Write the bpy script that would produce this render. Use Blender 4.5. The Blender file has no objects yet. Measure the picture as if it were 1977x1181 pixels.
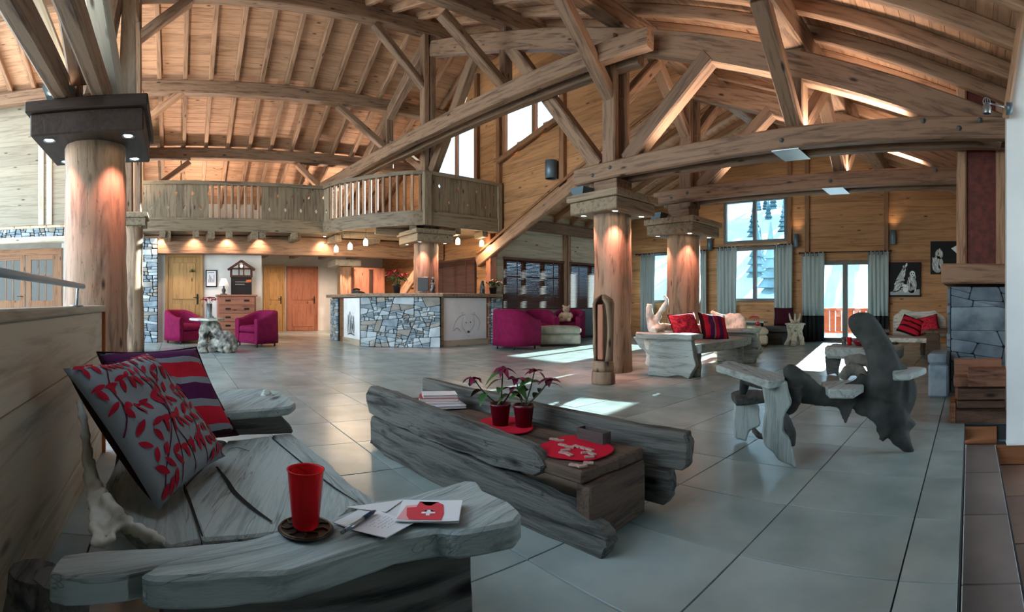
import bpy, bmesh, math, random
from mathutils import Vector, Matrix, noise as mnoise
from math import sin, cos, tan, atan2, hypot, pi, radians, sqrt

random.seed(7)
SC = bpy.context.scene
COL = SC.collection

# ------------------------------------------------------------------ camera, world, sun, exposure
F, XV, HY, EYE = 975.0, 1872.0, 584.0, 0.90      # px per radian, px of the +Y direction, horizon row, eye height
cd = bpy.data.cameras.new('camera')
cam = bpy.data.objects.new('camera', cd); COL.objects.link(cam)
cd.type = 'PANO'; cd.panorama_type = 'CENTRAL_CYLINDRICAL'   # the photograph is a stitched cylindrical panorama
cd.central_cylindrical_range_u_min = -988.5 / F
cd.central_cylindrical_range_u_max = 988.5 / F
cd.central_cylindrical_range_v_min = (HY - 1181) / F
cd.central_cylindrical_range_v_max = HY / F
cd.central_cylindrical_radius = 1.0
cd.clip_start = 0.02; cd.clip_end = 2000
cam.location = (0, 0, EYE)
cam.rotation_euler = (pi / 2, 0, (XV - 988.5) / F)
SC.camera = cam
SC.view_settings.view_transform = 'Standard'; SC.view_settings.look = 'None'
SC.view_settings.gamma = 1.0; SC.view_settings.use_curve_mapping = False
SC.view_settings.exposure = 1.05
SC.cycles.use_denoising = True
SC.cycles.max_bounces = 8; SC.cycles.diffuse_bounces = 5; SC.cycles.glossy_bounces = 4
SC.cycles.transmission_bounces = 6; SC.cycles.transparent_max_bounces = 10
SC.cycles.sample_clamp_indirect = 6.0
SC.cycles.caustics_reflective = False; SC.cycles.caustics_refractive = False

wd = bpy.data.worlds.new('sky'); SC.world = wd; wd.use_nodes = True
wn = wd.node_tree.nodes; wl = wd.node_tree.links
bg = wn['Background']
tc = wn.new('ShaderNodeTexCoord'); sx = wn.new('ShaderNodeSeparateXYZ'); cr = wn.new('ShaderNodeValToRGB')
wl.new(tc.outputs['Generated'], sx.inputs[0]); wl.new(sx.outputs['Z'], cr.inputs[0]); wl.new(cr.outputs[0], bg.inputs[0])
e = cr.color_ramp.elements
e[0].position = 0.0; e[0].color = (0.84, 0.95, 1.0, 1)
e[1].position = 0.55; e[1].color = (0.55, 0.78, 1.0, 1)
bg.inputs['Strength'].default_value = 4.0

def light(name, kind, loc, energy, color=(1, 1, 1), target=None, parent=None, **kw):
    d = bpy.data.lights.new(name, kind); d.energy = energy; d.color = color
    for k, v in kw.items(): setattr(d, k, v)
    o = bpy.data.objects.new(name, d); COL.objects.link(o); o.location = loc
    if target is not None:
        o.rotation_euler = (Vector(target) - Vector(loc)).to_track_quat('-Z', 'Y').to_euler()
    return o
SUN_DIR = Vector((0.20, -1.0, -0.36)).normalized()
sun = light('sun', 'SUN', (0, 30, 15), 70.0, (1.0, 0.95, 0.86), (0 + SUN_DIR.x, 30 + SUN_DIR.y, 15 + SUN_DIR.z), angle=0.012)

# ------------------------------------------------------------------ picture -> place helpers (used to read sizes off the photograph)
def ph(x): return (x - XV) / F
def te(y): return (HY - y) / F
def atR(x, y, r): return Vector((r * sin(ph(x)), r * cos(ph(x)), EYE + te(y) * r))
def atZ(x, y, z=0.0): return atR(x, y, (z - EYE) / te(y))
def atX(x, y, X0): return atR(x, y, X0 / sin(ph(x)))
def atY(x, y, Y0): return atR(x, y, Y0 / cos(ph(x)))

# ------------------------------------------------------------------ scene-graph helpers
WM = {}; WOODS = set()
GRAIN_Z = Matrix(((0, 1, 0, 0), (0, 0, 1, 0), (1, 0, 0, 0), (0, 0, 0, 1)))     # local X up
GRAIN_Y = Matrix(((0, 0, 1, 0), (1, 0, 0, 0), (0, 1, 0, 0), (0, 0, 0, 1)))     # local X along world Y
def wm(o): return WM.get(o, Matrix.Identity(4))
def link(o, parent=None, M=None):
    """link o with world matrix M under parent"""
    COL.objects.link(o)
    M = M if M is not None else Matrix.Identity(4)
    if parent is not None:
        o.parent = parent
        o.matrix_basis = wm(parent).inverted() @ M
    else:
        o.matrix_basis = M
    WM[o] = M
    return o
def T(x, y=None, z=None):
    return Matrix.Translation(Vector((x, y, z)) if y is not None else Vector(x))
def RZ(a): return Matrix.Rotation(a, 4, 'Z')
def RX(a): return Matrix.Rotation(a, 4, 'X')
def RY(a): return Matrix.Rotation(a, 4, 'Y')
def frame(o, x, z):
    """matrix with origin o, local X along x and local Z as near z as possible"""
    x = Vector(x).normalized(); z = Vector(z); y = z.cross(x).normalized(); z = x.cross(y)
    return Matrix(((x.x, y.x, z.x, o[0]), (x.y, y.y, z.y, o[1]), (x.z, y.z, z.z, o[2]), (0, 0, 0, 1)))
def tag(o, label=None, cat=None, group=None, kind=None):
    if label: o['label'] = label
    if cat: o['category'] = cat
    if group: o['group'] = group
    if kind: o['kind'] = kind
    return o
def thing(name, label, cat, M=None, group=None):
    o = bpy.data.objects.new(name, None); o.empty_display_size = 0.1
    if M is not None and not isinstance(M, Matrix): M = T(M)
    link(o, None, M)
    return tag(o, label, cat, group)
def group_struct(name, parent=None):
    o = bpy.data.objects.new(name, None); o.empty_display_size = 0.1
    link(o, parent); o['kind'] = 'structure'
    return o
def mesh(name, verts, faces, smooth=False):
    me = bpy.data.meshes.new(name); me.from_pydata([tuple(v) for v in verts], [], faces); me.update()
    if smooth: me.polygons.foreach_set('use_smooth', [True] * len(me.polygons))
    return me
def obj(name, me, mat=None, parent=None, M=None, label=None, kind=None, smooth=None):
    if isinstance(me, bmesh.types.BMesh):
        bm = me; me = bpy.data.meshes.new(name); bm.to_mesh(me); bm.free()
    if smooth: me.polygons.foreach_set('use_smooth', [True] * len(me.polygons))
    if mat is not None and len(me.materials) == 0: me.materials.append(mat)
    if M is None and mat is not None and mat in WOODS and len(me.vertices) <= 60:
        # a board built in place: turn its local X along its longest side so that the grain follows it
        d = [max(v.co[i] for v in me.vertices) - min(v.co[i] for v in me.vertices) for i in range(3)]
        k = d.index(max(d))
        if k: M = GRAIN_Z if k == 2 else GRAIN_Y; me.transform(M.inverted())
    o = bpy.data.objects.new(name, me)
    link(o, parent, M)
    return tag(o, label, None, None, kind)
def copy_tree(o, M, label=None, group=None):
    """a thing with its parts and sub-parts, mesh data shared; M is the new world matrix"""
    D = M @ wm(o).inverted()
    def rec(s, par):
        c = s.copy(); COL.objects.link(c)
        m = D @ wm(s); WM[c] = m
        if par is not None: c.parent = par; c.matrix_basis = wm(par).inverted() @ m
        else: c.matrix_basis = m
        for ch in [k for k in s.children]: rec(ch, c)
        return c
    r = rec(o, None)
    if label: r['label'] = label
    if group: r['group'] = group
    return r

# ------------------------------------------------------------------ mesh helpers
def add(bm, verts, faces):
    vs = [bm.verts.new(v) for v in verts]
    for f in faces:
        try: bm.faces.new([vs[i] for i in f])
        except ValueError: pass
    return vs
def box(bm, lo, hi, ch=0.0, M=None):
    """chamfered box (all edges along the longest axis and the ends)"""
    x0, y0, z0 = lo; x1, y1, z1 = hi
    if ch <= 0:
        v = [(x, y, z) for x in (x0, x1) for y in (y0, y1) for z in (z0, z1)]
        f = [(0, 1, 3, 2), (4, 6, 7, 5), (0, 4, 5, 1), (2, 3, 7, 6), (0, 2, 6, 4), (1, 5, 7, 3)]
        if M: v = [M @ Vector(p) for p in v]
        return add(bm, v, f)
    b2 = bmesh.new()
    add(b2, [(x, y, z) for x in (x0, x1) for y in (y0, y1) for z in (z0, z1)],
        [(0, 1, 3, 2), (4, 6, 7, 5), (0, 4, 5, 1), (2, 3, 7, 6), (0, 2, 6, 4), (1, 5, 7, 3)])
    bmesh.ops.bevel(b2, geom=b2.edges[:], offset=ch, segments=1, affect='EDGES')
    if M: b2.transform(M)
    merge(bm, b2)
def merge(bm, b2):
    idx = {v: bm.verts.new(v.co) for v in b2.verts}
    for f in b2.faces:
        try:
            nf = bm.faces.new([idx[v] for v in f.verts]); nf.smooth = f.smooth
        except ValueError: pass
    b2.free()
def boxm(lo, hi, ch=0.0):
    bm = bmesh.new(); box(bm, lo, hi, ch); return bm
def prism(bm, pts, z0, z1, M=None):
    """outline pts (x,y) counter-clockwise extruded z0..z1"""
    n = len(pts)
    v = [(p[0], p[1], z0) for p in pts] + [(p[0], p[1], z1) for p in pts]
    if M: v = [M @ Vector(p) for p in v]
    f = [tuple(range(n - 1, -1, -1)), tuple(range(n, 2 * n))] + [(i, (i + 1) % n, n + (i + 1) % n, n + i) for i in range(n)]
    return add(bm, v, f)
def lathe(bm, prof, n=20, M=None, caps=True, smooth=True):
    """prof: (r,z) list"""
    rings = []
    for r, z in prof:
        rings.append([bm.verts.new((M @ Vector((r * cos(2 * pi * k / n), r * sin(2 * pi * k / n), z))) if M else (r * cos(2 * pi * k / n), r * sin(2 * pi * k / n), z)) for k in range(n)])
    for a, b in zip(rings, rings[1:]):
        for k in range(n):
            f = bm.faces.new((a[k], a[(k + 1) % n], b[(k + 1) % n], b[k])); f.smooth = smooth
    if caps:
        if prof[0][0] > 1e-4: bm.faces.new(rings[0][::-1])
        if prof[-1][0] > 1e-4: bm.faces.new(rings[-1])
def catmull(pts, k=6):
    P = [Vector(p) for p in pts]
    if len(P) < 3:
        return [P[0].lerp(P[-1], i / k) for i in range(k + 1)]
    P = [P[0] * 2 - P[1]] + P + [P[-1] * 2 - P[-2]]
    out = []
    for i in range(1, len(P) - 2):
        for j in range(k):
            t = j / k; a, b, c, d = P[i - 1:i + 3]
            out.append(0.5 * ((2 * b) + (c - a) * t + (2 * a - 5 * b + 4 * c - d) * t * t + (3 * b - a - 3 * c + d) * t ** 3))
    out.append(P[-2].copy())
    return out
def tube(bm, pts, rad, n=8, k=5, M=None, flat=None, nz=0.0, seed=0, smooth=True, caps=True):
    """lofted limb through pts; rad one number or one per point (or (ry,rz) pairs); nz = lumpiness"""
    path = catmull(pts, k) if k > 1 else [Vector(p) for p in pts]
    if not hasattr(rad, '__len__'): rad = [rad] * len(pts)
    rr = [Vector((r[0], r[1], 0)) if hasattr(r, '__len__') else Vector((r, r, 0)) for r in rad]
    R = catmull(rr, k) if k > 1 else rr
    if len(R) != len(path): R = [rr[0].lerp(rr[-1], i / (len(path) - 1)) for i in range(len(path))]
    rings = []; up = Vector(flat) if flat else None; prev = None
    for i, p in enumerate(path):
        t = (path[min(i + 1, len(path) - 1)] - path[max(i - 1, 0)]).normalized()
        if up is not None: a = up.cross(t)
        elif prev is None: a = t.orthogonal()
        else: a = prev - t * prev.dot(t)
        if a.length < 1e-5: a = t.orthogonal()
        a.normalize(); prev = a; b = t.cross(a)
        ring = []
        for q in range(n):
            an = 2 * pi * q / n
            d = a * cos(an) * max(R[i].x, 1e-4) + b * sin(an) * max(R[i].y, 1e-4)
            s = 1.0
            if nz: s += nz * mnoise.noise((p + d) * (0.55 / max(0.02, max(R[i].x, R[i].y))) + Vector((seed * 7.1, seed, 0)))
            c = p + d * s
            ring.append(bm.verts.new(M @ c if M else c))
        rings.append(ring)
    for A, B in zip(rings, rings[1:]):
        for q in range(n):
            f = bm.faces.new((A[q], A[(q + 1) % n], B[(q + 1) % n], B[q])); f.smooth = smooth
    if caps:
        try: bm.faces.new(rings[0][::-1]); bm.faces.new(rings[-1])
        except ValueError: pass
def roughen(bm, amp, scale, seed=0, axis=None):
    bm.normal_update()
    for v in bm.verts:
        d = mnoise.noise(v.co * scale + Vector((seed * 3.7, seed * 1.3, seed))) * amp + mnoise.noise(v.co * scale * 3.1 + Vector((seed, 5, 1))) * amp * 0.4
        v.co += (v.normal if axis is None else Vector(axis)) * d
def slab(outline, t, n=None, bevel=0.007, cuts=2, amp=0.006, scale=9, seed=0):
    """a plank of irregular outline in XY, thickness t downward from z=0, worn edges"""
    bm = bmesh.new()
    prism(bm, outline, -t, 0)
    bmesh.ops.recalc_face_normals(bm, faces=bm.faces[:])
    bmesh.ops.bevel(bm, geom=[e for e in bm.edges], offset=bevel, segments=1, affect='EDGES', clamp_overlap=True)
    for e in bm.edges:
        if len(e.link_faces) == 2 and e.calc_face_angle(0) > 0.6: e.smooth = False
    bmesh.ops.triangulate(bm, faces=[f for f in bm.faces if len(f.verts) > 4])
    if cuts: bmesh.ops.subdivide_edges(bm, edges=[e for e in bm.edges if e.calc_length() > 0.06], cuts=cuts, use_grid_fill=True)
    roughen(bm, amp, scale, seed)
    for f in bm.faces: f.smooth = True
    return bm
def wavy(p, q, n, amp, seed):
    """n points between 2-D points p and q with a wandering offset"""
    p = Vector(p[:2]); q = Vector(q[:2]); d = (q - p); nn = Vector((-d.y, d.x)).normalized()
    return [p + d * (i / n) + nn * amp * (mnoise.noise(Vector((i * 0.7, seed * 3.1, 0.3))) + 0.5 * mnoise.noise(Vector((i * 1.9, seed, 7)))) for i in range(n)]
def wavy_loop(corners, n=5, amp=0.02, seed=0):
    out = []
    for i, c in enumerate(corners):
        out += wavy(c, corners[(i + 1) % len(corners)], n, amp, seed + i)
    return [(p.x, p.y) for p in out]

# ------------------------------------------------------------------ materials
def srgb(h):
    h = h.lstrip('#'); c = [int(h[i:i + 2], 16) / 255 for i in (0, 2, 4)]
    return tuple(((v + 0.055) / 1.055) ** 2.4 if v > 0.04045 else v / 12.92 for v in c) + (1,)
MATS = {}
def base_mat(name, color='#808080', rough=0.6, **kw):
    m = bpy.data.materials.new(name); m.use_nodes = True
    b = m.node_tree.nodes['Principled BSDF']
    b.inputs['Base Color'].default_value = srgb(color) if isinstance(color, str) else color
    b.inputs['Roughness'].default_value = rough
    for k, v in kw.items(): b.inputs[k].default_value = v
    MATS[name] = m
    return m
def nd(m, t, **kw):
    n = m.node_tree.nodes.new('ShaderNode' + t)
    for k, v in kw.items(): setattr(n, k, v)
    return n
def lk(m, a, b): m.node_tree.links.new(a, b)
def ramp(m, stops):
    r = nd(m, 'ValToRGB'); e = r.color_ramp.elements
    while len(e) < len(stops): e.new(0.5)
    for k, (p, c) in zip(e, stops): k.position = p; k.color = srgb(c) if isinstance(c, str) else c
    return r
def rnd_coord(m, scale=(1, 1, 1)):
    """object coordinates shifted by a per-object random offset, scaled"""
    t = nd(m, 'TexCoord'); oi = nd(m, 'ObjectInfo'); mp = nd(m, 'Mapping'); mp.inputs['Scale'].default_value = scale
    cb = nd(m, 'CombineXYZ'); ml = nd(m, 'MATH' if False else 'Math', operation='MULTIPLY'); ml.inputs[1].default_value = 37.0
    lk(m, oi.outputs['Random'], ml.inputs[0])
    for i in range(3): lk(m, ml.outputs[0], cb.inputs[i])
    lk(m, t.outputs['Object'], mp.inputs['Vector']); lk(m, cb.outputs[0], mp.inputs['Location'])
    return mp.outputs[0], oi
def wood(name, light_c, dark_c, grain=(1.2, 14, 14), rough=0.62, bump=0.25, var=0.35, knots=True, spec=0.35, cracks=0.0):
    """sawn or weathered timber: grain runs along local X"""
    m = base_mat(name, light_c, rough); b = m.node_tree.nodes['Principled BSDF']
    b.inputs['Specular IOR Level'].default_value = spec
    co, oi = rnd_coord(m, grain)
    n1 = nd(m, 'TexNoise'); n1.inputs['Scale'].default_value = 1.6; n1.inputs['Detail'].default_value = 5; n1.inputs['Roughness'].default_value = 0.62; n1.inputs['Distortion'].default_value = 0.6
    lk(m, co, n1.inputs['Vector'])
    r = ramp(m, [(0.30, dark_c), (0.52, light_c), (0.75, light_c)]); lk(m, n1.outputs['Fac'], r.inputs[0])
    col = r.outputs[0]
    if knots:
        c2, _ = rnd_coord(m, (1.1, 3.2, 3.2))
        v = nd(m, 'TexVoronoi'); v.inputs['Scale'].default_value = 1.7; lk(m, c2, v.inputs['Vector'])
        kr = ramp(m, [(0.05, (1, 1, 1, 1)), (0.13, (0, 0, 0, 1))]); lk(m, v.outputs['Distance'], kr.inputs[0])
        mx = nd(m, 'MixRGB', blend_type='MIX'); lk(m, kr.outputs[0], mx.inputs[0]); lk(m, col, mx.inputs[1])
        dk = srgb(dark_c); mx.inputs[2].default_value = (dk[0] * 0.35, dk[1] * 0.3, dk[2] * 0.3, 1)
        col = mx.outputs[0]
    if cracks:
        c3, _ = rnd_coord(m, (0.35, 7, 7))
        n3 = nd(m, 'TexNoise'); n3.inputs['Scale'].default_value = 2.2; n3.inputs['Detail'].default_value = 3; lk(m, c3, n3.inputs['Vector'])
        k3 = ramp(m, [(0.400, (0, 0, 0, 1)), (0.405, (1, 1, 1, 1)), (0.414, (0, 0, 0, 1))]); lk(m, n3.outputs['Fac'], k3.inputs[0])
        m3 = nd(m, 'Math', operation='MULTIPLY'); m3.inputs[1].default_value = cracks; lk(m, k3.outputs[0], m3.inputs[0])
        mx3 = nd(m, 'MixRGB', blend_type='MIX'); lk(m, m3.outputs[0], mx3.inputs[0]); lk(m, col, mx3.inputs[1]); mx3.inputs[2].default_value = (0.02, 0.018, 0.015, 1)
        col = mx3.outputs[0]
    hs = nd(m, 'HueSaturation')
    mr = nd(m, 'MapRange'); mr.inputs['To Min'].default_value = 1 - var; mr.inputs['To Max'].default_value = 1 + var * 0.7
    lk(m, oi.outputs['Random'], mr.inputs['Value']); lk(m, mr.outputs[0], hs.inputs['Value']); lk(m, col, hs.inputs['Color'])
    lk(m, hs.outputs[0], b.inputs['Base Color'])
    if bump:
        bp = nd(m, 'Bump'); bp.inputs['Strength'].default_value = bump; bp.inputs['Distance'].default_value = 0.02
        lk(m, n1.outputs['Fac'], bp.inputs['Height']); lk(m, bp.outputs[0], b.inputs['Normal'])
    WOODS.add(m)
    return m
def noisy(name, c1, c2, scale=6, rough=0.7, bump=0.2, dist=0.01, var=0.2, lo=0.35, hi=0.65, detail=5, spec=0.4, sheen=0):
    m = base_mat(name, c1, rough); b = m.node_tree.nodes['Principled BSDF']; b.inputs['Specular IOR Level'].default_value = spec
    if sheen: b.inputs['Sheen Weight'].default_value = sheen
    co, oi = rnd_coord(m)
    n1 = nd(m, 'TexNoise'); n1.inputs['Scale'].default_value = scale; n1.inputs['Detail'].default_value = detail; lk(m, co, n1.inputs['Vector'])
    r = ramp(m, [(lo, c1), (hi, c2)]); lk(m, n1.outputs['Fac'], r.inputs[0])
    hs = nd(m, 'HueSaturation'); mr = nd(m, 'MapRange'); mr.inputs['To Min'].default_value = 1 - var; mr.inputs['To Max'].default_value = 1 + var
    lk(m, oi.outputs['Random'], mr.inputs['Value']); lk(m, mr.outputs[0], hs.inputs['Value']); lk(m, r.outputs[0], hs.inputs['Color'])
    lk(m, hs.outputs[0], b.inputs['Base Color'])
    if bump:
        bp = nd(m, 'Bump'); bp.inputs['Strength'].default_value = bump; bp.inputs['Distance'].default_value = dist
        lk(m, n1.outputs['Fac'], bp.inputs['Height']); lk(m, bp.outputs[0], b.inputs['Normal'])
    return m
def emit(name, color, strength):
    m = bpy.data.materials.new(name); m.use_nodes = True; b = m.node_tree.nodes['Principled BSDF']
    b.inputs['Base Color'].default_value = srgb(color); b.inputs['Emission Color'].default_value = srgb(color); b.inputs['Emission Strength'].default_value = strength
    MATS[name] = m
    return m

M_BEAM = wood('beam_oak', '#866a54', '#49362a', var=0.22, cracks=0.5)
M_RAFT = wood('rafter_pine', '#a37f63', '#694a37', var=0.2)
M_ROOF = wood('roof_board', '#bb9273', '#8e694d', var=0.16, grain=(1, 10, 10), bump=0.15)
M_WARM = wood('wall_board_warm', '#b38358', '#87603f', var=0.14, grain=(0.8, 9, 9), bump=0.12)
M_PALE = wood('wall_board_pale', '#bdb19c', '#968973', var=0.14, grain=(0.8, 9, 9), bump=0.12)
M_PALEDIM = wood('wall_board_pale_dimmed', '#8f8674', '#746b5b', var=0.14, grain=(0.8, 9, 9), bump=0.12)  # pale boards in a darkened copy, offsetting the strong light on one wall
M_LOG = wood('log_pillar', '#8f755e', '#4f3c2e', var=0.1, grain=(0.9, 7, 7), bump=0.45, cracks=0.8)
M_BALC = wood('balcony_wood', '#87765f', '#52453a', var=0.2)
M_RED = wood('door_red_wood', '#a26a52', '#7c4b3a', var=0.1, bump=0.08)
M_DOOR = wood('door_pine', '#b08a58', '#8c6840', var=0.1, bump=0.08)
M_TRIM = wood('trim_brown', '#8a6244', '#5d3f2a', var=0.15, bump=0.1)
M_DRIFT = wood('driftwood_grey', '#a2aaa5', '#757d78', grain=(1.5, 16, 16), rough=0.75, bump=0.5, var=0.12, cracks=0.6, knots=True, spec=0.25)
M_DRIFTD = wood('driftwood_dark', '#4a4b48', '#262826', grain=(2, 14, 14), rough=0.7, bump=0.6, var=0.12, cracks=0.8, spec=0.3)
M_DRIFTP = wood('driftwood_pale', '#c9c6b8', '#7c776a', grain=(2, 14, 14), rough=0.75, bump=0.5, var=0.1, cracks=0.8, spec=0.25)
M_SLEEP = wood('sleeper_weathered', '#62605a', '#211f1d', grain=(1.2, 14, 14), rough=0.8, bump=0.9, var=0.12, cracks=1.0, spec=0.2)
M_SLEEPB = wood('sleeper_brown', '#5f4a3c', '#281b14', grain=(1.2, 12, 12), rough=0.75, bump=0.6, var=0.15, cracks=0.9)
M_STONE = noisy('grey_stone', '#56646e', '#8a99a2', scale=5, rough=0.75, bump=0.5, dist=0.02, var=0.3)
M_STONED = noisy('blue_slate', '#52606c', '#7a8893', scale=4, rough=0.6, bump=0.35, dist=0.02, var=0.22)
M_MORT = noisy('dark_mortar', '#191a1c', '#2b2c2e', scale=20, rough=0.95, bump=0.3)
M_PLAST = noisy('white_plaster', '#cfcfca', '#dcdcd6', scale=3, rough=0.9, bump=0.05, var=0.02)
M_STEEL = base_mat('brushed_steel', '#a9b4ba', 0.35, Metallic=0.9)
M_BLACK = base_mat('black_metal', '#141414', 0.45)
M_GREYM = base_mat('grey_blue_metal', '#5d7079', 0.4, Metallic=0.4)
M_IRON = base_mat('bolt_iron', '#6f7c80', 0.4, Metallic=0.7)
M_RUST = noisy('rusted_steel', '#4a1d16', '#6e2d1e', scale=14, rough=0.6, bump=0.1, var=0.05)
M_LAMP = emit('lamp_glass_lit', '#ffe2b8', 9.0)
M_SPOT = emit('spot_bulb_lit', '#ffe8c8', 25.0)
M_GLASS = base_mat('window_glass', '#ffffff', 0.02)
_b = M_GLASS.node_tree.nodes['Principled BSDF']
_g = nd(M_GLASS, 'BsdfTransparent'); _s = nd(M_GLASS, 'BsdfGlossy'); _s.inputs['Roughness'].default_value = 0.02
_g.inputs['Color'].default_value = (0.47, 0.54, 0.565, 1)      # per face; tint added to dim the view outside
_f = nd(M_GLASS, 'Fresnel'); _mx = nd(M_GLASS, 'MixShader')
_gm = nd(M_GLASS, 'NewGeometry'); _k = nd(M_GLASS, 'Math', operation='MULTIPLY'); _n = nd(M_GLASS, 'Math', operation='SUBTRACT'); _n.inputs[0].default_value = 1.0
lk(M_GLASS, _gm.outputs['Backfacing'], _n.inputs[1]); lk(M_GLASS, _f.outputs[0], _k.inputs[0]); lk(M_GLASS, _n.outputs[0], _k.inputs[1])      # mirror only on the entry face
lk(M_GLASS, _k.outputs[0], _mx.inputs[0]); lk(M_GLASS, _g.outputs[0], _mx.inputs[1]); lk(M_GLASS, _s.outputs[0], _mx.inputs[2])
lk(M_GLASS, _mx.outputs[0], M_GLASS.node_tree.nodes['Material Output'].inputs['Surface'])

# floor tile: slate-look porcelain, slight sheen
M_TILE = noisy('slate_tile', '#818d8a', '#9aa5a1', scale=2.5, rough=0.26, bump=0.06, dist=0.01, var=0.10, spec=0.5)
M_GROUT = base_mat('floor_grout', '#2c3131', 0.95)
M_ROOTD = noisy('dark_root', '#242624', '#434541', scale=7, rough=0.7, bump=0.5, dist=0.012, var=0.05)
M_ROOTM = noisy('grey_root', '#55544e', '#87857b', scale=7, rough=0.75, bump=0.6, dist=0.015, var=0.05)
M_GNARL = noisy('gnarled_root', '#211f1c', '#a09c91', scale=8, rough=0.75, bump=0.8, dist=0.02, var=0.0, lo=0.38, hi=0.6)
M_RAILM = base_mat('satin_rail', '#93a3a9', 0.4, Metallic=0.2)
M_ROOTP = noisy('pale_root', '#8d897b', '#d6d3c6', scale=7, rough=0.75, bump=0.6, dist=0.015, var=0.05, lo=0.3, hi=0.5)
# ================================================================== THE ROOM
def zr(x): return 3.30 - 0.385 * x                    # underside of the boards, right-hand slope
def zl(x): return 6.842 + 0.45 * (x + 9.2)            # reception-side slope (x < -9.2)
def zg(x): return 6.70 + 0.39 * x                     # lounge, left slope
# ---- floor
floor = group_struct('floor')
bm = bmesh.new()
box(bm, (-17.5, -7.0, -0.12), (-0.035, 12.2, -0.012)); box(bm, (-0.035, 3.76, -0.12), (1.6, 12.2, -0.012))
box(bm, (-0.10, -7.0, -0.35), (0.2, 3.75, -0.162)); box(bm, (0.2, -7, -0.5), (1.6, 3.75, -0.312)); box(bm, (-0.3, -7, -0.6), (1.6, 6.0, -0.36))
obj('subfloor', bm, M_GROUT, floor)
TX, TY = 0.565, 0.485
def tile_mesh(w, d, t=0.03, c=0.0012):
    bm = bmesh.new(); g = 0.0030
    v = [(g, g, -t), (w - g, g, -t), (w - g, d - g, -t), (g, d - g, -t), (g, g, -c), (w - g, g, -c), (w - g, d - g, -c), (g, d - g, -c),
         (g + c, g + c, 0), (w - g - c, g + c, 0), (w - g - c, d - g - c, 0), (g + c, d - g - c, 0)]
    f = [(0, 1, 5, 4), (1, 2, 6, 5), (2, 3, 7, 6), (3, 0, 4, 7), (4, 5, 9, 8), (5, 6, 10, 9), (6, 7, 11, 10), (7, 4, 8, 11), (8, 9, 10, 11)]
    add(bm, v, f); me = bpy.data.meshes.new('floor_tile'); bm.to_mesh(me); bm.free(); me.materials.append(M_TILE); return me
tm = tile_mesh(TX, TY); bmesh_border = tile_mesh(0.195, TY)
cells = []
for r in range(-16, 22):
    y = 1.62 + TY * r
    if y > 11.3: continue
    cells.append((hypot(0.1, y + 0.2), bmesh_border, (-0.23, y)))
    for c in range(1, 30):
        x = -0.23 - TX * c + (0.0)
        d = hypot(x + 0.28, y + 0.24); az = atan2(x + 0.28, y + 0.24)
        if az < -2.05 or (az > 0.5): d += 40                      # outside the frame
        cells.append((d, tm, (x, y)))
cells.sort(key=lambda c: c[0])
rest = bmesh.new()
for k, (d, me, (x, y)) in enumerate(cells):
    if k < 290:
        obj('floor_tile', me, None, floor, T(x, y, random.uniform(-0.0008, 0.0008)))
    else:
        w = 0.195 if me is bmesh_border else TX
        g = 0.004
        add(rest, [(x + g, y + g, -0.02), (x + w - g, y + g, -0.02), (x + w - g, y + TY - g, -0.02), (x + g, y + TY - g, -0.02), (x + g, y + g, 0), (x + w - g, y + g, 0), (x + w - g, y + TY - g, 0), (x + g, y + TY - g, 0)],
            [(0, 1, 5, 4), (1, 2, 6, 5), (2, 3, 7, 6), (3, 0, 4, 7), (4, 5, 6, 7)])
obj('far_floor_tile', rest, M_TILE, floor, kind='stuff')
M_STEP = noisy('step_tile', '#6f625c', '#85766e', scale=3, rough=0.45, bump=0.1, var=0.06)
M_LOWT = noisy('lower_floor_tile', '#6b4d3f', '#85624f', scale=3, rough=0.5, bump=0.1, var=0.08)
for k in range(6):
    obj('stair_tread', boxm((-0.03, 3.74 - 0.62 * (k + 1) + 0.004, -0.18), (0.19, 3.74 - 0.62 * k, -0.15), 0.004), M_STEP, floor)
    for j in range(2):
        obj('lower_floor_tile', boxm((0.2 + 0.6 * j, 3.74 - 0.62 * (k + 1) + 0.004, -0.33), (0.796 + 0.6 * j, 3.74 - 0.62 * k, -0.30), 0.004), M_LOWT, floor)
for k in range(6):
    for j in range(3):
        obj('hearth_tile', boxm((-0.03 + 0.5 * j, 5.0 + 1.1 * k, -0.03), (0.466 + 0.5 * j, 6.096 + 1.1 * k, 0), 0.004), M_TILE, floor)

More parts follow.
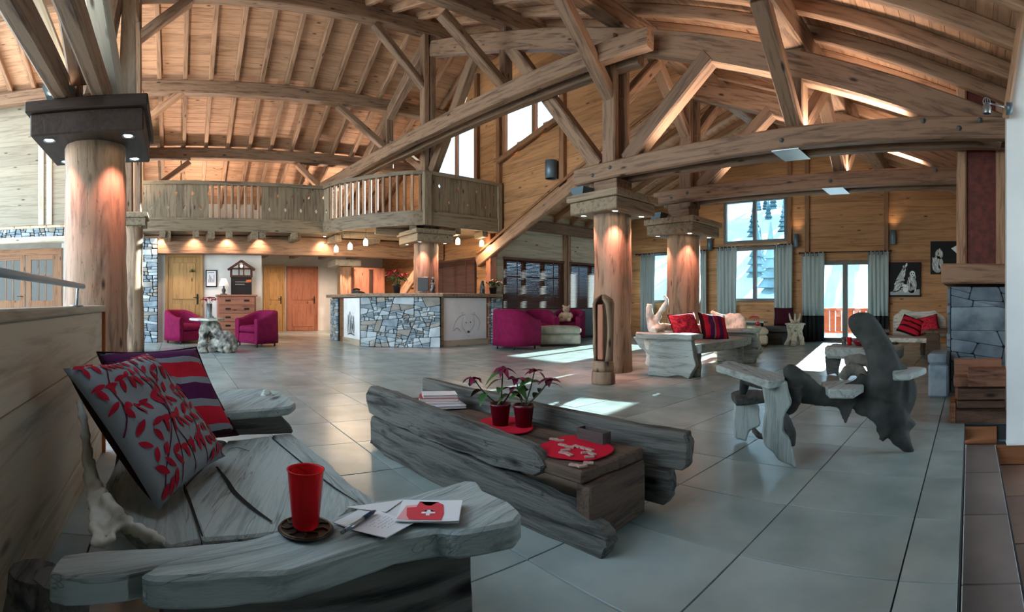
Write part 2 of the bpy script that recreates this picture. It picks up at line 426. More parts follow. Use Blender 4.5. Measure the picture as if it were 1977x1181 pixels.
# ---- generic boarded wall
def clip_poly(poly, a, lo, hi):
    def cut(P, f):
        out = []
        for i in range(len(P)):
            p, q = P[i], P[(i + 1) % len(P)]; fp, fq = f(p), f(q)
            if fp >= 0: out.append(p)
            if fp * fq < 0:
                t = fp / (fp - fq); out.append((p[0] + (q[0] - p[0]) * t, p[1] + (q[1] - p[1]) * t))
        return out
    P = cut(poly, lambda p: p[a] - lo)
    return cut(P, lambda p: hi - p[a]) if P else P
def span_at(poly, z):
    us = []
    for i in range(len(poly)):
        (u0, z0), (u1, z1) = poly[i], poly[(i + 1) % len(poly)]
        if (z0 - z) * (z1 - z) < 0: us.append(u0 + (u1 - u0) * (z - z0) / (z1 - z0))
    return (min(us), max(us)) if len(us) >= 2 else None
def board_wall(parent, O, U, N, polys, holes, bh, mat, t=0.05, name='board', back=True):
    """horizontal boards over convex polygons (u,z); holes are convex polygons"""
    O = Vector(O); U = Vector(U); N = Vector(N)
    zmin = min(p[1] for P in polys for p in P); zmax = max(p[1] for P in polys for p in P)
    brk = sorted({p[1] for H in holes for p in H})
    z = zmin
    while z < zmax - 0.01:
        z1 = min(z + bh, zmax)
        for b_ in brk:
            if z + 0.012 < b_ < z1 - 0.012: z1 = b_; break
        for P in polys:
            q = clip_poly(P, 1, z, z1)
            if len(q) < 3: continue
            e = 1e-3
            lo = span_at(P, z + e); hi = span_at(P, z1 - e); mid = span_at(P, (z + z1) / 2)
            if not lo: lo = mid or hi
            if not hi: hi = mid or lo
            if not lo: continue
            segs = [(lo[0], hi[0], lo[1], hi[1])]
            for H in holes:
                s = span_at(H, (z + z1) / 2)
                if not s: continue
                ns = []
                for a0, a1, b0, b1 in segs:
                    if s[1] <= (a0 + a1) / 2 or s[0] >= (b0 + b1) / 2: ns.append((a0, a1, b0, b1)); continue
                    if s[0] > (a0 + a1) / 2 + 0.01: ns.append((a0, a1, s[0], s[0]))
                    if s[1] < (b0 + b1) / 2 - 0.01: ns.append((s[1], s[1], b0, b1))
                segs = ns
            for a0, a1, b0, b1 in segs:
                if (b0 - a0) + (b1 - a1) < 0.04: continue
                c = 0.006; zt = z1 - z; u0 = min(a0, a1)
                A = [(a0 - u0, 0, 0), (b0 - u0, 0, 0), (b1 - u0, 0, zt), (a1 - u0, 0, zt)]
                B = [(a0 - u0, t - c, 0), (b0 - u0, t - c, 0), (b1 - u0, t - c, zt), (a1 - u0, t - c, zt)]
                Cc = [(a0 - u0, t, c), (b0 - u0, t, c), (b1 - u0, t, zt - c), (a1 - u0, t, zt - c)]
                me = mesh(name, A + B + Cc, [(3, 2, 1, 0), (0, 1, 5, 4), (1, 2, 6, 5), (2, 3, 7, 6), (3, 0, 4, 7), (4, 5, 9, 8), (5, 6, 10, 9), (6, 7, 11, 10), (7, 4, 8, 11), (8, 9, 10, 11)])
                M = Matrix(((U.x, N.x, 0, 0), (U.y, N.y, 0, 0), (0, 0, 1, 0), (0, 0, 0, 1)))
                M.translation = O + U * u0 - N * t + Vector((0, 0, z))
                obj(name, me, mat, parent, M)
        z = z1
def rect(u0, u1, z0, z1): return [(u0, z0), (u1, z0), (u1, z1), (u0, z1)]

# ---- far wall of the lounge
YF = 11.25
wall_far = group_struct('wall_far')
H_W1U = rect(-5.95, -4.25, 2.36, 3.44); H_W1L = rect(-5.95, -4.25, 0.93, 2.25); H_W0 = rect(-8.55, -6.55, 0.90, 2.25); H_FD = rect(-3.46, -2.20, 0.0, 1.86)
board_wall(wall_far, (0, YF, 0), (1, 0, 0), (0, -1, 0), [[(-9.35, 0), (0.9, 0), (0.9, zr(0.9)), (-4.39, 4.99), (-9.35, 3.05)]], [H_W1U, H_W1L, H_W0, H_FD], 0.17, M_WARM)
for px_ in (1526, 1560, 1712):
    p = atY(px_, 400, YF)
    obj('cover_strip', boxm((p.x - 0.05, YF - 0.085, 0), (p.x + 0.05, YF - 0.05, zr(p.x) - 0.2 if p.x > -4.4 else 3.2)), M_TRIM, wall_far)
# ---- gable wall above the reception, with its raking lower edge
wall_gable = group_struct('wall_gable')
YG = 6.75
H_G1 = [(-12.0, 3.7), (-10.0, 3.7), (-10.0, 5.42), (-12.0, 5.1)]
H_G2 = [(-8.86, 4.14), (-7.05, 4.55), (-7.05, 5.28), (-8.86, 5.34)]
H_OFF = rect(-11.85, -9.98, 0.9, 1.95)
board_wall(wall_gable, (0, YG, 0), (1, 0, 0), (0, -1, 0),
           [[(-9.3, 2.1), (-4.1, 4.14), (-4.1, 4.88), (-9.2, 6.84), (-9.3, 6.80)], [(-16.4, 0), (-9.3, 0), (-9.3, 6.80), (-16.4, 3.6)]],
           [H_G1, H_G2, H_OFF], 0.19, M_WARM)
# ---- side wall of the lounge with the blinds
wall_side = group_struct('wall_side')
H_B1 = rect(7.05, 8.90, 0.75, 1.92); H_B2 = rect(9.15, 10.75, 0.75, 1.92)
board_wall(wall_side, (-9.3, 0, 0), (0, 1, 0), (1, 0, 0), [rect(6.8, 11.3, 0, 3.05)], [H_B1, H_B2], 0.2, M_PALE)
for y0 in (8.93, 9.08, 10.8):
    obj('cover_strip', boxm((-9.3, y0, 0), (-9.25, y0 + 0.1, 2.75)), M_RAFT, wall_side)
obj('wall_plate', boxm((-9.4, 6.8, 2.62), (-9.12, 11.2, 2.86), 0.02), M_BEAM, wall_side)
# ---- upper boarded wall at left, over the glazed doors
wall_left = group_struct('wall_left')
XL = -11.45
board_wall(wall_left, (XL, 0, 0), (0, 1, 0), (1, 0, 0), [rect(-7.0, -0.95, 2.72, 5.8)], [], 0.24, M_PALEDIM)
for y0 in (-3.2, -3.0, -1.2):
    obj('cover_strip', boxm((XL, y0, 2.72), (XL + 0.05, y0 + 0.13, 5.7)), M_PALE, wall_left)
obj('wall_plate', boxm((XL - 0.1, -7, 2.30), (XL + 0.12, -1.0, 2.44), 0.02), M_PALE, wall_left)
# ---- plastered back wall under the balcony, recess and reception back wall
wall_back = group_struct('wall_back')
XD = -11.75
bm = bmesh.new(); box(bm, (XD - 0.12, -1.0, 0), (XD, 2.0, 2.4)); box(bm, (-15.75, 1.88, 0), (XD - 0.12, 2.0, 2.4))
box(bm, (-15.75, 2.0, 0), (-15.6, 6.8, 2.4)); box(bm, (-15.75, -1.1, 2.4), (-15.6, 6.8, 4.2))
obj('plaster', bm, M_PLAST, wall_back)
bm = bmesh.new(); box(bm, (XD - 0.02, -7.0, 0), (XD + 0.0, -4.5, 2.35)); box(bm, (XD - 0.02, -2.72, 0), (XD, -1.0, 2.35))
obj('plaster_left', bm, M_PLAST, wall_back)
# ---- outer shells the picture cannot see past
wall_front = group_struct('wall_front')
obj('plaster', boxm((-17.5, -7.2, 0), (-12, -7.0, 6.4)), M_PLAST, wall_front)
wall_right = group_struct('wall_right')
obj('plaster', boxm((0.95, 3.95, 0), (1.15, 11.3, 3.1)), M_PLAST, wall_right)
bm = bmesh.new(); box(bm, (1.5, -3.0, -0.3), (1.65, 3.25, 2.9)); box(bm, (-1.2, -3.1, 0), (1.65, -3.0, 3.6)); obj('unseen_panelling', bm, base_mat('low_bounce_panelling', '#30383a', 0.8), group_struct('wall_camera_side'))  # unseen wall shaped for the light: dark against bounce, its gap admits sky
# white return wall at the right edge of the picture
M_WHITE = noisy('white_wall', '#dfe3e2', '#e9ecea', scale=2, rough=0.9, bump=0.03, var=0.0)
wall_return = group_struct('wall_return')
bm = bmesh.new(); prism(bm, [(0.272, -0.15), (1.6, -0.15), (1.6, 3.4), (0.43, 3.25), (0.272, 2.37)], 0, 0.16, Matrix(((1, 0, 0, 0), (0, 0, 1, 3.70), (0, 1, 0, 0), (0, 0, 0, 1))))
bmesh.ops.recalc_face_normals(bm, faces=bm.faces[:]); obj('plaster', bm, M_WHITE, wall_return)

# ---- roof: boards and rafters
ceiling = group_struct('ceiling')
def roof_slope(x_lo, x_hi, zf, y0, y1, bw=0.15, up=0.03):
    """boards run along Y; strips follow the slope from x_lo to x_hi"""
    sl = (zf(x_hi) - zf(x_lo)) / (x_hi - x_lo); L = (x_hi - x_lo) * sqrt(1 + sl * sl); n = max(1, round(L / bw)); w = L / n
    ux = Vector((1, 0, sl)).normalized(); nz = Vector((-sl, 0, 1)).normalized()
    c = 0.006; ln = y1 - y0
    v = [(0, 0, 0.03), (ln, 0, 0.03), (ln, w, 0.03), (0, w, 0.03), (0, 0, c), (ln, 0, c), (ln, w, c), (0, w, c), (0, c, 0), (ln, c, 0), (ln, w - c, 0), (0, w - c, 0)]
    f = [(0, 1, 2, 3), (0, 4, 5, 1), (1, 5, 6, 2), (2, 6, 7, 3), (3, 7, 4, 0), (4, 8, 9, 5), (5, 9, 10, 6), (6, 10, 11, 7), (7, 11, 8, 4), (8, 11, 10, 9)]
    me = mesh('roof_board', v, f); me.materials.append(M_ROOF)
    for k in range(n):
        o = Vector((x_lo, y1, zf(x_lo))) + ux * (w * k)
        M = Matrix(((0, ux.x, nz.x, o.x), (-1, 0, 0, o.y), (0, ux.z, nz.z, o.z), (0, 0, 0, 1)))
        obj('roof_board', me, None, ceiling, M)
# unseen openings added for sky light: no roof to the south, one gap overhead
for (a, b, y0, y1) in ((-4.39, 1.3, 1.4, 11.3), (-4.39, -2.6, -2.6, 1.4), (-2.6, -1.2, -2.6, -0.7), (-2.6, -1.2, 0.35, 1.4), (-1.2, 1.3, -2.6, 1.4), (-9.2, -4.39, -3.7, 6.8)):
    roof_slope(a, b, zr, y0, y1)
roof_slope(-16.6, -9.2, zl, -7.0, 6.8)
roof_slope(-9.5, -4.39, zg, 6.8, 11.3)
bm = bmesh.new()                       # weathertight sheet over the boards
for a, b, f_, y0, y1 in ((-4.39, 1.4, zr, 1.4, 11.8), (-4.39, -2.6, zr, -2.6, 1.4), (-2.6, -1.2, zr, -2.6, -0.7), (-2.6, -1.2, zr, 0.35, 1.4), (-1.2, 1.4, zr, -2.6, 1.4), (-9.2, -4.39, zr, -3.7, 6.85),
                         (-17.2, -9.2, zl, -7.1, 6.85), (-9.9, -4.39, zg, 6.85, 11.8)):
    add(bm, [(a, y0, f_(a) + 0.05), (b, y0, f_(b) + 0.05), (b, y1, f_(b) + 0.05), (a, y1, f_(a) + 0.05), (a, y0, f_(a) + 0.2), (b, y0, f_(b) + 0.2), (b, y1, f_(b) + 0.2), (a, y1, f_(a) + 0.2)],
        [(0, 1, 2, 3), (4, 5, 6, 7), (0, 1, 5, 4), (1, 2, 6, 5), (2, 3, 7, 6), (3, 0, 4, 7)])
obj('roof_deck', bm, M_ROOF, ceiling)
def beam_mesh(L, w, h, ch=0.018, nseg=1, jit=0.0, seed=0):
    """octagonal prism along X from 0 to L, centred on Y and Z, hewn edges when jit"""
    bm = bmesh.new(); a, b = w / 2, h / 2; ch = min(ch, a * 0.6, b * 0.6)
    prof = [(-a + ch, -b), (a - ch, -b), (a, -b + ch), (a, b - ch), (a - ch, b), (-a + ch, b), (-a, b - ch), (-a, -b + ch)]
    rings = []
    for i in range(nseg + 1):
        r = []
        for k, (y, z) in enumerate(prof):
            j = (mnoise.noise(Vector((i * 1.3, k * 2.7, seed * 5.3))) * jit) if jit else 0
            j2 = (mnoise.noise(Vector((i * 0.9 + 9, k // 2, seed * 3.3))) * jit) if jit else 0
            r.append(bm.verts.new((L * i / nseg, y + (j if y > 0 else -j), z + (j2 if z > 0 else -j2))))
        rings.append(r)
    for A, B in zip(rings, rings[1:]):
        for k in range(8): bm.faces.new((A[k], B[k], B[(k + 1) % 8], A[(k + 1) % 8]))
    bm.faces.new(rings[0]); bm.faces.new(rings[-1][::-1])
    bmesh.ops.recalc_face_normals(bm, faces=bm.faces[:])
    return bm
_bs = [0]
def beam(name, a, b, w, h, mat=None, parent=None, up=(0, 0, 1), jit=0.006, ch=0.018, label=None):
    a = Vector(a); b = Vector(b); L = (b - a).length
    if abs((b - a).normalized().z) > 0.98: up = (0, 1, 0)
    _bs[0] += 1
    return obj(name, beam_mesh(L, w, h, ch, max(1, int(L / 0.7)), jit, _bs[0]), mat or M_BEAM, parent, frame(a, b - a, up), label)
def rafters(x0, x1, zf, ys, w=0.1, h=0.15):
    a = Vector((x0, 0, zf(x0))); b = Vector((x1, 0, zf(x1))); nz = Vector((-(b.z - a.z), 0, b.x - a.x)).normalized()
    me = bpy.data.meshes.new('rafter'); g = beam_mesh((b - a).length, w, h, 0.012, 4, 0.005, 3); g.to_mesh(me); g.free(); me.materials.append(M_RAFT)
    for y in ys:
        o = a - nz * (h / 2); o.y = y
        obj('rafter', me, None, ceiling, frame(o, b - a, nz))
RS = 0.57
ry = [0.2 + RS * k for k in range(-12, 12)]
rafters(-9.2, -4.39, zr, [y for y in ry if -3.7 < y < 6.7]); rafters(-4.39, 1.25, zr, [0.2 + RS * k for k in range(-12, 20) if -2.6 < 0.2 + RS * k < 11.2])
rafters(-16.5, -9.2, zl, [y for y in ry if y < 6.7]); rafters(-9.4, -4.39, zg, [6.95 + RS * k for k in range(8)])
# ---- mezzanine floor behind the balcony
mez = group_struct('ceiling_mezzanine')
bm = bmesh.new(); box(bm, (-16.2, -1.0, 2.44), (-10.95, 6.74, 2.66)); obj('deck', bm, M_BALC, mez)
beam('edge_beam', (-11.6, -0.75, 2.22), (-11.6, 6.7, 2.22), 0.28, 0.42, M_RAFT, mez)
for k in range(7):
    y = -0.2 + 0.95 * k
    beam('joist', (-15.5, y, 2.36), (-10.85, y, 2.36), 0.16, 0.16, M_BALC, mez)

# ---- purlins
def purlin(x, zf, y0, y1, w, h, label):
    z = zf(x) - 0.15 - h / 2
    beam('purlin', (x, y0, z), (x, y1, z), w, h, M_BEAM, ceiling, jit=0.012, label=label)
purlin(-1.8, zr, -2.6, 11.15, 0.22, 0.28, None)
purlin(-4.25, zr, -3.7, 11.15, 0.22, 0.28, None)
purlin(-6.6, zr, -3.7, 6.7, 0.22, 0.28, None)
beam('ridge_beam', (-9.2, -6.8, 6.54), (-9.2, 6.7, 6.54), 0.24, 0.28, M_BEAM, ceiling, jit=0.012)
purlin(-11.2, zl, -6.8, 6.7, 0.24, 0.28, None)
purlin(-13.16, zl, -6.8, 6.7, 0.24, 0.28, 'lower reddish purlin just above the long balcony railing')
# ---- trusses
def bolt(parent, p, n):
    bm = bmesh.new(); lathe(bm, [(0.026, 0), (0.026, 0.008), (0.014, 0.010), (0.014, 0.028), (0.0, 0.03)], 8)
    obj('bolt', bm, M_IRON, parent, frame(p, Vector(n).orthogonal(), n))
def principal(x): return 2.74 - 0.372 * x
def truss(y, label, xl, post2=True, d_strut=True, bolts=True):
    t = thing('roof_truss', label, 'truss', (-4.3, y, 2.3), 'timber trusses on the log pillars')
    for s in (-1, 1):
        beam('tie_beam', (-4.85, y + 0.15 * s, 2.6), (0.40, y + 0.15 * s, 2.6), 0.12, 0.22, M_BEAM, t)
    beam('principal_rafter', (0.36, y, principal(0.36)), (xl, y, principal(xl)), 0.19, 0.30, M_BEAM, t, jit=0.012)
    for s in (-1, 1):
        beam('king_post', (-4.28, y + 0.115 * s, 2.42), (-4.28, y + 0.115 * s, 4.35), 0.22, 0.10, M_BEAM, t)
    if d_strut: beam('strut', (-4.55, y, 2.72), (-6.5, y, principal(-6.5) - 0.1), 0.18, 0.2, M_BEAM, t)
    beam('strut', (-4.05, y - 0.02, 2.72), (-2.85, y - 0.02, principal(-2.85) - 0.08), 0.18, 0.2, M_BEAM, t)
    for s in (-1, 1):
        beam('brace', (-4.28, y + 0.1 * s, 3.55), (-4.28, y + 1.15 * s, 4.62), 0.14, 0.18, M_BEAM, t, up=(1, 0, 0))
    if post2:
        beam('post', (-1.8, y, 2.7), (-1.8, y, 3.60), 0.18, 0.18, M_BEAM, t)
        for s in (-1, 1):
            beam('brace', (-1.8, y + 0.08 * s, 2.76), (-1.8, y + 1.0 * s, 3.58), 0.13, 0.17, M_BEAM, t, up=(1, 0, 0))
    if bolts:
        for x, z in ((-4.5, 2.57), (-4.2, 2.62), (-1.9, 2.58), (-0.45, 2.66), (-0.1, 2.58), (0.1, 2.66)): bolt(t, (x, y - 0.21, z), (0, -1, 0))
    return t
t1 = truss(5.08, 'big timber truss on the nearer of the two spotlit log pillars, reaching the chimney', -9.1)
t2 = truss(6.92, 'further timber truss at the gable wall, in front of the lounge windows', -4.5, d_strut=False)
t0 = truss(-0.75, 'timber truss on the big log pillar at the far left', -9.1, post2=False, bolts=False)
# added, unseen channels on the tie beams; their fill lamps brighten the roof
for t_, y in ((t1, 5.08), (t2, 6.92)):
    obj('fill_channel', boxm((-3.6, y - 0.06, 2.712), (-0.6, y + 0.06, 2.74)), M_GREYM, t_)
    l = light('fill_channel_lamp', 'AREA', (-2.1, y, 2.76), 36, (1.0, 0.80, 0.66), (-2.1, y + 0.001, 5), shape='RECTANGLE', size=2.8, size_y=0.08)
    l.rotation_euler = (pi, 0, 0)
for t_, y in ((t1, 5.08), (t2, 6.92)):
    obj('steel_plate', boxm((-2.02, y - 0.2, 2.478), (-1.72, y + 0.2, 2.488)), M_STEEL, t_)
# posts carrying the ridge, with the parts that meet them
r1 = t1
for s in (-1, 1): beam('post', (-9.2, 5.0 + 0.075 * s, 2.4), (-9.2, 5.0 + 0.075 * s, 6.4), 0.2, 0.13, M_BEAM, r1)
beam('brace', (-9.2, 4.9, 5.35), (-9.2, 3.8, 6.38), 0.14, 0.18, M_BEAM, r1, up=(1, 0, 0))
beam('strut', (-9.05, 5.05, 3.6), (-7.4, 5.05, principal(-7.4) - 0.05), 0.18, 0.2, M_BEAM, r1)
beam('strut', (-9.35, 5.05, 3.65), (-11.1, 5.05, 4.75), 0.14, 0.16, M_BEAM, r1)
beam('rafter_principal', (-9.2, 5.0, 6.3), (-15.4, 5.0, 3.5), 0.18, 0.26, M_BEAM, r1)
r2 = t1
beam('post', (-6.65, 5.08, 4.2), (-6.65, 5.08, zr(-6.65) - 0.42), 0.17, 0.17, M_BEAM, r2)
beam('brace', (-6.65, 5.0, 4.5), (-6.65, 3.85, 5.30), 0.14, 0.19, M_BEAM, r2, up=(1, 0, 0))
r3 = t1
beam('post', (-11.2, 5.0, 4.15), (-11.2, 5.0, zl(-11.2) - 0.4), 0.2, 0.2, M_BEAM, r3)
beam('brace', (-11.2, 4.95, 4.62), (-11.2, 3.7, 5.5), 0.14, 0.18, M_BEAM, r3, up=(1, 0, 0))
# the pair of long horizontal beams crossing the hall
for s, lb in ((0, 'nearer of the two long beams crossing the hall above the counter'), (0.30, 'further of the two long beams crossing the hall above the counter')):
    a = Vector((-3.5, 4.78 + s, 4.0)); b = Vector((-15.0, 3.70 + s, 4.0))
    if s: a = a.lerp(b, 0.03)
    o = beam('cross_beam', a, b, 0.16, 0.24, M_BEAM, None, jit=0.014)
    tag(o, lb, 'beam', 'paired beams crossing the hall')
# post over the left rear pillar
r4 = t0
for s in (-1, 1): beam('post', (-9.2, -0.78 + 0.08 * s, 2.5), (-9.2, -0.78 + 0.08 * s, 6.4), 0.22, 0.13, M_BEAM, r4)
beam('brace', (-9.2, -0.72, 5.7), (-9.2, 0.25, 6.4), 0.16, 0.2, M_BEAM, r4, up=(1, 0, 0))
r5 = wall_left
beam('post', (-11.2, -0.85, 2.4), (-11.2, -0.85, zl(-11.2) - 0.4), 0.3, 0.26, M_RAFT, r5)
beam('brace', (-11.2, -0.75, 4.9), (-11.2, 0.2, 5.62), 0.14, 0.18, M_RAFT, r5, up=(1, 0, 0))
r6 = ceiling
beam('brace', (-13.16, -0.75, 3.75), (-13.16, 0.35, 4.55), 0.14, 0.18, M_RAFT, r6, up=(1, 0, 0))
beam('brace', (-13.16, 4.2, 3.7), (-13.16, 3.2, 4.6), 0.14, 0.18, M_RAFT, r6, up=(1, 0, 0))
# leaning struts above the big left pillar
for a, b in (((-4.30, -0.85, 2.55), (-4.25, -1.55, 4.4)), ((-4.42, -0.52, 2.55), (-3.62, -0.70, 3.85)), ((-4.6, -0.45, 2.6), (-6.6, -0.62, 5.0))):
    beam('strut', a, b, 0.17, 0.15, M_PALE, t0)
# raking trim of the gable wall
def rk(x): return 2.06 + 0.392 * (x + 9.35)
a = Vector((-9.75, YG - 0.10, rk(-9.75) - 0.06)); b = Vector((-4.3, YG - 0.10, rk(-4.3) - 0.02))
beam('raking_beam', a, b, 0.14, 0.24, M_RAFT, wall_gable)
beam('raking_trim', a + Vector((0, -0.06, 0.2)), b + Vector((0, -0.06, 0.2)), 0.06, 0.06, M_TRIM, wall_gable)
for x, z0, z1 in ((-9.02, 2.3, 5.6), (-9.9, 3.6, 6.3), (-6.98, 3.1, 5.9)):
    obj('cover_strip', boxm((x - 0.06, YG - 0.09, z0), (x + 0.06, YG, z1)), M_TRIM, wall_gable)
beam('window_rake', (-9.0, YG - 0.08, 4.03), (-6.95, YG - 0.08, 4.47), 0.1, 0.12, M_TRIM, wall_gable)

# ---- windows: structure things with frame, mullion and panes
def window(name, P, u0, u1, z0, z1, mull=(), bars=(), fw=0.07, mat=None, depth=0.06, poly=None, label=None):
    """P(u, z, d): point of the wall plane, d towards the room"""
    w = group_struct(name); mat = mat or M_TRIM
    def bar(nm, ua, ub, za, zb):
        v = [P(u, z, d) for u in (ua, ub) for d in (-depth, 0.02) for z in (za, zb)]
        bm = bmesh.new(); add(bm, v, [(0, 1, 3, 2), (4, 6, 7, 5), (0, 4, 5, 1), (2, 3, 7, 6), (0, 2, 6, 4), (1, 5, 7, 3)])
        bmesh.ops.recalc_face_normals(bm, faces=bm.faces[:]); obj(nm, bm, mat, w)
    bar('jamb', u0, u0 + fw, z0, z1); bar('jamb', u1 - fw, u1, z0, z1); bar('head', u0 + fw, u1 - fw, z1 - fw, z1); bar('sill', u0 + fw, u1 - fw, z0, z0 + fw)
    us = [u0 + fw] + [m for m in mull] + [u1 - fw]
    for m in mull: bar('mullion', m - fw * 0.6, m + fw * 0.6, z0 + fw, z1 - fw)
    for b_ in bars: bar('glazing_bar', u0 + fw, u1 - fw, b_ - 0.012, b_ + 0.012)
    for a_, b_ in zip(us, us[1:]):
        v = [P(u, z, d) for u in (a_, b_) for d in (-0.035, -0.03) for z in (z0 + fw, z1 - fw)]
        bm = bmesh.new(); add(bm, v, [(0, 1, 3, 2), (4, 6, 7, 5), (0, 4, 5, 1), (2, 3, 7, 6), (0, 2, 6, 4), (1, 5, 7, 3)])
        bmesh.ops.recalc_face_normals(bm, faces=bm.faces[:]); obj('pane', bm, M_GLASS, w)
    return w
PF = lambda u, z, d: (u, YF - d, z)
M_WFRAME = wood('window_frame_greybrown', '#6d6a66', '#4c4a48', var=0.05, knots=False, bump=0.05)
window('window_1', PF, -5.95, -4.25, 2.36, 3.44, (-5.1,), mat=M_WFRAME)
window('window_2', PF, -5.95, -4.25, 0.93, 2.25, (-5.1,), mat=M_WFRAME)
window('window_3', PF, -8.55, -6.55, 0.90, 2.25, (-7.55,), mat=M_WFRAME)
window('door_1', PF, -3.46, -2.20, 0.0, 1.86, (-2.83,), fw=0.09, mat=M_WFRAME)
PG = lambda u, z, d: (u, YG - d, z)
window('window_4', PG, -12.0, -10.0, 3.7, 5.42, (-10.9,), mat=M_TRIM)
# sloped gable window
w5 = group_struct('window_5')
zb = lambda u: 4.10 + 0.2265 * (u + 8.86); zt = lambda u: 5.40 - 0.02 * (u + 8.86)
for u in (-8.86, -7.85, -7.05):
    beam('mullion', (u, YG + 0.0, zb(u) - 0.05), (u, YG + 0.0, zt(u)), 0.10, 0.12, M_TRIM, w5)
beam('head', (-8.86, YG, zt(-8.86)), (-7.05, YG, zt(-7.05)), 0.12, 0.12, M_TRIM, w5)
for a_, b_ in ((-8.86, -7.85), (-7.85, -7.05)):
    bm = bmesh.new(); add(bm, [(a_, YG + 0.02, zb(a_)), (b_, YG + 0.02, zb(b_)), (b_, YG + 0.02, zt(b_)), (a_, YG + 0.02, zt(a_)), (a_, YG + 0.03, zb(a_)), (b_, YG + 0.03, zb(b_)), (b_, YG + 0.03, zt(b_)), (a_, YG + 0.03, zt(a_))], [(0, 1, 2, 3), (7, 6, 5, 4), (0, 4, 5, 1), (1, 5, 6, 2), (2, 6, 7, 3), (3, 7, 4, 0)])
    bmesh.ops.recalc_face_normals(bm, faces=bm.faces[:]); obj('pane', bm, M_GLASS, w5)
PS = lambda u, z, d: (-9.3 + d, u, z)
M_DKF = wood('dark_window_frame', '#4a3026', '#2e1d17', var=0.05, knots=False, bump=0.05)
window('window_6', PS, 7.05, 8.90, 0.75, 1.92, (7.65, 8.25), (1.15, 1.5), mat=M_DKF)
window('window_7', PS, 9.15, 10.75, 0.75, 1.92, (9.95,), mat=M_DKF)
window('window_8', PG, -11.85, -9.98, 0.9, 1.95, (-10.9,), mat=M_DKF)
# ================================================================== PILLARS
AXM = Matrix(((0, 0, 1, 0), (1, 0, 0, 0), (0, 1, 0, 0), (0, 0, 0, 1)))      # lathe about local X
UPX = Matrix(((0, 0, -1, 0), (0, 1, 0, 0), (1, 0, 0, 0), (0, 0, 0, 1)))     # local X upwards
UPX = Matrix(((0, 1, 0, 0), (0, 0, 1, 0), (1, 0, 0, 0), (0, 0, 0, 1)))
def log_bm(r, h, seed, n=28, m=24, lump=0.02):
    bm = bmesh.new()
    lathe(bm, [(r * (1.06 - 0.09 * i / m), h * i / m) for i in range(m + 1)], n, AXM)
    for v in bm.verts:
        d = Vector((0, v.co.y, v.co.z)); a = atan2(v.co.z, v.co.y)
        k = lump * (mnoise.noise(Vector((v.co.x * 1.1, cos(a) * 1.2 + seed, sin(a) * 1.2))) + 0.7 * mnoise.noise(Vector((v.co.x * 0.4, cos(a) * 5 + seed, sin(a) * 5))) + 0.4 * mnoise.noise(Vector((v.co.x * 6, cos(a) * 3, sin(a) * 3 + seed))))
        if d.length > 1e-4: v.co += d.normalized() * k
    return bm
SPOTS = []
def pillar(x, y, r, half, z0, z1, label, cap_mat=None, tray=True, seed=1, spots=((1, -1), (1, 1), (-1, -1), (-1, 1)), energy=45, zt=2.49, trays=(-1,), up=0):
    cap_mat = cap_mat or M_BALC
    t = thing('log_pillar', label, 'pillar', (x, y, 0), 'big log pillars')
    obj('log', log_bm(r, z1 - 0.01, seed), M_LOG, t, T(x, y, 0) @ UPX)
    c = obj('capital', boxm((x - half, y - half, z0), (x + half, y + half, z1 - 0.09), 0.012), cap_mat, t)
    obj('cornice', boxm((x - half - 0.035, y - half - 0.035, z1 - 0.09), (x + half + 0.035, y + half + 0.035, z1), 0.01), cap_mat, c)
    obj('support_block', boxm((x - 0.2, y - 0.16, z1), (x + 0.2, y + 0.16, zt), 0.01), M_BEAM, t)
    for sx, sy in spots:
        bx, by = x + sx * (half - 0.13), y + sy * (half - 0.13)
        bm = bmesh.new(); lathe(bm, [(0.034, 0.006), (0.05, 0.0), (0.05, 0.008)], 12, T(bx, by, z0 - 0.008), caps=False)
        s_ = obj('downlight', bm, M_STEEL, t)
        bm = bmesh.new(); lathe(bm, [(0.0, 0), (0.034, 0.002)], 12, T(bx, by, z0 - 0.003), caps=False); obj('bulb', bm, M_SPOT, s_)
    for sx, sy in (spots[:3] if energy else ()):
        bx, by = x + sx * (half - 0.13), y + sy * (half - 0.13)
        light('downlight_lamp', 'SPOT', (bx, by, z0 - 0.02), energy, (1.0, 0.42, 0.34), (x + sx * r * 0.7, y + sy * r * 0.7, 0.9), spot_size=radians(75), spot_blend=0.7, shadow_soft_size=0.03)
    if tray:
        for sx in trays:
            u = bmesh.new(); w = 0.11
            cx, cy = x + sx * 0.33, y - 0.24
            for ex in (0,):
                v = [(cx - 0.07, cy - 0.07, z1), (cx + 0.07, cy - 0.07, z1), (cx + 0.07, cy + 0.07, z1), (cx - 0.07, cy + 0.07, z1),
                     (cx - 0.13, cy - 0.11, z1 + 0.12), (cx + 0.13, cy - 0.11, z1 + 0.12), (cx + 0.13, cy + 0.11, z1 + 0.12), (cx - 0.13, cy + 0.11, z1 + 0.12)]
                add(u, v, [(3, 2, 1, 0), (0, 1, 5, 4), (1, 2, 6, 5), (2, 3, 7, 6), (3, 0, 4, 7)])
            obj('uplight_tray', u, M_GREYM, t)
            if not up: continue
            l = light('uplight_lamp', 'AREA', (cx, cy, z1 + 0.09), up, (1.0, 0.80, 0.62), (cx + 0.35 * sx, cy - 0.9, z1 + 2), size=0.18)
            l.data.spread = radians(150)
    return t
UPLIGHT = 14
pillar(-4.3, -0.70, 0.27, 0.45, 2.22, 2.49, 'thick log pillar at the left, behind the boarded partition, under a dark boxed capital', cap_mat=wood('dark_capital', '#3a291e', '#281b13', var=0.05, knots=False), seed=3, trays=(-1, 1), up=20)
pillar(-4.32, 5.06, 0.245, 0.40, 2.04, 2.29, 'log pillar standing behind the carved post with the hollow niche', seed=5)
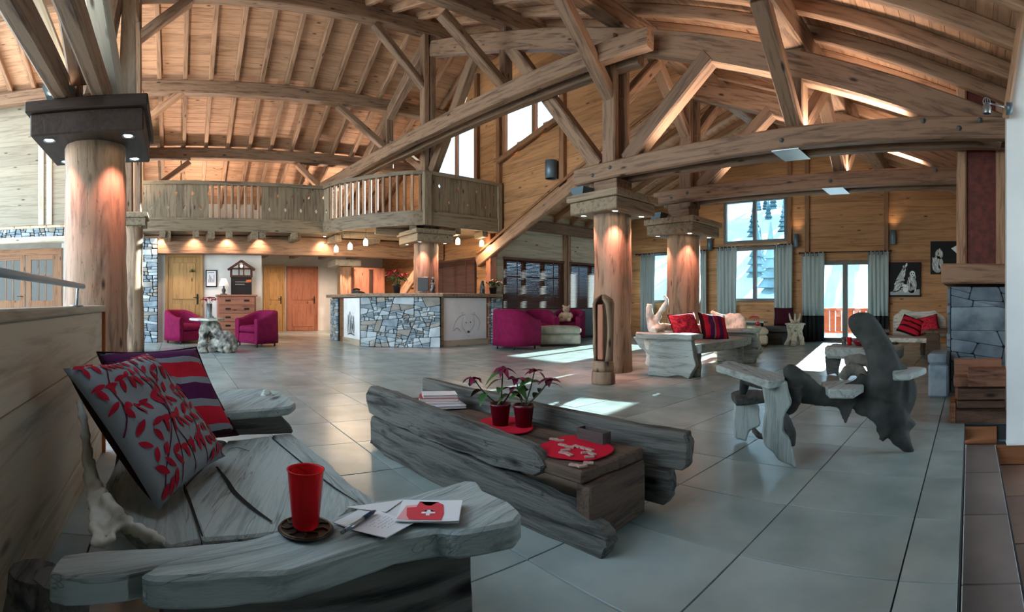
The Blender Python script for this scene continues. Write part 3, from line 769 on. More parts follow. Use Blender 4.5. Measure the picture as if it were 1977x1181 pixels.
pillar(-4.40, 6.92, 0.27, 0.43, 1.97, 2.22, 'log pillar behind the driftwood bench with red cushions', seed=8)
pillar(-9.25, 4.98, 0.255, 0.42, 2.12, 2.37, 'log pillar rising behind the reception counter', seed=11, tray=False, zt=2.42)
pillar(-9.15, -0.78, 0.185, 0.24, 2.27, 2.50, 'slim log pillar at the left beside the stone pilaster', seed=14, tray=True, zt=2.52, up=60)
# slim post behind the counter with its own small capital
p = thing('panel_pillar', 'squat panelled pillar with white capital behind the left end of the counter', 'pillar', (-12.6, 4.35, 0))
obj('shaft', boxm((-12.75, 4.2, 0), (-12.45, 4.5, 1.85), 0.02), M_RAFT, p)
obj('capital', boxm((-12.95, 4.0, 1.85), (-12.25, 4.7, 2.02), 0.012), M_PALE, p)
for yy in (4.15, 4.6):
    light('downlight_lamp', 'SPOT', (-12.2, yy, 1.83), 30, (1.0, 0.6, 0.45), (-12.55, yy, 0.5), spot_size=radians(80), spot_blend=0.7, shadow_soft_size=0.03)

# ================================================================== BALCONY
bal = thing('balcony', 'long timber balcony with diamond-pierced boards and a bowed front over the reception', 'balcony', (-10.9, 3.0, 2.44))
path = [Vector(p) for p in ((-10.9, -0.72), (-10.95, 3.3))]
curve_pts = [Vector((p[0], p[1])) for p in catmull([(-10.95, 3.3, 0), (-10.45, 3.42, 0), (-9.95, 3.72, 0), (-9.45, 4.1, 0), (-9.05, 4.48, 0), (-8.87, 4.78, 0)], 4)]
right_pts = [Vector((-8.87, 4.78)), Vector((-8.95, 6.68))]
ZB0, ZB1 = 2.66, 3.45
deck = [(-11.2, -0.72), (-10.9, -0.72)] + [(p.x, p.y) for p in curve_pts] + [(-8.95, 6.68), (-11.2, 6.68)]
bm = bmesh.new(); prism(bm, deck, 2.46, 2.62); bmesh.ops.recalc_face_normals(bm, faces=bm.faces[:]); obj('deck', bm, M_BALC, bal)
def along(pts):
    L = [0]
    for a, b in zip(pts, pts[1:]): L.append(L[-1] + (b - a).length)
    def at(s):
        for i in range(len(pts) - 1):
            if s <= L[i + 1] + 1e-6 or i == len(pts) - 2:
                d = (pts[i + 1] - pts[i]).normalized(); return pts[i] + d * (s - L[i]), d
    return at, L[-1]
def rail_strip(name, pts, z0, z1, w, mat, off=0.0):
    """continuous moulding swept along a plan polyline"""
    n = []
    for i, p in enumerate(pts):
        d = (pts[min(i + 1, len(pts) - 1)] - pts[max(i - 1, 0)]).normalized(); n.append(Vector((d.y, -d.x)))
    bm = bmesh.new(); rings = []
    for p, q in zip(pts, n):
        a = p + q * (off - w / 2); b = p + q * (off + w / 2)
        rings.append([bm.verts.new((a.x, a.y, z0)), bm.verts.new((b.x, b.y, z0)), bm.verts.new((b.x, b.y, z1)), bm.verts.new((a.x, a.y, z1))])
    for A, B in zip(rings, rings[1:]):
        for k in range(4): bm.faces.new((A[k], A[(k + 1) % 4], B[(k + 1) % 4], B[k]))
    bm.faces.new(rings[0]); bm.faces.new(rings[-1]); bmesh.ops.recalc_face_normals(bm, faces=bm.faces[:])
    d = pts[-1] - pts[0]; M = frame((pts[0].x, pts[0].y, z0), (d.x, d.y, 0), (0, 0, 1)); bm.transform(M.inverted())
    return obj(name, bm, mat, bal, M)
for pts, nm in ((path, 'straight'), (curve_pts, 'bowed'), (right_pts, 'side')):
    rail_strip('handrail', pts, ZB1, ZB1 + 0.075, 0.12, M_BALC)
    rail_strip('fascia', pts, 2.44, ZB0 + 0.04, 0.07, M_BALC, 0.02)
    rail_strip('bottom_moulding', pts, ZB0 + 0.02, ZB0 + 0.07, 0.12, M_BALC)
dia_h, dia_w = 0.055, 0.032
def pierced(w, hi, lo_, ln=ZB1 - ZB0 - 0.05):
    """a board with half-diamond notches; hi/lo_: which edges (left,right) carry an upper or lower notch"""
    L = []; Rr = []
    def edge(side, u, s):
        pts = [(u, 0)]
        if lo_[side]: z = 0.24; pts += [(u, z - dia_h), (u + s * dia_w, z), (u, z + dia_h)]
        if hi[side]: z = 0.55; pts += [(u, z - dia_h), (u + s * dia_w, z), (u, z + dia_h)]
        return pts + [(u, ln)]
    A = edge(0, 0.002, 1); B = edge(1, w - 0.002, -1)
    # build as quads strip between the two edges by shared heights
    hs = sorted({round(z, 4) for _, z in A + B})
    def uat(E, z):
        for (u0, z0), (u1, z1) in zip(E, E[1:]):
            if z0 - 1e-6 <= z <= z1 + 1e-6: return u0 + (u1 - u0) * ((z - z0) / (z1 - z0) if z1 > z0 else 0)
    bm = bmesh.new(); t = 0.03; rows = []
    for z in hs:
        a, b = uat(A, z), uat(B, z)
        rows.append([bm.verts.new((z, a, -t / 2)), bm.verts.new((z, b, -t / 2)), bm.verts.new((z, b, t / 2)), bm.verts.new((z, a, t / 2))])
    for P, Q in zip(rows, rows[1:]):
        for k in range(4): bm.faces.new((P[k], P[(k + 1) % 4], Q[(k + 1) % 4], Q[k]))
    bm.faces.new(rows[0]); bm.faces.new(rows[-1]); bmesh.ops.recalc_face_normals(bm, faces=bm.faces[:])
    return bm
def place_on(at, s, me, name, mat):
    p, d = at(s)
    n = Vector((d.y, -d.x))
    M = Matrix(((0, d.x, n.x, p.x), (0, d.y, n.y, p.y), (1, 0, 0, ZB0 + 0.05), (0, 0, 0, 1)))
    return obj(name, me, mat, bal, M)
_cache = {}
def board_me(w, hi, lo_):
    k = (round(w, 3), hi, lo_)
    if k not in _cache:
        b = pierced(w, hi, lo_); me = bpy.data.meshes.new('railing_board'); b.to_mesh(me); b.free(); me.materials.append(M_BALC); _cache[k] = me
    return _cache[k]
def baluster_me():
    if 'bal' not in _cache:
        b = beam_mesh(ZB1 - ZB0 - 0.05, 0.06, 0.06, 0.012, 1); me = bpy.data.meshes.new('baluster'); b.to_mesh(me); b.free(); me.materials.append(M_RAFT); _cache['bal'] = me
    return _cache['bal']
at, LL = along(path)
s = 0.0; j = 0; BW = 0.178
while s < LL - 0.05:
    if 1.36 < s < 2.52:
        place_on(at, s + 0.075, baluster_me(), 'baluster', None); s += 0.145
    else:
        w = min(BW, LL - s)
        l_up = j % 2 == 0
        place_on(at, s, board_me(w, (l_up, not l_up), (not l_up, l_up)), 'railing_board', None); s += BW; j += 1
at, LL = along(curve_pts)
place_on(at, 0.0, board_me(0.13, (False, False), (False, True)), 'railing_board', None)
place_on(at, 0.13, board_me(0.13, (False, False), (True, False)), 'railing_board', None)
s = 0.34
while s < LL - 0.12:
    place_on(at, s, baluster_me(), 'baluster', None); s += 0.155
obj('newel_post', boxm((-8.95, 4.70, 2.44), (-8.79, 4.88, 3.50), 0.012), M_BALC, bal)
obj('newel_post', boxm((-9.02, 6.58, 2.44), (-8.88, 6.70, 3.50), 0.012), M_BALC, bal)
at, LL = along(right_pts); s = 0.08; j = 1
while s < LL - 0.1:
    w = min(0.235, LL - 0.1 - s); l_up = j % 2 == 0
    place_on(at, s, board_me(w, (l_up, not l_up), (not l_up, l_up)), 'railing_board', None); s += 0.235; j += 1
# brackets under the bowed front and joist ends under the straight part
for a, b in (((-9.35, 4.75, 2.40), (-9.0, 4.55, 2.42)), ((-9.6, 4.9, 2.38), (-9.75, 4.05, 2.40)), ((-10.4, 4.9, 2.38), (-10.55, 3.62, 2.40)), ((-9.3, 5.6, 2.38), (-8.98, 5.6, 2.40)), ((-9.3, 6.3, 2.38), (-8.98, 6.3, 2.40))):
    beam('bracket', a, b, 0.14, 0.14, M_BALC, bal)
for k in range(5):
    y = -0.3 + 0.72 * k
    beam('joist_end', (-11.0, y, 2.37), (-10.78, y, 2.37), 0.13, 0.15, M_BALC, bal)
for k in range(6):
    y = -0.35 + 0.75 * k
    bm = bmesh.new(); lathe(bm, [(0.0, 0), (0.03, 0.002)], 10, T(-11.25, y, 2.435), caps=False); obj('soffit_bulb', bm, M_SPOT, bal)
    light('soffit_lamp', 'SPOT', (-11.3, y, 2.42), 22, (1.0, 0.66, 0.48), (-11.62, y, 1.4), spot_size=radians(100), spot_blend=0.8, shadow_soft_size=0.03)

# ================================================================== STONEWORK
def stone_cells(W, H, seed, amin, amax, slant=0.16, horiz=0.55, top_slope=None):
    rng = random.Random(seed); out = []
    def area(P): return abs(sum(P[i][0] * P[(i + 1) % len(P)][1] - P[(i + 1) % len(P)][0] * P[i][1] for i in range(len(P)))) / 2
    def cut(P, a, b, c):
        L, R = [], []
        for i in range(len(P)):
            p, q = P[i], P[(i + 1) % len(P)]; fp = a * p[0] + b * p[1] - c; fq = a * q[0] + b * q[1] - c
            (L if fp >= 0 else R).append(p)
            if fp * fq < 0:
                t = fp / (fp - fq); m = (p[0] + (q[0] - p[0]) * t, p[1] + (q[1] - p[1]) * t); L.append(m); R.append(m)
        return L, R
    def rec(P, dep):
        tgt = amin * (amax / amin) ** (rng.random() ** 1.4)
        A = area(P)
        if len(P) < 3: return
        if A < tgt or dep > 12: out.append(P); return
        xs = [p[0] for p in P]; ys = [p[1] for p in P]; w = max(xs) - min(xs); h = max(ys) - min(ys)
        t = rng.uniform(0.3, 0.7)
        if h > horiz * w:
            c0 = min(ys) + h * t; s = rng.uniform(-slant, slant); mx = (min(xs) + max(xs)) / 2
            L, R = cut(P, -s, 1, c0 - s * mx)
        else:
            c0 = min(xs) + w * t; s = rng.uniform(-slant, slant) * 1.6; my = (min(ys) + max(ys)) / 2
            L, R = cut(P, 1, -s, c0 - s * my)
        if len(L) < 3 or len(R) < 3: out.append(P); return
        rec(L, dep + 1); rec(R, dep + 1)
    rec([(0, 0), (W, 0), (W, H), (0, H)], 0)
    return out
def stone_wall(parent, M, W, H, seed, amin, amax, mats, gap=0.012, depth=0.05, back=0.03, mortar=True, horiz=0.55, slant=0.16):
    """stones proud of a mortar bed; M maps (u, v, d) with d outwards"""
    rng = random.Random(seed + 100)
    if mortar: obj('mortar', boxm((0, 0, -back), (W, H, depth * 0.35)), M_MORT, parent, M)
    for P in stone_cells(W, H, seed, amin, amax, slant, horiz):
        n = len(P); cx = sum(p[0] for p in P) / n; cy = sum(p[1] for p in P) / n
        Q = []
        # chip the corners so that the outline is irregular
        for i in range(n):
            p = Vector(P[i]); a = Vector(P[i - 1]); b = Vector(P[(i + 1) % n])
            k = rng.uniform(0.06, 0.25); e = rng.uniform(0.006, 0.022)
            Q += [p.lerp(a, min(k, e / max(0.03, (p - a).length))), p.lerp(b, min(k, e / max(0.03, (p - b).length)))]
        c = Vector((cx, cy)); d = depth * rng.uniform(0.75, 1.15)
        def ins(g, z):
            r = []
            for p in Q:
                v = p - c; L = max(v.length, 1e-4); r.append((c.x + v.x * max(0.2, 1 - g / L) - c.x, c.y + v.y * max(0.2, 1 - g / L) - c.y, z))
            return r
        m = len(Q); A = ins(gap * 0.7, 0); B = ins(gap * 0.7, d * 0.8); C = ins(gap * 0.7 + 0.007, d + rng.uniform(-0.004, 0.006))
        V = A + B + C + [(0, 0, d + rng.uniform(0, 0.008))]
        f = [(i, (i + 1) % m, m + (i + 1) % m, m + i) for i in range(m)] + [(m + i, m + (i + 1) % m, 2 * m + (i + 1) % m, 2 * m + i) for i in range(m)] + [(2 * m + i, 2 * m + (i + 1) % m, 3 * m) for i in range(m)]
        obj('stone', mesh('stone', V, f), rng.choice(mats), parent, M @ T(c.x, c.y, 0))
M_STA = noisy('schist_pale', '#94a1a7', '#b4bfc3', scale=5, rough=0.8, bump=0.6, dist=0.02, var=0.2)
M_STB = noisy('schist_blue', '#687a85', '#8d9ba3', scale=6, rough=0.75, bump=0.6, dist=0.02, var=0.25)
M_STC = noisy('schist_brown', '#7d7a73', '#9d9a92', scale=5, rough=0.8, bump=0.6, dist=0.02, var=0.2)
STS = [M_STA, M_STA, M_STB, M_STB, M_STC]

# ================================================================== RECEPTION COUNTER
ct = thing('reception_counter', 'angled reception counter with a rubble stone front and two painted animal panels', 'counter', (-9.6, 4.6, 0))
CA, CB, CC, CDD = Vector((-11.75, 3.74)), Vector((-9.76, 3.74)), Vector((-8.75, 5.05)), Vector((-9.0, 6.42))
def vframe(a, b, z=0):
    """u along a->b, v up, d outwards (to the right of a->b seen from above)"""
    d = (b - a).normalized(); n = Vector((d.y, -d.x))
    return Matrix(((d.x, 0, n.x, a.x), (d.y, 0, n.y, a.y), (0, 1, 0, z), (0, 0, 0, 1)))
ctop = [CA + Vector((-0.1, -0.12)), CB + Vector((0.03, -0.12)), CC + Vector((0.13, -0.03)), CDD + Vector((0.14, 0.0)), Vector((-9.28, 6.6)), Vector((-9.28, 5.3)), Vector((-9.9, 4.36)), Vector((-11.85, 4.36))]
bm = bmesh.new(); prism(bm, [(p.x, p.y) for p in ctop], 1.02, 1.09); bmesh.ops.recalc_face_normals(bm, faces=bm.faces[:]); bmesh.ops.bevel(bm, geom=bm.edges[:], offset=0.008, segments=1, affect='EDGES')
obj('countertop', bm, wood('counter_top', '#8d7b68', '#5b4c40', var=0.0), ct)
body = [CA, CB + Vector((-0.02, 0.06)), CC + Vector((-0.07, 0.0)), CDD + Vector((-0.05, 0)), Vector((-9.28, 6.42)), Vector((-9.28, 5.4)), Vector((-9.95, 4.3)), Vector((-11.75, 4.3))]
bm = bmesh.new(); prism(bm, [(p.x, p.y) for p in body], 0.0, 1.02); bmesh.ops.recalc_face_normals(bm, faces=bm.faces[:])
obj('carcass', bm, M_TRIM, ct)
st = obj('stone_front', boxm((0, 0, -0.03), ((CC - CB).length, 1.01, 0.02)), M_MORT, ct, vframe(CB, CC))
stone_wall(st, vframe(CB, CC) @ T(0, 0, 0.0), (CC - CB).length, 1.01, 21, 0.003, 0.09, STS, mortar=False, gap=0.007, slant=0.3)
M_PANEL = noisy('painted_panel', '#e6e9e9', '#f4f6f6', scale=3, rough=0.6, bump=0.0, var=0.0)
M_SKET = base_mat('pencil_grey', '#8f969a', 0.8); M_SKETD = base_mat('sketch_dark', '#4b5053', 0.8); M_SKETL = base_mat('sketch_light', '#b9c0c3', 0.8)
Lf = (CB - CA).length; Rf = (CDD - CC).length
pl = obj('wolf_panel', boxm((0.95, 0.13, 0), (Lf - 0.04, 1.0, 0.02)), M_PANEL, ct, vframe(CA, CB) @ T(0, 0, 0.004), label='white panel with a grey sketch of wolves')
obj('kickboard', boxm((0.9, 0.0, 0), (Lf - 0.02, 0.13, 0.03)), M_PALE, ct, vframe(CA, CB) @ T(0, 0, 0.003))
pr_ = obj('bear_panel', boxm((0.06, 0.13, 0), (Rf - 0.06, 1.0, 0.02)), M_PANEL, ct, vframe(CC, CDD) @ T(0, 0, -0.048), label='white panel with a pale drawing of a polar bear')
obj('kickboard', boxm((0.02, 0.0, 0), (Rf, 0.13, 0.03)), M_PALE, ct, vframe(CC, CDD) @ T(0, 0, -0.048))
obj('end_post', boxm((0.0, 0, -0.02), (0.07, 1.02, 0.05)), M_BALC, ct, vframe(CC, CDD) @ T(0, 0, -0.04))
obj('end_post', boxm((Rf - 0.02, 0, -0.02), (Rf + 0.10, 1.02, 0.05)), M_RED, ct, vframe(CC, CDD) @ T(0, 0, -0.04))
stone_wall(ct, vframe(CA, CB) @ T(0.0, 0.0, 0.0), 0.55, 1.0, 33, 0.004, 0.03, STS, gap=0.01)
def ink(parent, M, polys, mat, d=0.0015):
    """flat printed or painted shapes, a hair proud of their board"""
    bm = bmesh.new()
    for P in polys:
        vs = [bm.verts.new((p[0], p[1], d)) for p in P]
        try: bm.faces.new(vs)
        except ValueError: pass
    bmesh.ops.triangulate(bm, faces=bm.faces[:])
    return obj('drawing', bm, mat, parent, M, kind='stuff')
def ell(cx, cy, rx, ry, n=14, a0=0): return [(cx + rx * cos(2 * pi * k / n) * cos(a0) - ry * sin(2 * pi * k / n) * sin(a0), cy + rx * cos(2 * pi * k / n) * sin(a0) + ry * sin(2 * pi * k / n) * cos(a0)) for k in range(n)]
def stroke(pts, w):
    """a tapering brush stroke along pts as one polygon"""
    P = catmull([(p[0], p[1], 0) for p in pts], 5); L, R = [], []
    for i, p in enumerate(P):
        d = (P[min(i + 1, len(P) - 1)] - P[max(i - 1, 0)]).normalized(); n = Vector((-d.y, d.x, 0)) * w * (0.25 + 0.75 * sin(pi * (0.08 + 0.84 * i / (len(P) - 1)))) / 2
        L.append(((p + n).x, (p + n).y)); R.append(((p - n).x, (p - n).y))
    return L + R[::-1]
MB = vframe(CC, CDD) @ T(Rf * 0.55, 0.32, -0.048 + 0.02)
ink(pr_, MB, [stroke([(-0.42, -0.02), (-0.34, 0.18), (-0.2, 0.3), (-0.05, 0.33)], 0.02), stroke([(0.3, -0.02), (0.36, 0.16), (0.25, 0.3), (0.1, 0.34)], 0.02), stroke([(-0.12, 0.28), (-0.16, 0.1), (-0.07, -0.02), (-0.02, -0.08)], 0.016), stroke([(0.17, 0.29), (0.19, 0.12), (0.1, 0.0), (0.05, -0.08)], 0.016), stroke([(-0.4, 0.0), (-0.3, 0.05), (-0.2, -0.02)], 0.03), stroke([(-0.02, -0.1), (0.03, -0.13), (0.08, -0.09)], 0.012), stroke([(-0.13, 0.3), (-0.17, 0.37), (-0.1, 0.36)], 0.014), stroke([(0.17, 0.3), (0.22, 0.36), (0.15, 0.36)], 0.014)], M_SKETL)
ink(pr_, MB, [ell(-0.045, 0.16, 0.014, 0.016), ell(0.085, 0.165, 0.014, 0.016), ell(0.025, -0.035, 0.04, 0.026)], M_SKETD, 0.002)
MWv = vframe(CA, CB) @ T(1.42, 0.2, 0.024)
rng = random.Random(4); sk = []
for cx in (-0.16, -0.05, 0.07, 0.18):
    h = rng.uniform(0.36, 0.5)
    for q in range(7): sk.append(stroke([(cx + rng.uniform(-.04, .04), 0.02), (cx + rng.uniform(-.05, .05), h * 0.5), (cx + rng.uniform(-.03, .03), h)], 0.022))
    sk.append(ell(cx, h, 0.035, 0.05))
ink(pl, MWv, sk, M_SKET); ink(pl, MWv, [ell(cx, 0.3, 0.01, 0.01, 8) for cx in (-0.17, -0.14, -0.06, -0.03, 0.06, 0.09)] + [stroke([(-0.2, 0.0), (0, 0.03), (0.25, 0.0)], 0.03)], M_SKETD, 0.002)
# stone stub between counter and window
ss = thing('stone_pier', 'short pier of stacked stones at the right end of the counter', 'pier', (-9.05, 6.62, 0))
obj('core', boxm((-9.24, 6.45, 0), (-8.98, 6.74, 1.01)), M_MORT, ss)
stone_wall(ss, vframe(Vector((-8.98, 6.45)), Vector((-8.98, 6.74))), 0.29, 1.0, 51, 0.004, 0.03, STS, mortar=False)
stone_wall(ss, vframe(Vector((-9.24, 6.45)), Vector((-8.98, 6.45))), 0.26, 1.0, 52, 0.004, 0.03, STS, mortar=False)
obj('slab', boxm((-9.26, 6.40, 1.02), (-8.92, 6.74, 1.09), 0.01), M_BALC, ss)

# stone pilaster at the left of the plastered wall, stones round the glazed doors
def stone_struct(name, a, b, z0, z1, seed, amin, amax, mats=STS, depth=0.05):
    g = group_struct(name); stone_wall(g, vframe(Vector(a), Vector(b), z0), (Vector(b) - Vector(a)).length, z1 - z0, seed, amin, amax, mats, depth=depth); return g
stone_struct('wall_pilaster', (-11.5, -1.12), (-11.45, -0.42), 0.0, 2.36, 61, 0.008, 0.07)
stone_struct('wall_stone_band', (XD + 0.12, -6.0), (XD + 0.12, -1.0), 2.44, 2.68, 62, 0.006, 0.05)
stone_struct('wall_stone_left', (XD + 0.05, -6.0), (XD + 0.05, -4.42), 0.0, 2.3, 63, 0.01, 0.08, [M_STB])

# ================================================================== FIREPLACE
fp = thing('fireplace', 'stone fireplace with a timber mantel and a rusted steel flue between posts', 'fireplace', (0.1, 5.3, 0))
obj('core', boxm((-0.17, 5.16, 0), (0.86, 6.1, 1.06)), M_MORT, fp)
FM = [M_STONED, M_STONED, M_STONE]
sf = obj('stone_face', boxm((0, 0, -0.02), (1.04, 1.06, 0.02)), M_MORT, fp, vframe(Vector((-0.19, 5.15)), Vector((0.91, 5.15))))
stone_wall(sf, vframe(Vector((-0.19, 5.15)), Vector((0.91, 5.15))), 1.04, 1.06, 77, 0.014, 0.2, FM, mortar=False, gap=0.004, slant=0.3, depth=0.04)
stone_wall(fp, vframe(Vector((-0.18, 6.1)), Vector((-0.18, 5.14))), 0.96, 1.06, 78, 0.014, 0.15, FM, mortar=True, gap=0.005)
m_ = slab([(-0.28, 5.02), (0.87, 5.02), (0.87, 6.15), (-0.28, 6.15)], 0.2, bevel=0.015, cuts=1, amp=0.006)
mt = obj('mantel', m_, M_RAFT, fp, T(0, 0, 1.29))
obj('flue', boxm((-0.03, 5.42, 1.29), (0.29, 5.8, 3.3)), M_RUST, fp)
beam('flue_post', (-0.085, 5.42, 1.29), (-0.085, 5.42, 3.28), 0.11, 0.11, M_RAFT, fp)
beam('flue_post', (0.335, 5.42, 1.29), (0.335, 5.42, 3.15), 0.11, 0.11, M_RAFT, fp)
beam('flue_post', (-0.085, 5.8, 1.29), (-0.085, 5.8, 3.28), 0.11, 0.11, M_RAFT, fp)
hs_ = thing('hearth_stone', 'rough grey stone block jutting out at the left foot of the fireplace', 'stone', (-0.3, 4.9, 0))
bm = slab([(-0.40, 4.75), (-0.2, 4.72), (-0.2, 5.1), (-0.38, 5.1)], 0.1, bevel=0.02, cuts=1, amp=0.012); obj('top_slab', bm, M_STONE, hs_, T(0, 0, 0.42))
bm = boxm((-0.39, 4.76, 0.0), (-0.2, 5.09, 0.32), 0.02); roughen(bm, 0.02, 6); obj('block', bm, M_STB, hs_)
# timber edge of the hearth platform
hp = group_struct('trim_1'); M_RISER = wood('hearth_riser', '#96603c', '#7a4a2b', var=0.05, bump=0.05)
beam('riser_board', (-0.05, 3.755, -0.085), (0.2, 3.755, -0.085), 0.05, 0.13, M_RISER, hp, jit=0)
beam('riser_board', (0.16, 3.74, -0.23), (1.5, 3.74, -0.23), 0.05, 0.15, M_RISER, hp, jit=0)
obj('platform', boxm((-0.05, 3.78, -0.14), (0.9, 5.14, -0.004), 0.0), M_STONED, hp)
beam('slanted_trim', (0.262, 3.66, 2.25), (0.42, 3.66, 3.25), 0.05, 0.07, M_RAFT, wall_return, up=(0, 1, 0), jit=0)

# recessed downlights over the recess and the reception
for x, y, e in ((-14.2, 2.9, 55), (-14.2, 4.0, 55), (-12.6, 5.7, 130), (-13.4, 5.2, 90)):
    bm = bmesh.new(); lathe(bm, [(0.0, 0), (0.035, 0.002), (0.05, -0.004), (0.055, 0.006)], 12, T(x, y, 2.43), caps=False); obj('recess_bulb', bm, M_SPOT, mez)
    light('recess_lamp', 'SPOT', (x, y, 2.40), e, (1.0, 0.72, 0.55), (x - 0.6, y + 0.1, 0.6), spot_size=radians(120), spot_blend=0.8, shadow_soft_size=0.05)
# ================================================================== LOW PARTITION AND HANDRAIL
part = thing('partition', 'low boarded pine partition behind the front bench, topped by a steel handrail', 'partition', (-1.8, -0.45, 0))
for z0, z1 in ((0.0, 0.153), (0.157, 0.596), (0.60, 0.846)):
    beam('plank', (-3.0, -0.47, (z0 + z1) / 2), (-0.55, -0.47, (z0 + z1) / 2), 0.05, z1 - z0, M_PALE, part, jit=0, ch=0.004)
beam('cap', (-3.03, -0.475, 0.866), (-0.5, -0.475, 0.866), 0.10, 0.034, M_PALE, part, jit=0, ch=0.006)
obj('end_strip', boxm((-3.025, -0.50, 0.0), (-3.002, -0.425, 0.845), 0.003), wood('orange_strip', '#a0541f', '#7c3d14', var=0, knots=False), part)
hr = obj('handrail', (lambda b: (tube(b, [(-2.30, -0.43, 0.975), (-0.5, -0.43, 0.975)], 0.0125, 12, 1), b)[1])(bmesh.new()), M_RAILM, part)
for x in (-2.2, -0.9):
    bm = bmesh.new(); tube(bm, [(x, -0.44, 0.883), (x, -0.435, 0.968)], 0.006, 8, 1); tube(bm, [(x, -0.44, 0.883), (x, -0.44, 0.889)], 0.03, 12, 1)
    obj('rail_bracket', bm, M_STEEL, part)

# ================================================================== FRONT DRIFTWOOD BENCH
def pz(pts, z): return [atZ(x, y, z) for x, y in pts]
def plank_at(name, pts, z, t, mat, parent, seed=0, amp=0.006, bevel=0.007, wav=2, wamp=0.006, cuts=2):
    """a worn plank whose top lies at height z; pts are points of its top outline in place"""
    P = [Vector((p[0], p[1])) for p in pts]
    if sum(P[i].x * P[(i + 1) % len(P)].y - P[(i + 1) % len(P)].x * P[i].y for i in range(len(P))) < 0: P = P[::-1]
    c = sum(P, Vector((0, 0))) / len(P)
    # local X along the longest diagonal, so that the grain follows the plank
    far = max(((a, b) for a in P for b in P), key=lambda ab: (ab[0] - ab[1]).length); d = (far[1] - far[0]).normalized()
    Q = [Vector(((p - c).dot(d), (p - c).dot(Vector((-d.y, d.x))))) for p in P]
    L = wavy_loop([(q.x, q.y) for q in Q], wav, wamp, seed)
    M = Matrix(((d.x, -d.y, 0, c.x), (d.y, d.x, 0, c.y), (0, 0, 1, z), (0, 0, 0, 1)))
    return obj(name, slab(L, t, bevel=bevel, amp=amp, seed=seed, cuts=cuts), mat, parent, M)
fb = thing('driftwood_bench', 'pale driftwood bench in the foreground, its wide arm carrying a red tumbler and paper', 'bench', (-1.3, 0.25, 0))
SZ, AZ = 0.36, 0.46
plank_at('seat_plank', pz([(355, 938), (440, 850), (521, 841), (690, 973), (640, 1010), (391, 1039), (372, 990)], SZ), SZ, 0.06, M_DRIFT, fb, 1, amp=0.004)
plank_at('seat_plank', pz([(524, 839), (562, 834), (598, 861), (638, 893), (674, 929), (735, 968), (700, 985), (608, 911)], SZ), SZ - 0.002, 0.06, M_DRIFT, fb, 2, amp=0.004)
plank_at('seat_plank', pz([(355, 938), (391, 1039), (330, 1054), (285, 1032), (235, 985), (205, 930), (240, 862), (330, 838), (438, 849)], SZ), SZ - 0.002, 0.06, M_DRIFT, fb, 3, amp=0.004)
# shade inside the seat cracks, painted as flat dark strips
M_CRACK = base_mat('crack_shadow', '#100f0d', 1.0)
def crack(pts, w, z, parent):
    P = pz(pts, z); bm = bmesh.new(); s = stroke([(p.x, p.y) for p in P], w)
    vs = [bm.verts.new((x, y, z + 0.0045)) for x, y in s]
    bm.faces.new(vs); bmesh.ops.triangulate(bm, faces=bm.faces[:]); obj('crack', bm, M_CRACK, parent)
crack([(418, 903), (438, 930), (452, 952), (485, 982), (524, 1010)], 0.016, SZ, fb); crack([(355, 938), (365, 965), (378, 1005), (391, 1039)], 0.008, SZ, fb)
crack([(440, 870), (455, 866), (470, 869), (482, 873)], 0.006, SZ, fb); crack([(521, 843), (575, 889), (640, 940), (690, 972)], 0.008, SZ, fb)
# near arm: front plank and the longer plank behind it
plank_at('arm_plank', pz([(267, 1107), (303, 1087), (400, 1060), (520, 1028), (640, 1000), (726, 966), (791, 956), (896, 927), (922, 928), (935, 945), (984, 968), (1007, 990), (995, 1007), (890, 1027), (848, 1023), (763, 1038), (650, 1073), (565, 1101), (480, 1105), (295, 1115)], AZ), AZ, 0.055, M_DRIFT, fb, 5, amp=0.003, wav=2, wamp=0.003)
plank_at('arm_plank', pz([(96, 1097), (110, 1078), (121, 1065), (192, 1057), (318, 1048), (470, 1036), (560, 1015), (520, 1032), (400, 1062), (303, 1088), (263, 1095), (212, 1102), (125, 1105)], AZ), AZ - 0.006, 0.05, M_DRIFT, fb, 6, amp=0.003, wav=2, wamp=0.003)
# panel below the near arm, legs
e0, e1 = atZ(270, 1125, AZ - 0.06), atZ(892, 1035, AZ - 0.06)
d_ = Vector((e1.x - e0.x, e1.y - e0.y, 0)); L_ = d_.length; d_.normalize()
bm = slab(wavy_loop([(0.0, 0.0), (L_, 0.02), (L_ - 0.015, 0.40), (0.0, 0.40)], 4, 0.008, 8), 0.05, cuts=2, amp=0.005)
obj('side_panel', bm, M_SLEEP, fb, Matrix(((d_.x, 0, d_.y, e0.x + 0.01), (d_.y, 0, -d_.x, e0.y + 0.035), (0, 1, 0, 0), (0, 0, 0, 1))))
for q, (x, y) in enumerate(((110, 1135), (60, 1120))):
    p = atZ(x, y, 0.36)
    bm = bmesh.new(); tube(bm, [(p.x, p.y, 0), (p.x + 0.01, p.y, 0.2), (p.x, p.y + 0.01, 0.38)], [0.07, 0.06, 0.055], 10, 4, nz=0.2, seed=q); obj('leg', bm, M_SLEEP, fb)
for q, (x, y) in enumerate(((-2.0, 0.18), (-2.05, -0.2))):
    bm = bmesh.new(); tube(bm, [(x, y, 0), (x + 0.01, y, 0.2), (x, y + 0.01, 0.32)], [0.07, 0.06, 0.055], 10, 4, nz=0.2, seed=q); obj('leg', bm, M_SLEEP, fb)
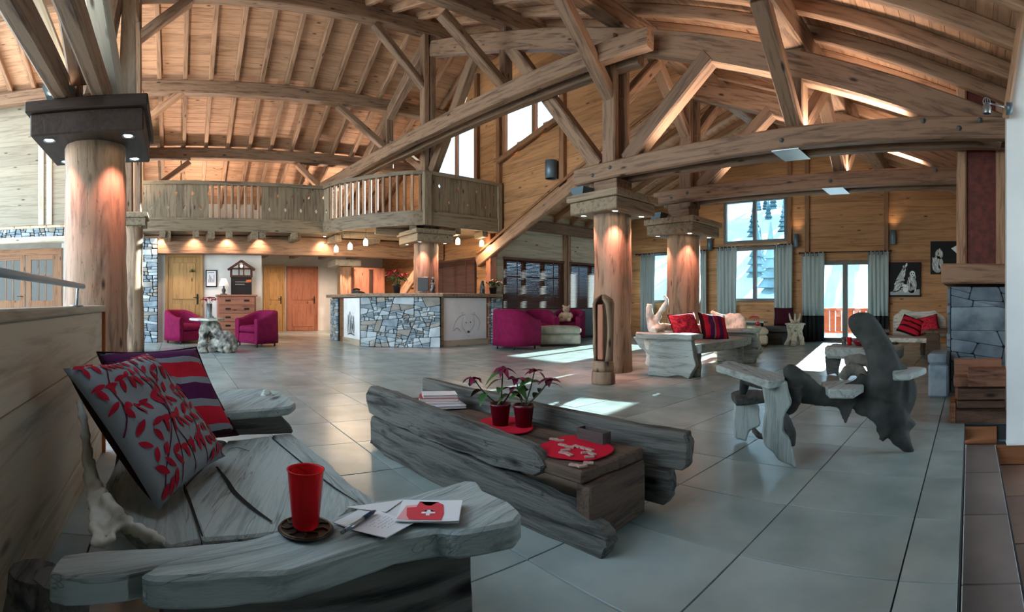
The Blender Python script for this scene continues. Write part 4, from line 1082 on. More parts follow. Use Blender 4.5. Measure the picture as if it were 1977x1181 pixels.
# far arm
plank_at('far_arm_plank', pz([(380, 762), (440, 751), (508, 749), (544, 757), (572, 776), (560, 785), (480, 792), (400, 797)], 0.47), 0.47, 0.035, M_DRIFT, fb, 9, amp=0.004)
a0, a1 = atZ(385, 842, SZ), atZ(562, 834, SZ); d2 = Vector((a1.x - a0.x, a1.y - a0.y, 0)); L2 = d2.length; d2.normalize()
bm = slab([(0, 0), (L2 + 0.01, 0.0), (L2 + 0.0, 0.03), (L2 - 0.05, 0.085), (0, 0.09)], 0.09, cuts=1, amp=0.004)
obj('far_arm_panel', bm, M_SLEEP, fb, Matrix(((d2.x, 0, d2.y, a0.x), (d2.y, 0, -d2.x, a0.y), (0, 1, 0, SZ - 0.004), (0, 0, 0, 1))))
bm = bmesh.new(); p = atZ(515, 762, 0.47); tube(bm, [(p.x, p.y, 0.46), (p.x, p.y, 0.478), (p.x + 0.01, p.y, 0.488)], [0.03, 0.024, 0.012], 10, 3, nz=0.3); obj('knot', bm, M_DRIFTP, fb)
# root backrest leaning against the partition
bm = bmesh.new()
def root_px(P, seed):
    tube(bm, [atR(x, y, r) for x, y, q, r in P], [(q * r / F, q * r / F * 0.6) for x, y, q, r in P], 12, 6, nz=0.55, seed=seed, flat=(-0.97, -0.2, 0))
root_px([(154, 770, 8, 1.58), (160, 815, 10, 1.52), (166, 855, 12, 1.47), (174, 905, 15, 1.43), (184, 948, 20, 1.39), (208, 985, 26, 1.29), (252, 1018, 18, 1.19), (296, 1038, 13, 1.13), (320, 1050, 7, 1.11)], 2)
root_px([(176, 915, 14, 1.44), (184, 960, 18, 1.36), (186, 1005, 16, 1.24), (188, 1052, 14, 1.13)], 3)
root_px([(214, 998, 14, 1.28), (216, 1020, 13, 1.2), (218, 1045, 10, 1.13)], 5)
root_px([(154, 780, 7, 1.58), (200, 745, 14, 2.05), (262, 738, 12, 2.3)], 6)
remesh_later = bm
# ================================================================== CUSHIONS
def cushion_bm(w, h, t, n=16, pinch=0.07, seed=0, sag=0.0):
    """pillow in XY centred on the origin, corners drawn out"""
    bm = bmesh.new(); G = {}
    for side in (1, -1):
        for i in range(n + 1):
            for j in range(n + 1):
                u, v = -1 + 2 * i / n, -1 + 2 * j / n
                if side == -1 and (i in (0, n) or j in (0, n)): G[(-1, i, j)] = G[(1, i, j)]; continue
                x = u * (1 - pinch * (1 - v * v) * abs(u)) ; y = v * (1 - pinch * (1 - u * u) * abs(v))
                z = t * ((1 - u * u) * (1 - v * v)) ** 0.42
                z += 0.012 * mnoise.noise(Vector((u * 2.2, v * 2.2, seed + side))) * (1 - u * u) * (1 - v * v) * 4
                G[(side, i, j)] = bm.verts.new((x * w / 2, y * h / 2, side * z - sag * (1 - v * v) * 0))
    for side in (1, -1):
        for i in range(n):
            for j in range(n):
                q = [G[(side, i, j)], G[(side, i + 1, j)], G[(side, i + 1, j + 1)], G[(side, i, j + 1)]]
                f = bm.faces.new(q if side == 1 else q[::-1]); f.smooth = True
    return bm
def cushion_from(B, R, TL, t):
    """frame of a cushion with bottom corners B,R and top-left corner TL: X along B->R, Y up the cushion, Z out"""
    B, R, TL = Vector(B), Vector(R), Vector(TL); x = (R - B); y = (TL - B)
    w, h = x.length, y.length; x.normalize(); y = (y - x * y.dot(x)).normalized(); z = x.cross(y)
    c = B + x * w / 2 + y * h / 2
    return Matrix(((x.x, y.x, z.x, c.x), (x.y, y.y, z.y, c.y), (x.z, y.z, z.z, c.z), (0, 0, 0, 1))), w, h
def fabric(name, color, rough=0.85, sheen=0.0):
    m = base_mat(name, color, rough); b = m.node_tree.nodes['Principled BSDF']; b.inputs['Sheen Weight'].default_value = sheen; b.inputs['Specular IOR Level'].default_value = 0.2
    co, _ = rnd_coord(m); n1 = nd(m, 'TexNoise'); n1.inputs['Scale'].default_value = 180; lk(m, co, n1.inputs['Vector'])
    bp = nd(m, 'Bump'); bp.inputs['Strength'].default_value = 0.15; bp.inputs['Distance'].default_value = 0.003; lk(m, n1.outputs['Fac'], bp.inputs['Height']); lk(m, bp.outputs[0], b.inputs['Normal'])
    return m
def stripes_mat(name, bands, axis=1, half=0.23):
    """woven stripes across the cushion: bands = [(upto 0..1, colour)]"""
    m = fabric(name, '#a01525'); b = m.node_tree.nodes['Principled BSDF']
    t = nd(m, 'TexCoord'); s = nd(m, 'SeparateXYZ'); mr = nd(m, 'MapRange'); mr.inputs['From Min'].default_value = -half; mr.inputs['From Max'].default_value = half
    lk(m, t.outputs['Object'], s.inputs[0]); lk(m, s.outputs[axis], mr.inputs['Value'])
    r = ramp(m, [(p, c) for p, c in bands]); r.color_ramp.interpolation = 'CONSTANT'; lk(m, mr.outputs[0], r.inputs[0]); lk(m, r.outputs[0], b.inputs['Base Color'])
    return m
RD, PU, GY, DK = '#b3182c', '#4a1440', '#7f8286', '#260c12'
M_STRIPE = stripes_mat('striped_wool', [(0.0, DK), (0.08, GY), (0.12, RD), (0.27, GY), (0.34, PU), (0.50, GY), (0.57, RD), (0.72, GY), (0.78, PU), (0.93, GY), (0.965, RD)])
M_LEAFBG = fabric('grey_linen', '#868c90'); M_LEAF = fabric('crimson_leaf', '#a3142a'); M_VINE = fabric('plum_vine', '#531430')
M_CUSHBACK = fabric('plum_velvet', '#2a0a14')
def project_on(bm_src, shapes, mat_name, mat, parent, M, w, h, t, lift=0.0016):
    """embroidered flat shapes laid on the pillow's front face"""
    bm = bmesh.new()
    def zz(x, y):
        u, v = max(-0.999, min(0.999, x / (w / 2))), max(-0.999, min(0.999, y / (h / 2)))
        for _ in range(3):
            u = max(-0.999, min(0.999, (x / (w / 2)) / max(0.5, (1 - 0.07 * (1 - v * v) * abs(u))))); v = max(-0.999, min(0.999, (y / (h / 2)) / max(0.5, (1 - 0.07 * (1 - u * u) * abs(v)))))
        if abs(u) > 0.996 or abs(v) > 0.996: return None
        return t * ((1 - u * u) * (1 - v * v)) ** 0.42 + 0.012 * mnoise.noise(Vector((u * 2.2, v * 2.2, 0 + 1))) * (1 - u * u) * (1 - v * v) * 4 + lift
    for P in shapes:
        V = [(p[0], p[1], zz(p[0], p[1])) for p in P]
        if any(v[2] is None for v in V): continue
        vs = [bm.verts.new(v) for v in V]
        cx = sum(v[0] for v in V) / len(V); cy = sum(v[1] for v in V) / len(V); cz = zz(cx, cy)
        if cz is None: continue
        c = bm.verts.new((cx, cy, cz + 0.0006))
        for i in range(len(vs)): bm.faces.new((vs[i], vs[(i + 1) % len(vs)], c))
    bmesh.ops.recalc_face_normals(bm, faces=bm.faces[:])
    for f in bm.faces:
        if f.normal.z < 0: f.normal_flip()
    return obj(mat_name, bm, mat, parent, M, kind='stuff')
def leaf_shape(x, y, a, L, W):
    pts = []
    for k in range(6): s = k / 6; pts.append((s * L, W * sin(pi * s) ** 0.8))
    for k in range(6): s = 1 - k / 6; pts.append((s * L, -W * sin(pi * s) ** 0.8))
    return [(x + p * cos(a) - q * sin(a), y + p * sin(a) + q * cos(a)) for p, q in pts]
def leaf_cushion(label, M, w, h, t, group=None, detail=True):
    c = thing('cushion', label, 'cushion', M, group)
    bm = cushion_bm(w, h, t)
    for f in bm.faces:
        ctr = f.calc_center_median(); f.material_index = 1 if ctr.z < 0 else 0
    me = bpy.data.meshes.new('cover'); bm.to_mesh(me); bm.free(); me.materials.append(M_LEAFBG); me.materials.append(M_CUSHBACK)
    obj('cover', me, None, c, M)
    rng = random.Random(9); leaves = []; vines = []
    for k in range(8):
        x, y, a = -w * 0.80 + w * 0.19 * k, -h * 0.46, 1.0 + 0.08 * k; pts = [(x, y)]; side = 1
        for q in range(26):
            a += 0.16 * sin(q * 0.55 + k * 1.7); x += cos(a) * 0.022; y += sin(a) * 0.022; pts.append((x, y))
            if q % 2 == 1:
                for sd in (1, -1): leaves.append(leaf_shape(x, y, a + sd * rng.uniform(0.6, 1.0), rng.uniform(0.045, 0.062), rng.uniform(0.011, 0.015)))
        for q in range(len(pts) - 1):
            dx, dy = pts[q + 1][0] - pts[q][0], pts[q + 1][1] - pts[q][1]; L = hypot(dx, dy); nx, ny = -dy / L * 0.0022, dx / L * 0.0022
            vines.append([(pts[q][0] + nx, pts[q][1] + ny), (pts[q][0] - nx, pts[q][1] - ny), (pts[q + 1][0] - nx, pts[q + 1][1] - ny), (pts[q + 1][0] + nx, pts[q + 1][1] + ny)])
    leaves = []
    for i in range(12):
        for j in range(11):
            x, y = w * (-0.47 + 0.084 * i + rng.uniform(-.012, .012) + (0.04 if j % 2 else 0)), h * (-0.47 + 0.092 * j + rng.uniform(-.012, .012)); a = 1.2 + 0.5 * sin(i * 0.8 + j * 0.5) + (0.75 if j % 2 else -0.75)
            leaves.append(leaf_shape(x, y, a, rng.uniform(0.042, 0.052), rng.uniform(0.008, 0.0105)))
    project_on(None, vines, 'vine_print', M_VINE, c, M, w, h, t, 0.0022); project_on(None, leaves, 'leaf_print', M_LEAF, c, M, w, h, t, 0.0036)
    return c
def plain_cushion(label, M, w, h, t, mat, group=None, piping=True):
    c = thing('cushion', label, 'cushion', M, group)
    obj('cover', cushion_bm(w, h, t, n=14), mat, c, M)
    if piping:
        pts = []
        for k in range(40):
            a = k / 40 * 4; s = int(a); f = a - s; u, v = [(-1 + 2 * f, -1), (1, -1 + 2 * f), (1 - 2 * f, 1), (-1, 1 - 2 * f)][s]
            pts.append((u * (1 - 0.07 * (1 - v * v) * abs(u)) * w / 2, v * (1 - 0.07 * (1 - u * u) * abs(v)) * h / 2, 0))
        bm = bmesh.new(); tube(bm, pts + pts[:1], 0.006, 6, 1); obj('piping', bm, M_CUSHBACK, c, M)
    return c
M1, w1, h1 = cushion_from((-1.275, -0.055, 0.40), (-1.69, 0.145, 0.40), (-1.306, -0.33, 0.69), 0.08)
leaf_cushion('grey cushion with crimson leaf sprigs, leaning at the front of the near bench', M1, w1 * 1.06, h1 * 1.12, 0.075)
M2, w2, h2 = cushion_from((-1.73, -0.15, 0.405), (-1.95, 0.215, 0.405), (-1.93, -0.325, 0.685), 0.08)
plain_cushion('cushion with red, plum and grey bands behind the leafy one on the near bench', M2, w2 * 1.08, h2 * 1.12, 0.075, M_STRIPE)

# ================================================================== THINGS ON THE ARM
g = atZ(590, 1026, AZ)
M_REDGL = base_mat('red_plastic_glass', '#e0101c', 0.05)
_b = M_REDGL.node_tree.nodes['Principled BSDF']; _b.inputs['Transmission Weight'].default_value = 0.55; _b.inputs['IOR'].default_value = 1.15
_b.inputs['Base Color'].default_value = (1.0, 0.02, 0.03, 1)
co = thing('coaster', 'round pierced bronze coaster under the red tumbler', 'coaster', (g.x, g.y, AZ + 0.004))
M_BRONZE = base_mat('dark_bronze', '#4c3a26', 0.4, Metallic=0.8)
bm = bmesh.new(); lathe(bm, [(0.0, 0), (0.050, 0), (0.054, 0.003), (0.050, 0.005), (0.045, 0.004), (0.0, 0.004)], 36, T(g.x, g.y, AZ + 0.004), caps=False); obj('disc', bm, M_BLACK, co)
bm = bmesh.new()
for k in range(9):
    a = 2 * pi * k / 9
    tube(bm, [(g.x + 0.018 * cos(a), g.y + 0.018 * sin(a), AZ + 0.009), (g.x + 0.034 * cos(a + 0.5), g.y + 0.034 * sin(a + 0.5), AZ + 0.0095), (g.x + 0.047 * cos(a + 0.25), g.y + 0.047 * sin(a + 0.25), AZ + 0.009)], 0.0018, 5, 3)
ring = [(g.x + 0.049 * cos(2 * pi * k / 36), g.y + 0.049 * sin(2 * pi * k / 36), AZ + 0.009) for k in range(37)]
tube(bm, ring, 0.0025, 5, 1, caps=False); obj('pierced_rim', bm, M_BRONZE, co)
tb = thing('tumbler', 'translucent red plastic tumbler on the bronze coaster', 'tumbler', (g.x, g.y, AZ + 0.010))
bm = bmesh.new(); lathe(bm, [(0.0, 0.0), (0.024, 0.0), (0.026, 0.004), (0.0355, 0.108), (0.037, 0.110), (0.034, 0.110), (0.0335, 0.106), (0.0245, 0.012), (0.0, 0.010)], 36, T(g.x, g.y, AZ + 0.0105), caps=False); obj('cup', bm, M_REDGL, tb)
M_PAPER = base_mat('cream_paper', '#d9d6d2', 0.8); M_PAPER2 = base_mat('white_card', '#e6e4e4', 0.6); M_INK = base_mat('blue_grey_ink', '#7d8597', 0.8)
def sheet(name, pix, z, t, mat, parent):
    P = pz(pix, z); bm = bmesh.new(); v = [(p.x, p.y, z - t) for p in P] + [(p.x, p.y, z) for p in P]; n = len(P)
    add(bm, v, [tuple(range(n)), tuple(range(2 * n - 1, n - 1, -1))] + [(i, (i + 1) % n, n + (i + 1) % n, n + i) for i in range(n)]); bmesh.ops.recalc_face_normals(bm, faces=bm.faces[:])
    return obj(name, bm, mat, parent)
c0 = atZ(730, 1000, AZ)
env = thing('envelope', 'cream paper envelope with its flap open, under the pen', 'envelope', (c0.x, c0.y, AZ + 0.002))
sheet('pocket', [(644, 1008), (690, 985), (786, 967), (802, 1005), (745, 1038)], AZ + 0.006, 0.002, M_PAPER, env)
sheet('flap', [(668, 978), (780, 963), (745, 988)], AZ + 0.0085, 0.001, M_PAPER, env)
lt = thing('letter', 'handwritten letter sheet sticking out of the envelope beneath the card', 'letter', (c0.x, c0.y, AZ + 0.009))
sheet('sheet', [(672, 1020), (730, 985), (800, 1008), (745, 1037)], AZ + 0.0100, 0.001, M_PAPER2, lt)
bm = bmesh.new(); rng = random.Random(2)
A_, B_, C_ = (Vector(atZ(x, y, AZ + 0.0105)) for x, y in ((700, 1014), (738, 992), (760, 1025)))
for r_ in range(6):
    for q in range(8):
        if rng.random() < 0.2: continue
        u = 0.06 + 0.8 * r_ / 6; v0 = 0.05 + q * 0.11; p = A_ + (C_ - A_) * u + (B_ - A_) * v0; p2 = A_ + (C_ - A_) * (u + rng.uniform(-.02, .02)) + (B_ - A_) * (v0 + rng.uniform(0.05, 0.09)); dd = (C_ - A_).normalized() * 0.0006
        add(bm, [p - dd, p + dd, p2 + dd, p2 - dd], [(0, 1, 2, 3)])
obj('handwriting', bm, M_INK, lt, kind='stuff')
cdx = thing('greeting_card', 'folded white card printed with a red blot and white cross, right of the pen', 'card', tuple(atZ(830, 988, AZ)))
cc = [(762, 1006), (778, 964), (893, 965), (886, 1008)]
P4 = [atZ(x, y, AZ + 0.0135) for x, y in cc]
sheet('card', cc, AZ + 0.0125, 0.0015, M_PAPER2, cdx); 
o = sheet('cover', [(764, 1005), (778, 964), (893, 965), (885, 1005)], AZ + 0.0155, 0.0012, M_PAPER2, cdx)
def on_card(u, v): a = P4[0].lerp(P4[3], u); b = P4[1].lerp(P4[2], u); p = a.lerp(b, v); return Vector((p.x, p.y, AZ + 0.0160))
M_CRED = base_mat('card_red', '#d63545', 0.6); M_CPK = base_mat('card_pink', '#e9a6a6', 0.6)
def card_shape(pts, mat, z=0.0):
    bm = bmesh.new(); vs = [bm.verts.new(on_card(u, v) + Vector((0, 0, z))) for u, v in pts]; bm.faces.new(vs); bmesh.ops.triangulate(bm, faces=bm.faces[:]); obj('print', bm, mat, o)
card_shape([(0.02, 0.05), (0.4, 0.02), (0.42, 0.5), (0.3, 0.72), (0.1, 0.66)], M_CPK)
card_shape([(0.22, 0.04), (0.72, 0.04), (0.74, 0.3), (0.70, 0.72), (0.6, 0.84), (0.5, 0.66), (0.42, 0.68), (0.3, 0.86), (0.27, 0.6), (0.12, 0.55), (0.16, 0.2)], M_CRED, 0.0004)
card_shape([(0.38, 0.30), (0.46, 0.30), (0.46, 0.22), (0.52, 0.22), (0.52, 0.30), (0.6, 0.31), (0.6, 0.38), (0.52, 0.38), (0.52, 0.46), (0.46, 0.46), (0.46, 0.38), (0.38, 0.38)], M_PAPER2, 0.0008)
pn = thing('pen', 'silver ballpoint pen with a dark blue grip, lying on the envelope', 'pen', tuple(atZ(690, 1005, AZ)))
p0 = atZ(659, 1026, AZ + 0.016); p1 = atZ(725, 981, AZ + 0.020); p0.z = AZ + 0.014; p1.z = AZ + 0.016
q = lambda t: p0.lerp(p1, t)
bm = bmesh.new(); tube(bm, [q(0.08), q(0.62)], 0.0044, 10, 1); obj('barrel', bm, M_STEEL, pn)
bm = bmesh.new(); tube(bm, [q(0.0), q(0.03), q(0.08)], [0.003, 0.0042, 0.004], 10, 1); obj('push_button', bm, M_GREYM, pn)
bm = bmesh.new(); tube(bm, [q(0.62), q(0.9), q(0.97), q(1.0)], [0.0048, 0.0045, 0.002, 0.001], 10, 1); obj('grip', bm, base_mat('blue_grip', '#1d3350', 0.4), pn)

# ================================================================== COFFEE TABLE OF OLD SLEEPERS
tO = Vector((-2.92, 1.17)); td = Vector((1.72, 0.15)).normalized(); tn = Vector((-td.y, td.x))
MT = Matrix(((td.x, tn.x, 0, tO.x), (td.y, tn.y, 0, tO.y), (0, 0, 1, 0), (0, 0, 0, 1)))
tab = thing('coffee_table', 'long low coffee table built of split weathered sleepers, with two red mats', 'coffee table', MT)
def vplank(name, outline, t, y, mat, seed, amp=0.006, cuts=2, bevel=0.006, wav=5, wamp=0.010):
    """an upright plank in the local XZ plane"""
    bm = slab(wavy_loop(outline, wav, wamp, seed), t, bevel=bevel, cuts=cuts, amp=amp, scale=7, seed=seed)
    return obj(name, bm, mat, tab, MT @ Matrix(((1, 0, 0, 0), (0, 0, -1, y), (0, 1, 0, 0), (0, 0, 0, 1))))
vplank('side_sleeper', [(0.0, 0.02), (0.4, 0.0), (1.74, 0.0), (1.78, 0.05), (1.74, 0.11), (1.45, 0.17), (1.15, 0.19), (0.6, 0.2), (0.04, 0.20)], 0.07, 0.0, M_SLEEP, 11, amp=0.009)
vplank('side_sleeper', [(0.0, 0.21), (0.6, 0.205), (1.1, 0.20), (1.42, 0.22), (1.48, 0.27), (1.40, 0.33), (0.9, 0.36), (0.03, 0.385), (-0.03, 0.33)], 0.06, -0.005, M_SLEEP, 12, amp=0.009)
vplank('side_sleeper', [(-0.1, 0.19), (1.83, 0.19), (1.85, 0.25), (1.84, 0.355), (-0.1, 0.385)], 0.06, 0.46, M_SLEEP, 13, amp=0.006)
vplank('side_sleeper', [(0.2, 0.04), (1.74, 0.03), (1.77, 0.10), (1.76, 0.18), (0.2, 0.18)], 0.06, 0.455, M_SLEEP, 14, amp=0.006)
o = obj('table_board', slab(wavy_loop([(0.05, 0.03), (1.66, 0.0), (1.68, 0.385), (0.05, 0.385)], 5, 0.006, 15), 0.05, cuts=2, amp=0.005, seed=15), M_SLEEPB, tab, MT @ T(0, 0.0, 0.29))
bm = slab(wavy_loop([(0.01, 0.02), (0.38, 0.02), (0.38, 0.24), (0.01, 0.24)], 4, 0.008, 16), 0.07, cuts=2, amp=0.006, seed=16)
obj('end_block', bm, M_SLEEPB, tab, MT @ Matrix(((0, 0, 1, 1.69), (1, 0, 0, 0), (0, 1, 0, 0), (0, 0, 0, 1))))
bm = slab(wavy_loop([(0.02, 0.02), (0.38, 0.02), (0.38, 0.24), (0.02, 0.24)], 4, 0.008, 17), 0.07, cuts=1, amp=0.006, seed=17)
obj('end_block', bm, M_SLEEPB, tab, MT @ Matrix(((0, 0, 1, 0.2), (1, 0, 0, 0), (0, 1, 0, 0), (0, 0, 0, 1))))
TZ = 0.296
M_FELT = fabric('red_felt', '#c4112e')
def mat_at(pix, label, seed):
    P = pz(pix, TZ); c = sum(P, Vector()) / len(P); m = thing('table_mat', label, 'mat', (c.x, c.y, TZ))
    C = catmull([(p.x, p.y, 0) for p in P] + [(P[0].x, P[0].y, 0)], 5)[:-1]
    bm = bmesh.new(); pts = [(p.x, p.y) for p in C]
    if sum(pts[i][0] * pts[(i + 1) % len(pts)][1] - pts[(i + 1) % len(pts)][0] * pts[i][1] for i in range(len(pts))) < 0: pts = pts[::-1]
    prism(bm, pts, TZ + 0.001, TZ + 0.005); obj('felt', bm, M_FELT, m)
mat_at([(919, 818), (940, 808), (985, 806), (1022, 814), (1029, 828), (1010, 837), (980, 836), (945, 828)], 'red felt mat under the two potted poinsettias', 1)
mat_at([(1040, 862), (1075, 848), (1110, 842), (1160, 852), (1184, 866), (1175, 878), (1140, 889), (1095, 887), (1058, 880)], 'round red felt mat with scattered dominoes', 2)
# books
M_PAGE = base_mat('book_pages', '#d8cfc4', 0.85); M_BKR = base_mat('book_red', '#a5142a', 0.45); M_BKW = base_mat('book_white', '#d9d5d8', 0.45)
def book(name, label, cx, cy, z, rot, w, d, t, cover, grp='books on the coffee table'):
    M = T(cx, cy, z) @ RZ(rot); b = thing(name, label, 'book', M, grp)
    obj('pages', boxm((-w / 2 + 0.003, -d / 2 + 0.003, 0.002), (w / 2 - 0.003, d / 2 - 0.004, t - 0.002)), M_PAGE, b, M)
    obj('front_cover', boxm((-w / 2, -d / 2, t - 0.002), (w / 2, d / 2, t)), cover, b, M); obj('back_cover', boxm((-w / 2, -d / 2, 0), (w / 2, d / 2, 0.002)), cover, b, M)
    obj('spine', boxm((-w / 2, d / 2 - 0.004, 0), (w / 2, d / 2, t)), cover, b, M)
c = atZ(850, 783, TZ)
book('book', 'grey hardback at the bottom of the book pile on the coffee table', c.x + 0.03, c.y + 0.0, TZ + 0.003, 1.25, 0.24, 0.17, 0.016, M_BKW)
book('book', 'thin pale book second from the bottom of the pile', c.x + 0.0, c.y - 0.005, TZ + 0.019, 1.18, 0.23, 0.16, 0.014, M_BKW)
book('book', 'thick red hardback near the top of the book pile', c.x - 0.02, c.y, TZ + 0.033, 1.12, 0.22, 0.15, 0.022, M_BKR)
book('book', 'white-covered book with red spine on top of the pile', c.x - 0.02, c.y + 0.005, TZ + 0.055, 1.15, 0.20, 0.135, 0.016, M_BKW)
# domino box and dominoes
bx = atZ(1146, 852, TZ); MBx = T(bx.x, bx.y, TZ + 0.003) @ RZ(atan2(td.y, td.x) - 0.1)
db = thing('domino_box', 'open dark wooden domino box beside the red mat', 'box', MBx)
M_DKW = wood('dark_box_wood', '#4a3d3a', '#2b2220', var=0, knots=False)
for lo, hi in (((-0.078, -0.026, 0), (0.078, -0.021, 0.05)), ((-0.078, 0.021, 0), (0.078, 0.026, 0.05)), ((-0.078, -0.021, 0), (-0.073, 0.021, 0.05)), ((0.073, -0.021, 0), (0.078, 0.021, 0.05))):
    obj('side', boxm(lo, hi), M_DKW, db, MBx)
obj('bottom', boxm((-0.073, -0.021, 0), (0.073, 0.021, 0.004)), M_DKW, db, MBx)
M_DOM = base_mat('domino_wood', '#b08d83', 0.5); M_DOMD = base_mat('domino_dark', '#2d2526', 0.5)
me_d = None; k = 0
DL = ['top end of the left zigzag', 'second of the left zigzag', 'left end of the upper chain', 'second in the upper chain', 'third in the upper chain', 'right end of the upper chain', 'third of the left zigzag', 'lowest of the left zigzag', 'top of the right zigzag', 'middle of the right zigzag', 'lowest of the right zigzag', 'left of two spares at the back', 'right of two spares at the back', 'left of three pieces off the mat', 'middle of three pieces off the mat', 'right of three pieces off the mat']
for (x, y, a, dark) in ((1086, 857, .1, 0), (1092, 867, 1.1, 0), (1100, 861, .5, 0), (1114, 860, -.1, 0), (1126, 863, -.2, 0), (1138, 866, .0, 0), (1088, 872, .3, 0), (1099, 875.5, -.2, 0), (1131, 872, 1.0, 0), (1143, 874, -.15, 0), (1138, 880, .9, 0), (1069, 846, .4, 1), (1081, 848.5, .8, 1), (1108, 894, .3, 0), (1124, 896, 1.3, 0), (1136, 890, .6, 0)):
    p = atZ(x, y, TZ + 0.012); z = TZ + (0.0055 if k < 13 else 0.003); M = T(p.x, p.y, z) @ RZ(a)
    d = thing('domino', 'small wooden domino, ' + DL[k] + ' in front of the box', 'domino', M, 'dominoes on the coffee table')
    if me_d is None:
        me_d = bpy.data.meshes.new('tile'); b2 = boxm((-0.019, -0.009, 0), (0.019, 0.009, 0.007), 0.001); b2.to_mesh(me_d); b2.free()
        me_d.materials.append(M_DOM); me_l = mesh('line', [(-0.0008, -0.008, 0.0073), (0.0008, -0.008, 0.0073), (0.0008, 0.008, 0.0073), (-0.0008, 0.008, 0.0073)], [(0, 1, 2, 3)]); me_l.materials.append(M_DOMD)
    obj('tile', me_d, None, d, M); obj('dividing_line', me_l, None, d, M); k += 1

# ================================================================== POINSETTIAS
M_POT = base_mat('dark_red_pot', '#5e0c1c', 0.3); M_SOIL = noisy('potting_soil', '#1d1511', '#31261e', scale=60, rough=0.95)
M_STEM = base_mat('plant_stem', '#3d4a2b', 0.6); M_GLEAF = noisy('poinsettia_leaf', '#24451f', '#3f6a2c', scale=8, rough=0.45, bump=0.1, var=0.15)
M_BRACT = noisy('poinsettia_bract', '#520a26', '#780f38', scale=8, rough=0.5, bump=0.1, var=0.15); M_BRACTP = noisy('pink_bract', '#c58c86', '#d9b2a6', scale=8, rough=0.5, var=0.1)
def leaf_bm(bm, p, d, L, W, droop=0.3, roll=0.0):
    """pointed leaf with a fold along its midrib"""
    d = Vector(d).normalized(); s = d.cross(Vector((0, 0, 1)))
    if s.length < 0.1: s = Vector((1, 0, 0))
    s.normalize(); u = s.cross(d); s, u = s * cos(roll) + u * sin(roll), u * cos(roll) - s * sin(roll)
    n = 5; mid, lf, rt = [], [], []
    for i in range(n + 1):
        t = i / n; c = Vector(p) + d * (L * t) + Vector((0, 0, -droop * L * t * t)); w = W * (sin(pi * min(1, t * 0.92 + 0.08)) ** 0.75) * (1.15 - 0.3 * t) if i < n else 0.0005
        mid.append(bm.verts.new(c)); lf.append(bm.verts.new(c + s * w + u * w * 0.25)); rt.append(bm.verts.new(c - s * w + u * w * 0.25))
    for i in range(n):
        for a, b in ((lf, mid), (mid, rt)):
            f = bm.faces.new((a[i], a[i + 1], b[i + 1], b[i])); f.smooth = True
def poinsettia(label, x, y, z, heads, seed, r=0.052, h=0.105, pot=M_POT, bract=M_BRACT, leaf_len=0.075, group=None, green=5, stemr=0.0035):
    rng = random.Random(seed); t = thing('potted_poinsettia', label, 'potted plant', (x, y, z), group); M = T(x, y, z)
    bm = bmesh.new(); lathe(bm, [(0, 0), (r * 0.72, 0), (r * 0.95, h * 0.86), (r * 1.02, h * 0.88), (r * 1.02, h), (r * 0.94, h), (r * 0.9, h * 0.9), (0, h * 0.9)], 24, M, caps=False); obj('pot', bm, pot, t)
    bm = bmesh.new(); lathe(bm, [(0, h * 0.93), (r * 0.9, h * 0.91)], 16, M, caps=False); obj('soil', bm, M_SOIL, t)
    b0 = Vector((x, y, z + h * 0.9))
    for (dx, dy, dz) in heads:
        top = Vector((x + dx, y + dy, z + h + dz)); mid = b0.lerp(top, 0.5) + Vector((dx * 0.12, dy * 0.12, 0.0))
        bm = bmesh.new(); tube(bm, [b0 + Vector((dx * 0.08, dy * 0.08, 0)), mid, top], [stemr * 1.15, stemr, stemr * 0.8], 6, 4); s = obj('stem', bm, M_STEM, t)
        for q in range(green):
            k = rng.uniform(0.45, 0.93); p = b0.lerp(top, k) + Vector((dx * 0.1, dy * 0.1, 0)); a = rng.uniform(0, 2 * pi)
            bm = bmesh.new(); leaf_bm(bm, p, (cos(a), sin(a), rng.uniform(-0.1, 0.4)), leaf_len * rng.uniform(0.8, 1.25), leaf_len * 0.27, rng.uniform(0.3, 0.8), rng.uniform(-0.4, 0.4)); obj('leaf', bm, M_GLEAF, t)
        for q in range(7):
            a = 2 * pi * q / 7 + rng.uniform(-.3, .3)
            bm = bmesh.new(); leaf_bm(bm, top, (cos(a), sin(a), rng.uniform(0.05, 0.6)), leaf_len * rng.uniform(0.65, 1.05), leaf_len * 0.2, rng.uniform(0.3, 0.9), rng.uniform(-0.5, 0.5)); obj('bract', bm, bract, t)
    return t
pA = atZ(966, 819, TZ + 0.006); pB = atZ(1011, 822, TZ + 0.006)
poinsettia('left of the two thin-stemmed red poinsettias in dark red pots on the coffee table', pA.x, pA.y, TZ + 0.006, ((-0.04, -0.13, 0.125), (0.02, 0.0, 0.17), (0.03, 0.05, 0.07)), 3, green=3)
poinsettia('right of the two thin-stemmed red poinsettias in dark red pots on the coffee table', pB.x, pB.y, TZ + 0.006, ((0.01, 0.06, 0.155), (-0.02, -0.03, 0.12), (0.05, 0.12, 0.11)), 5, green=3)
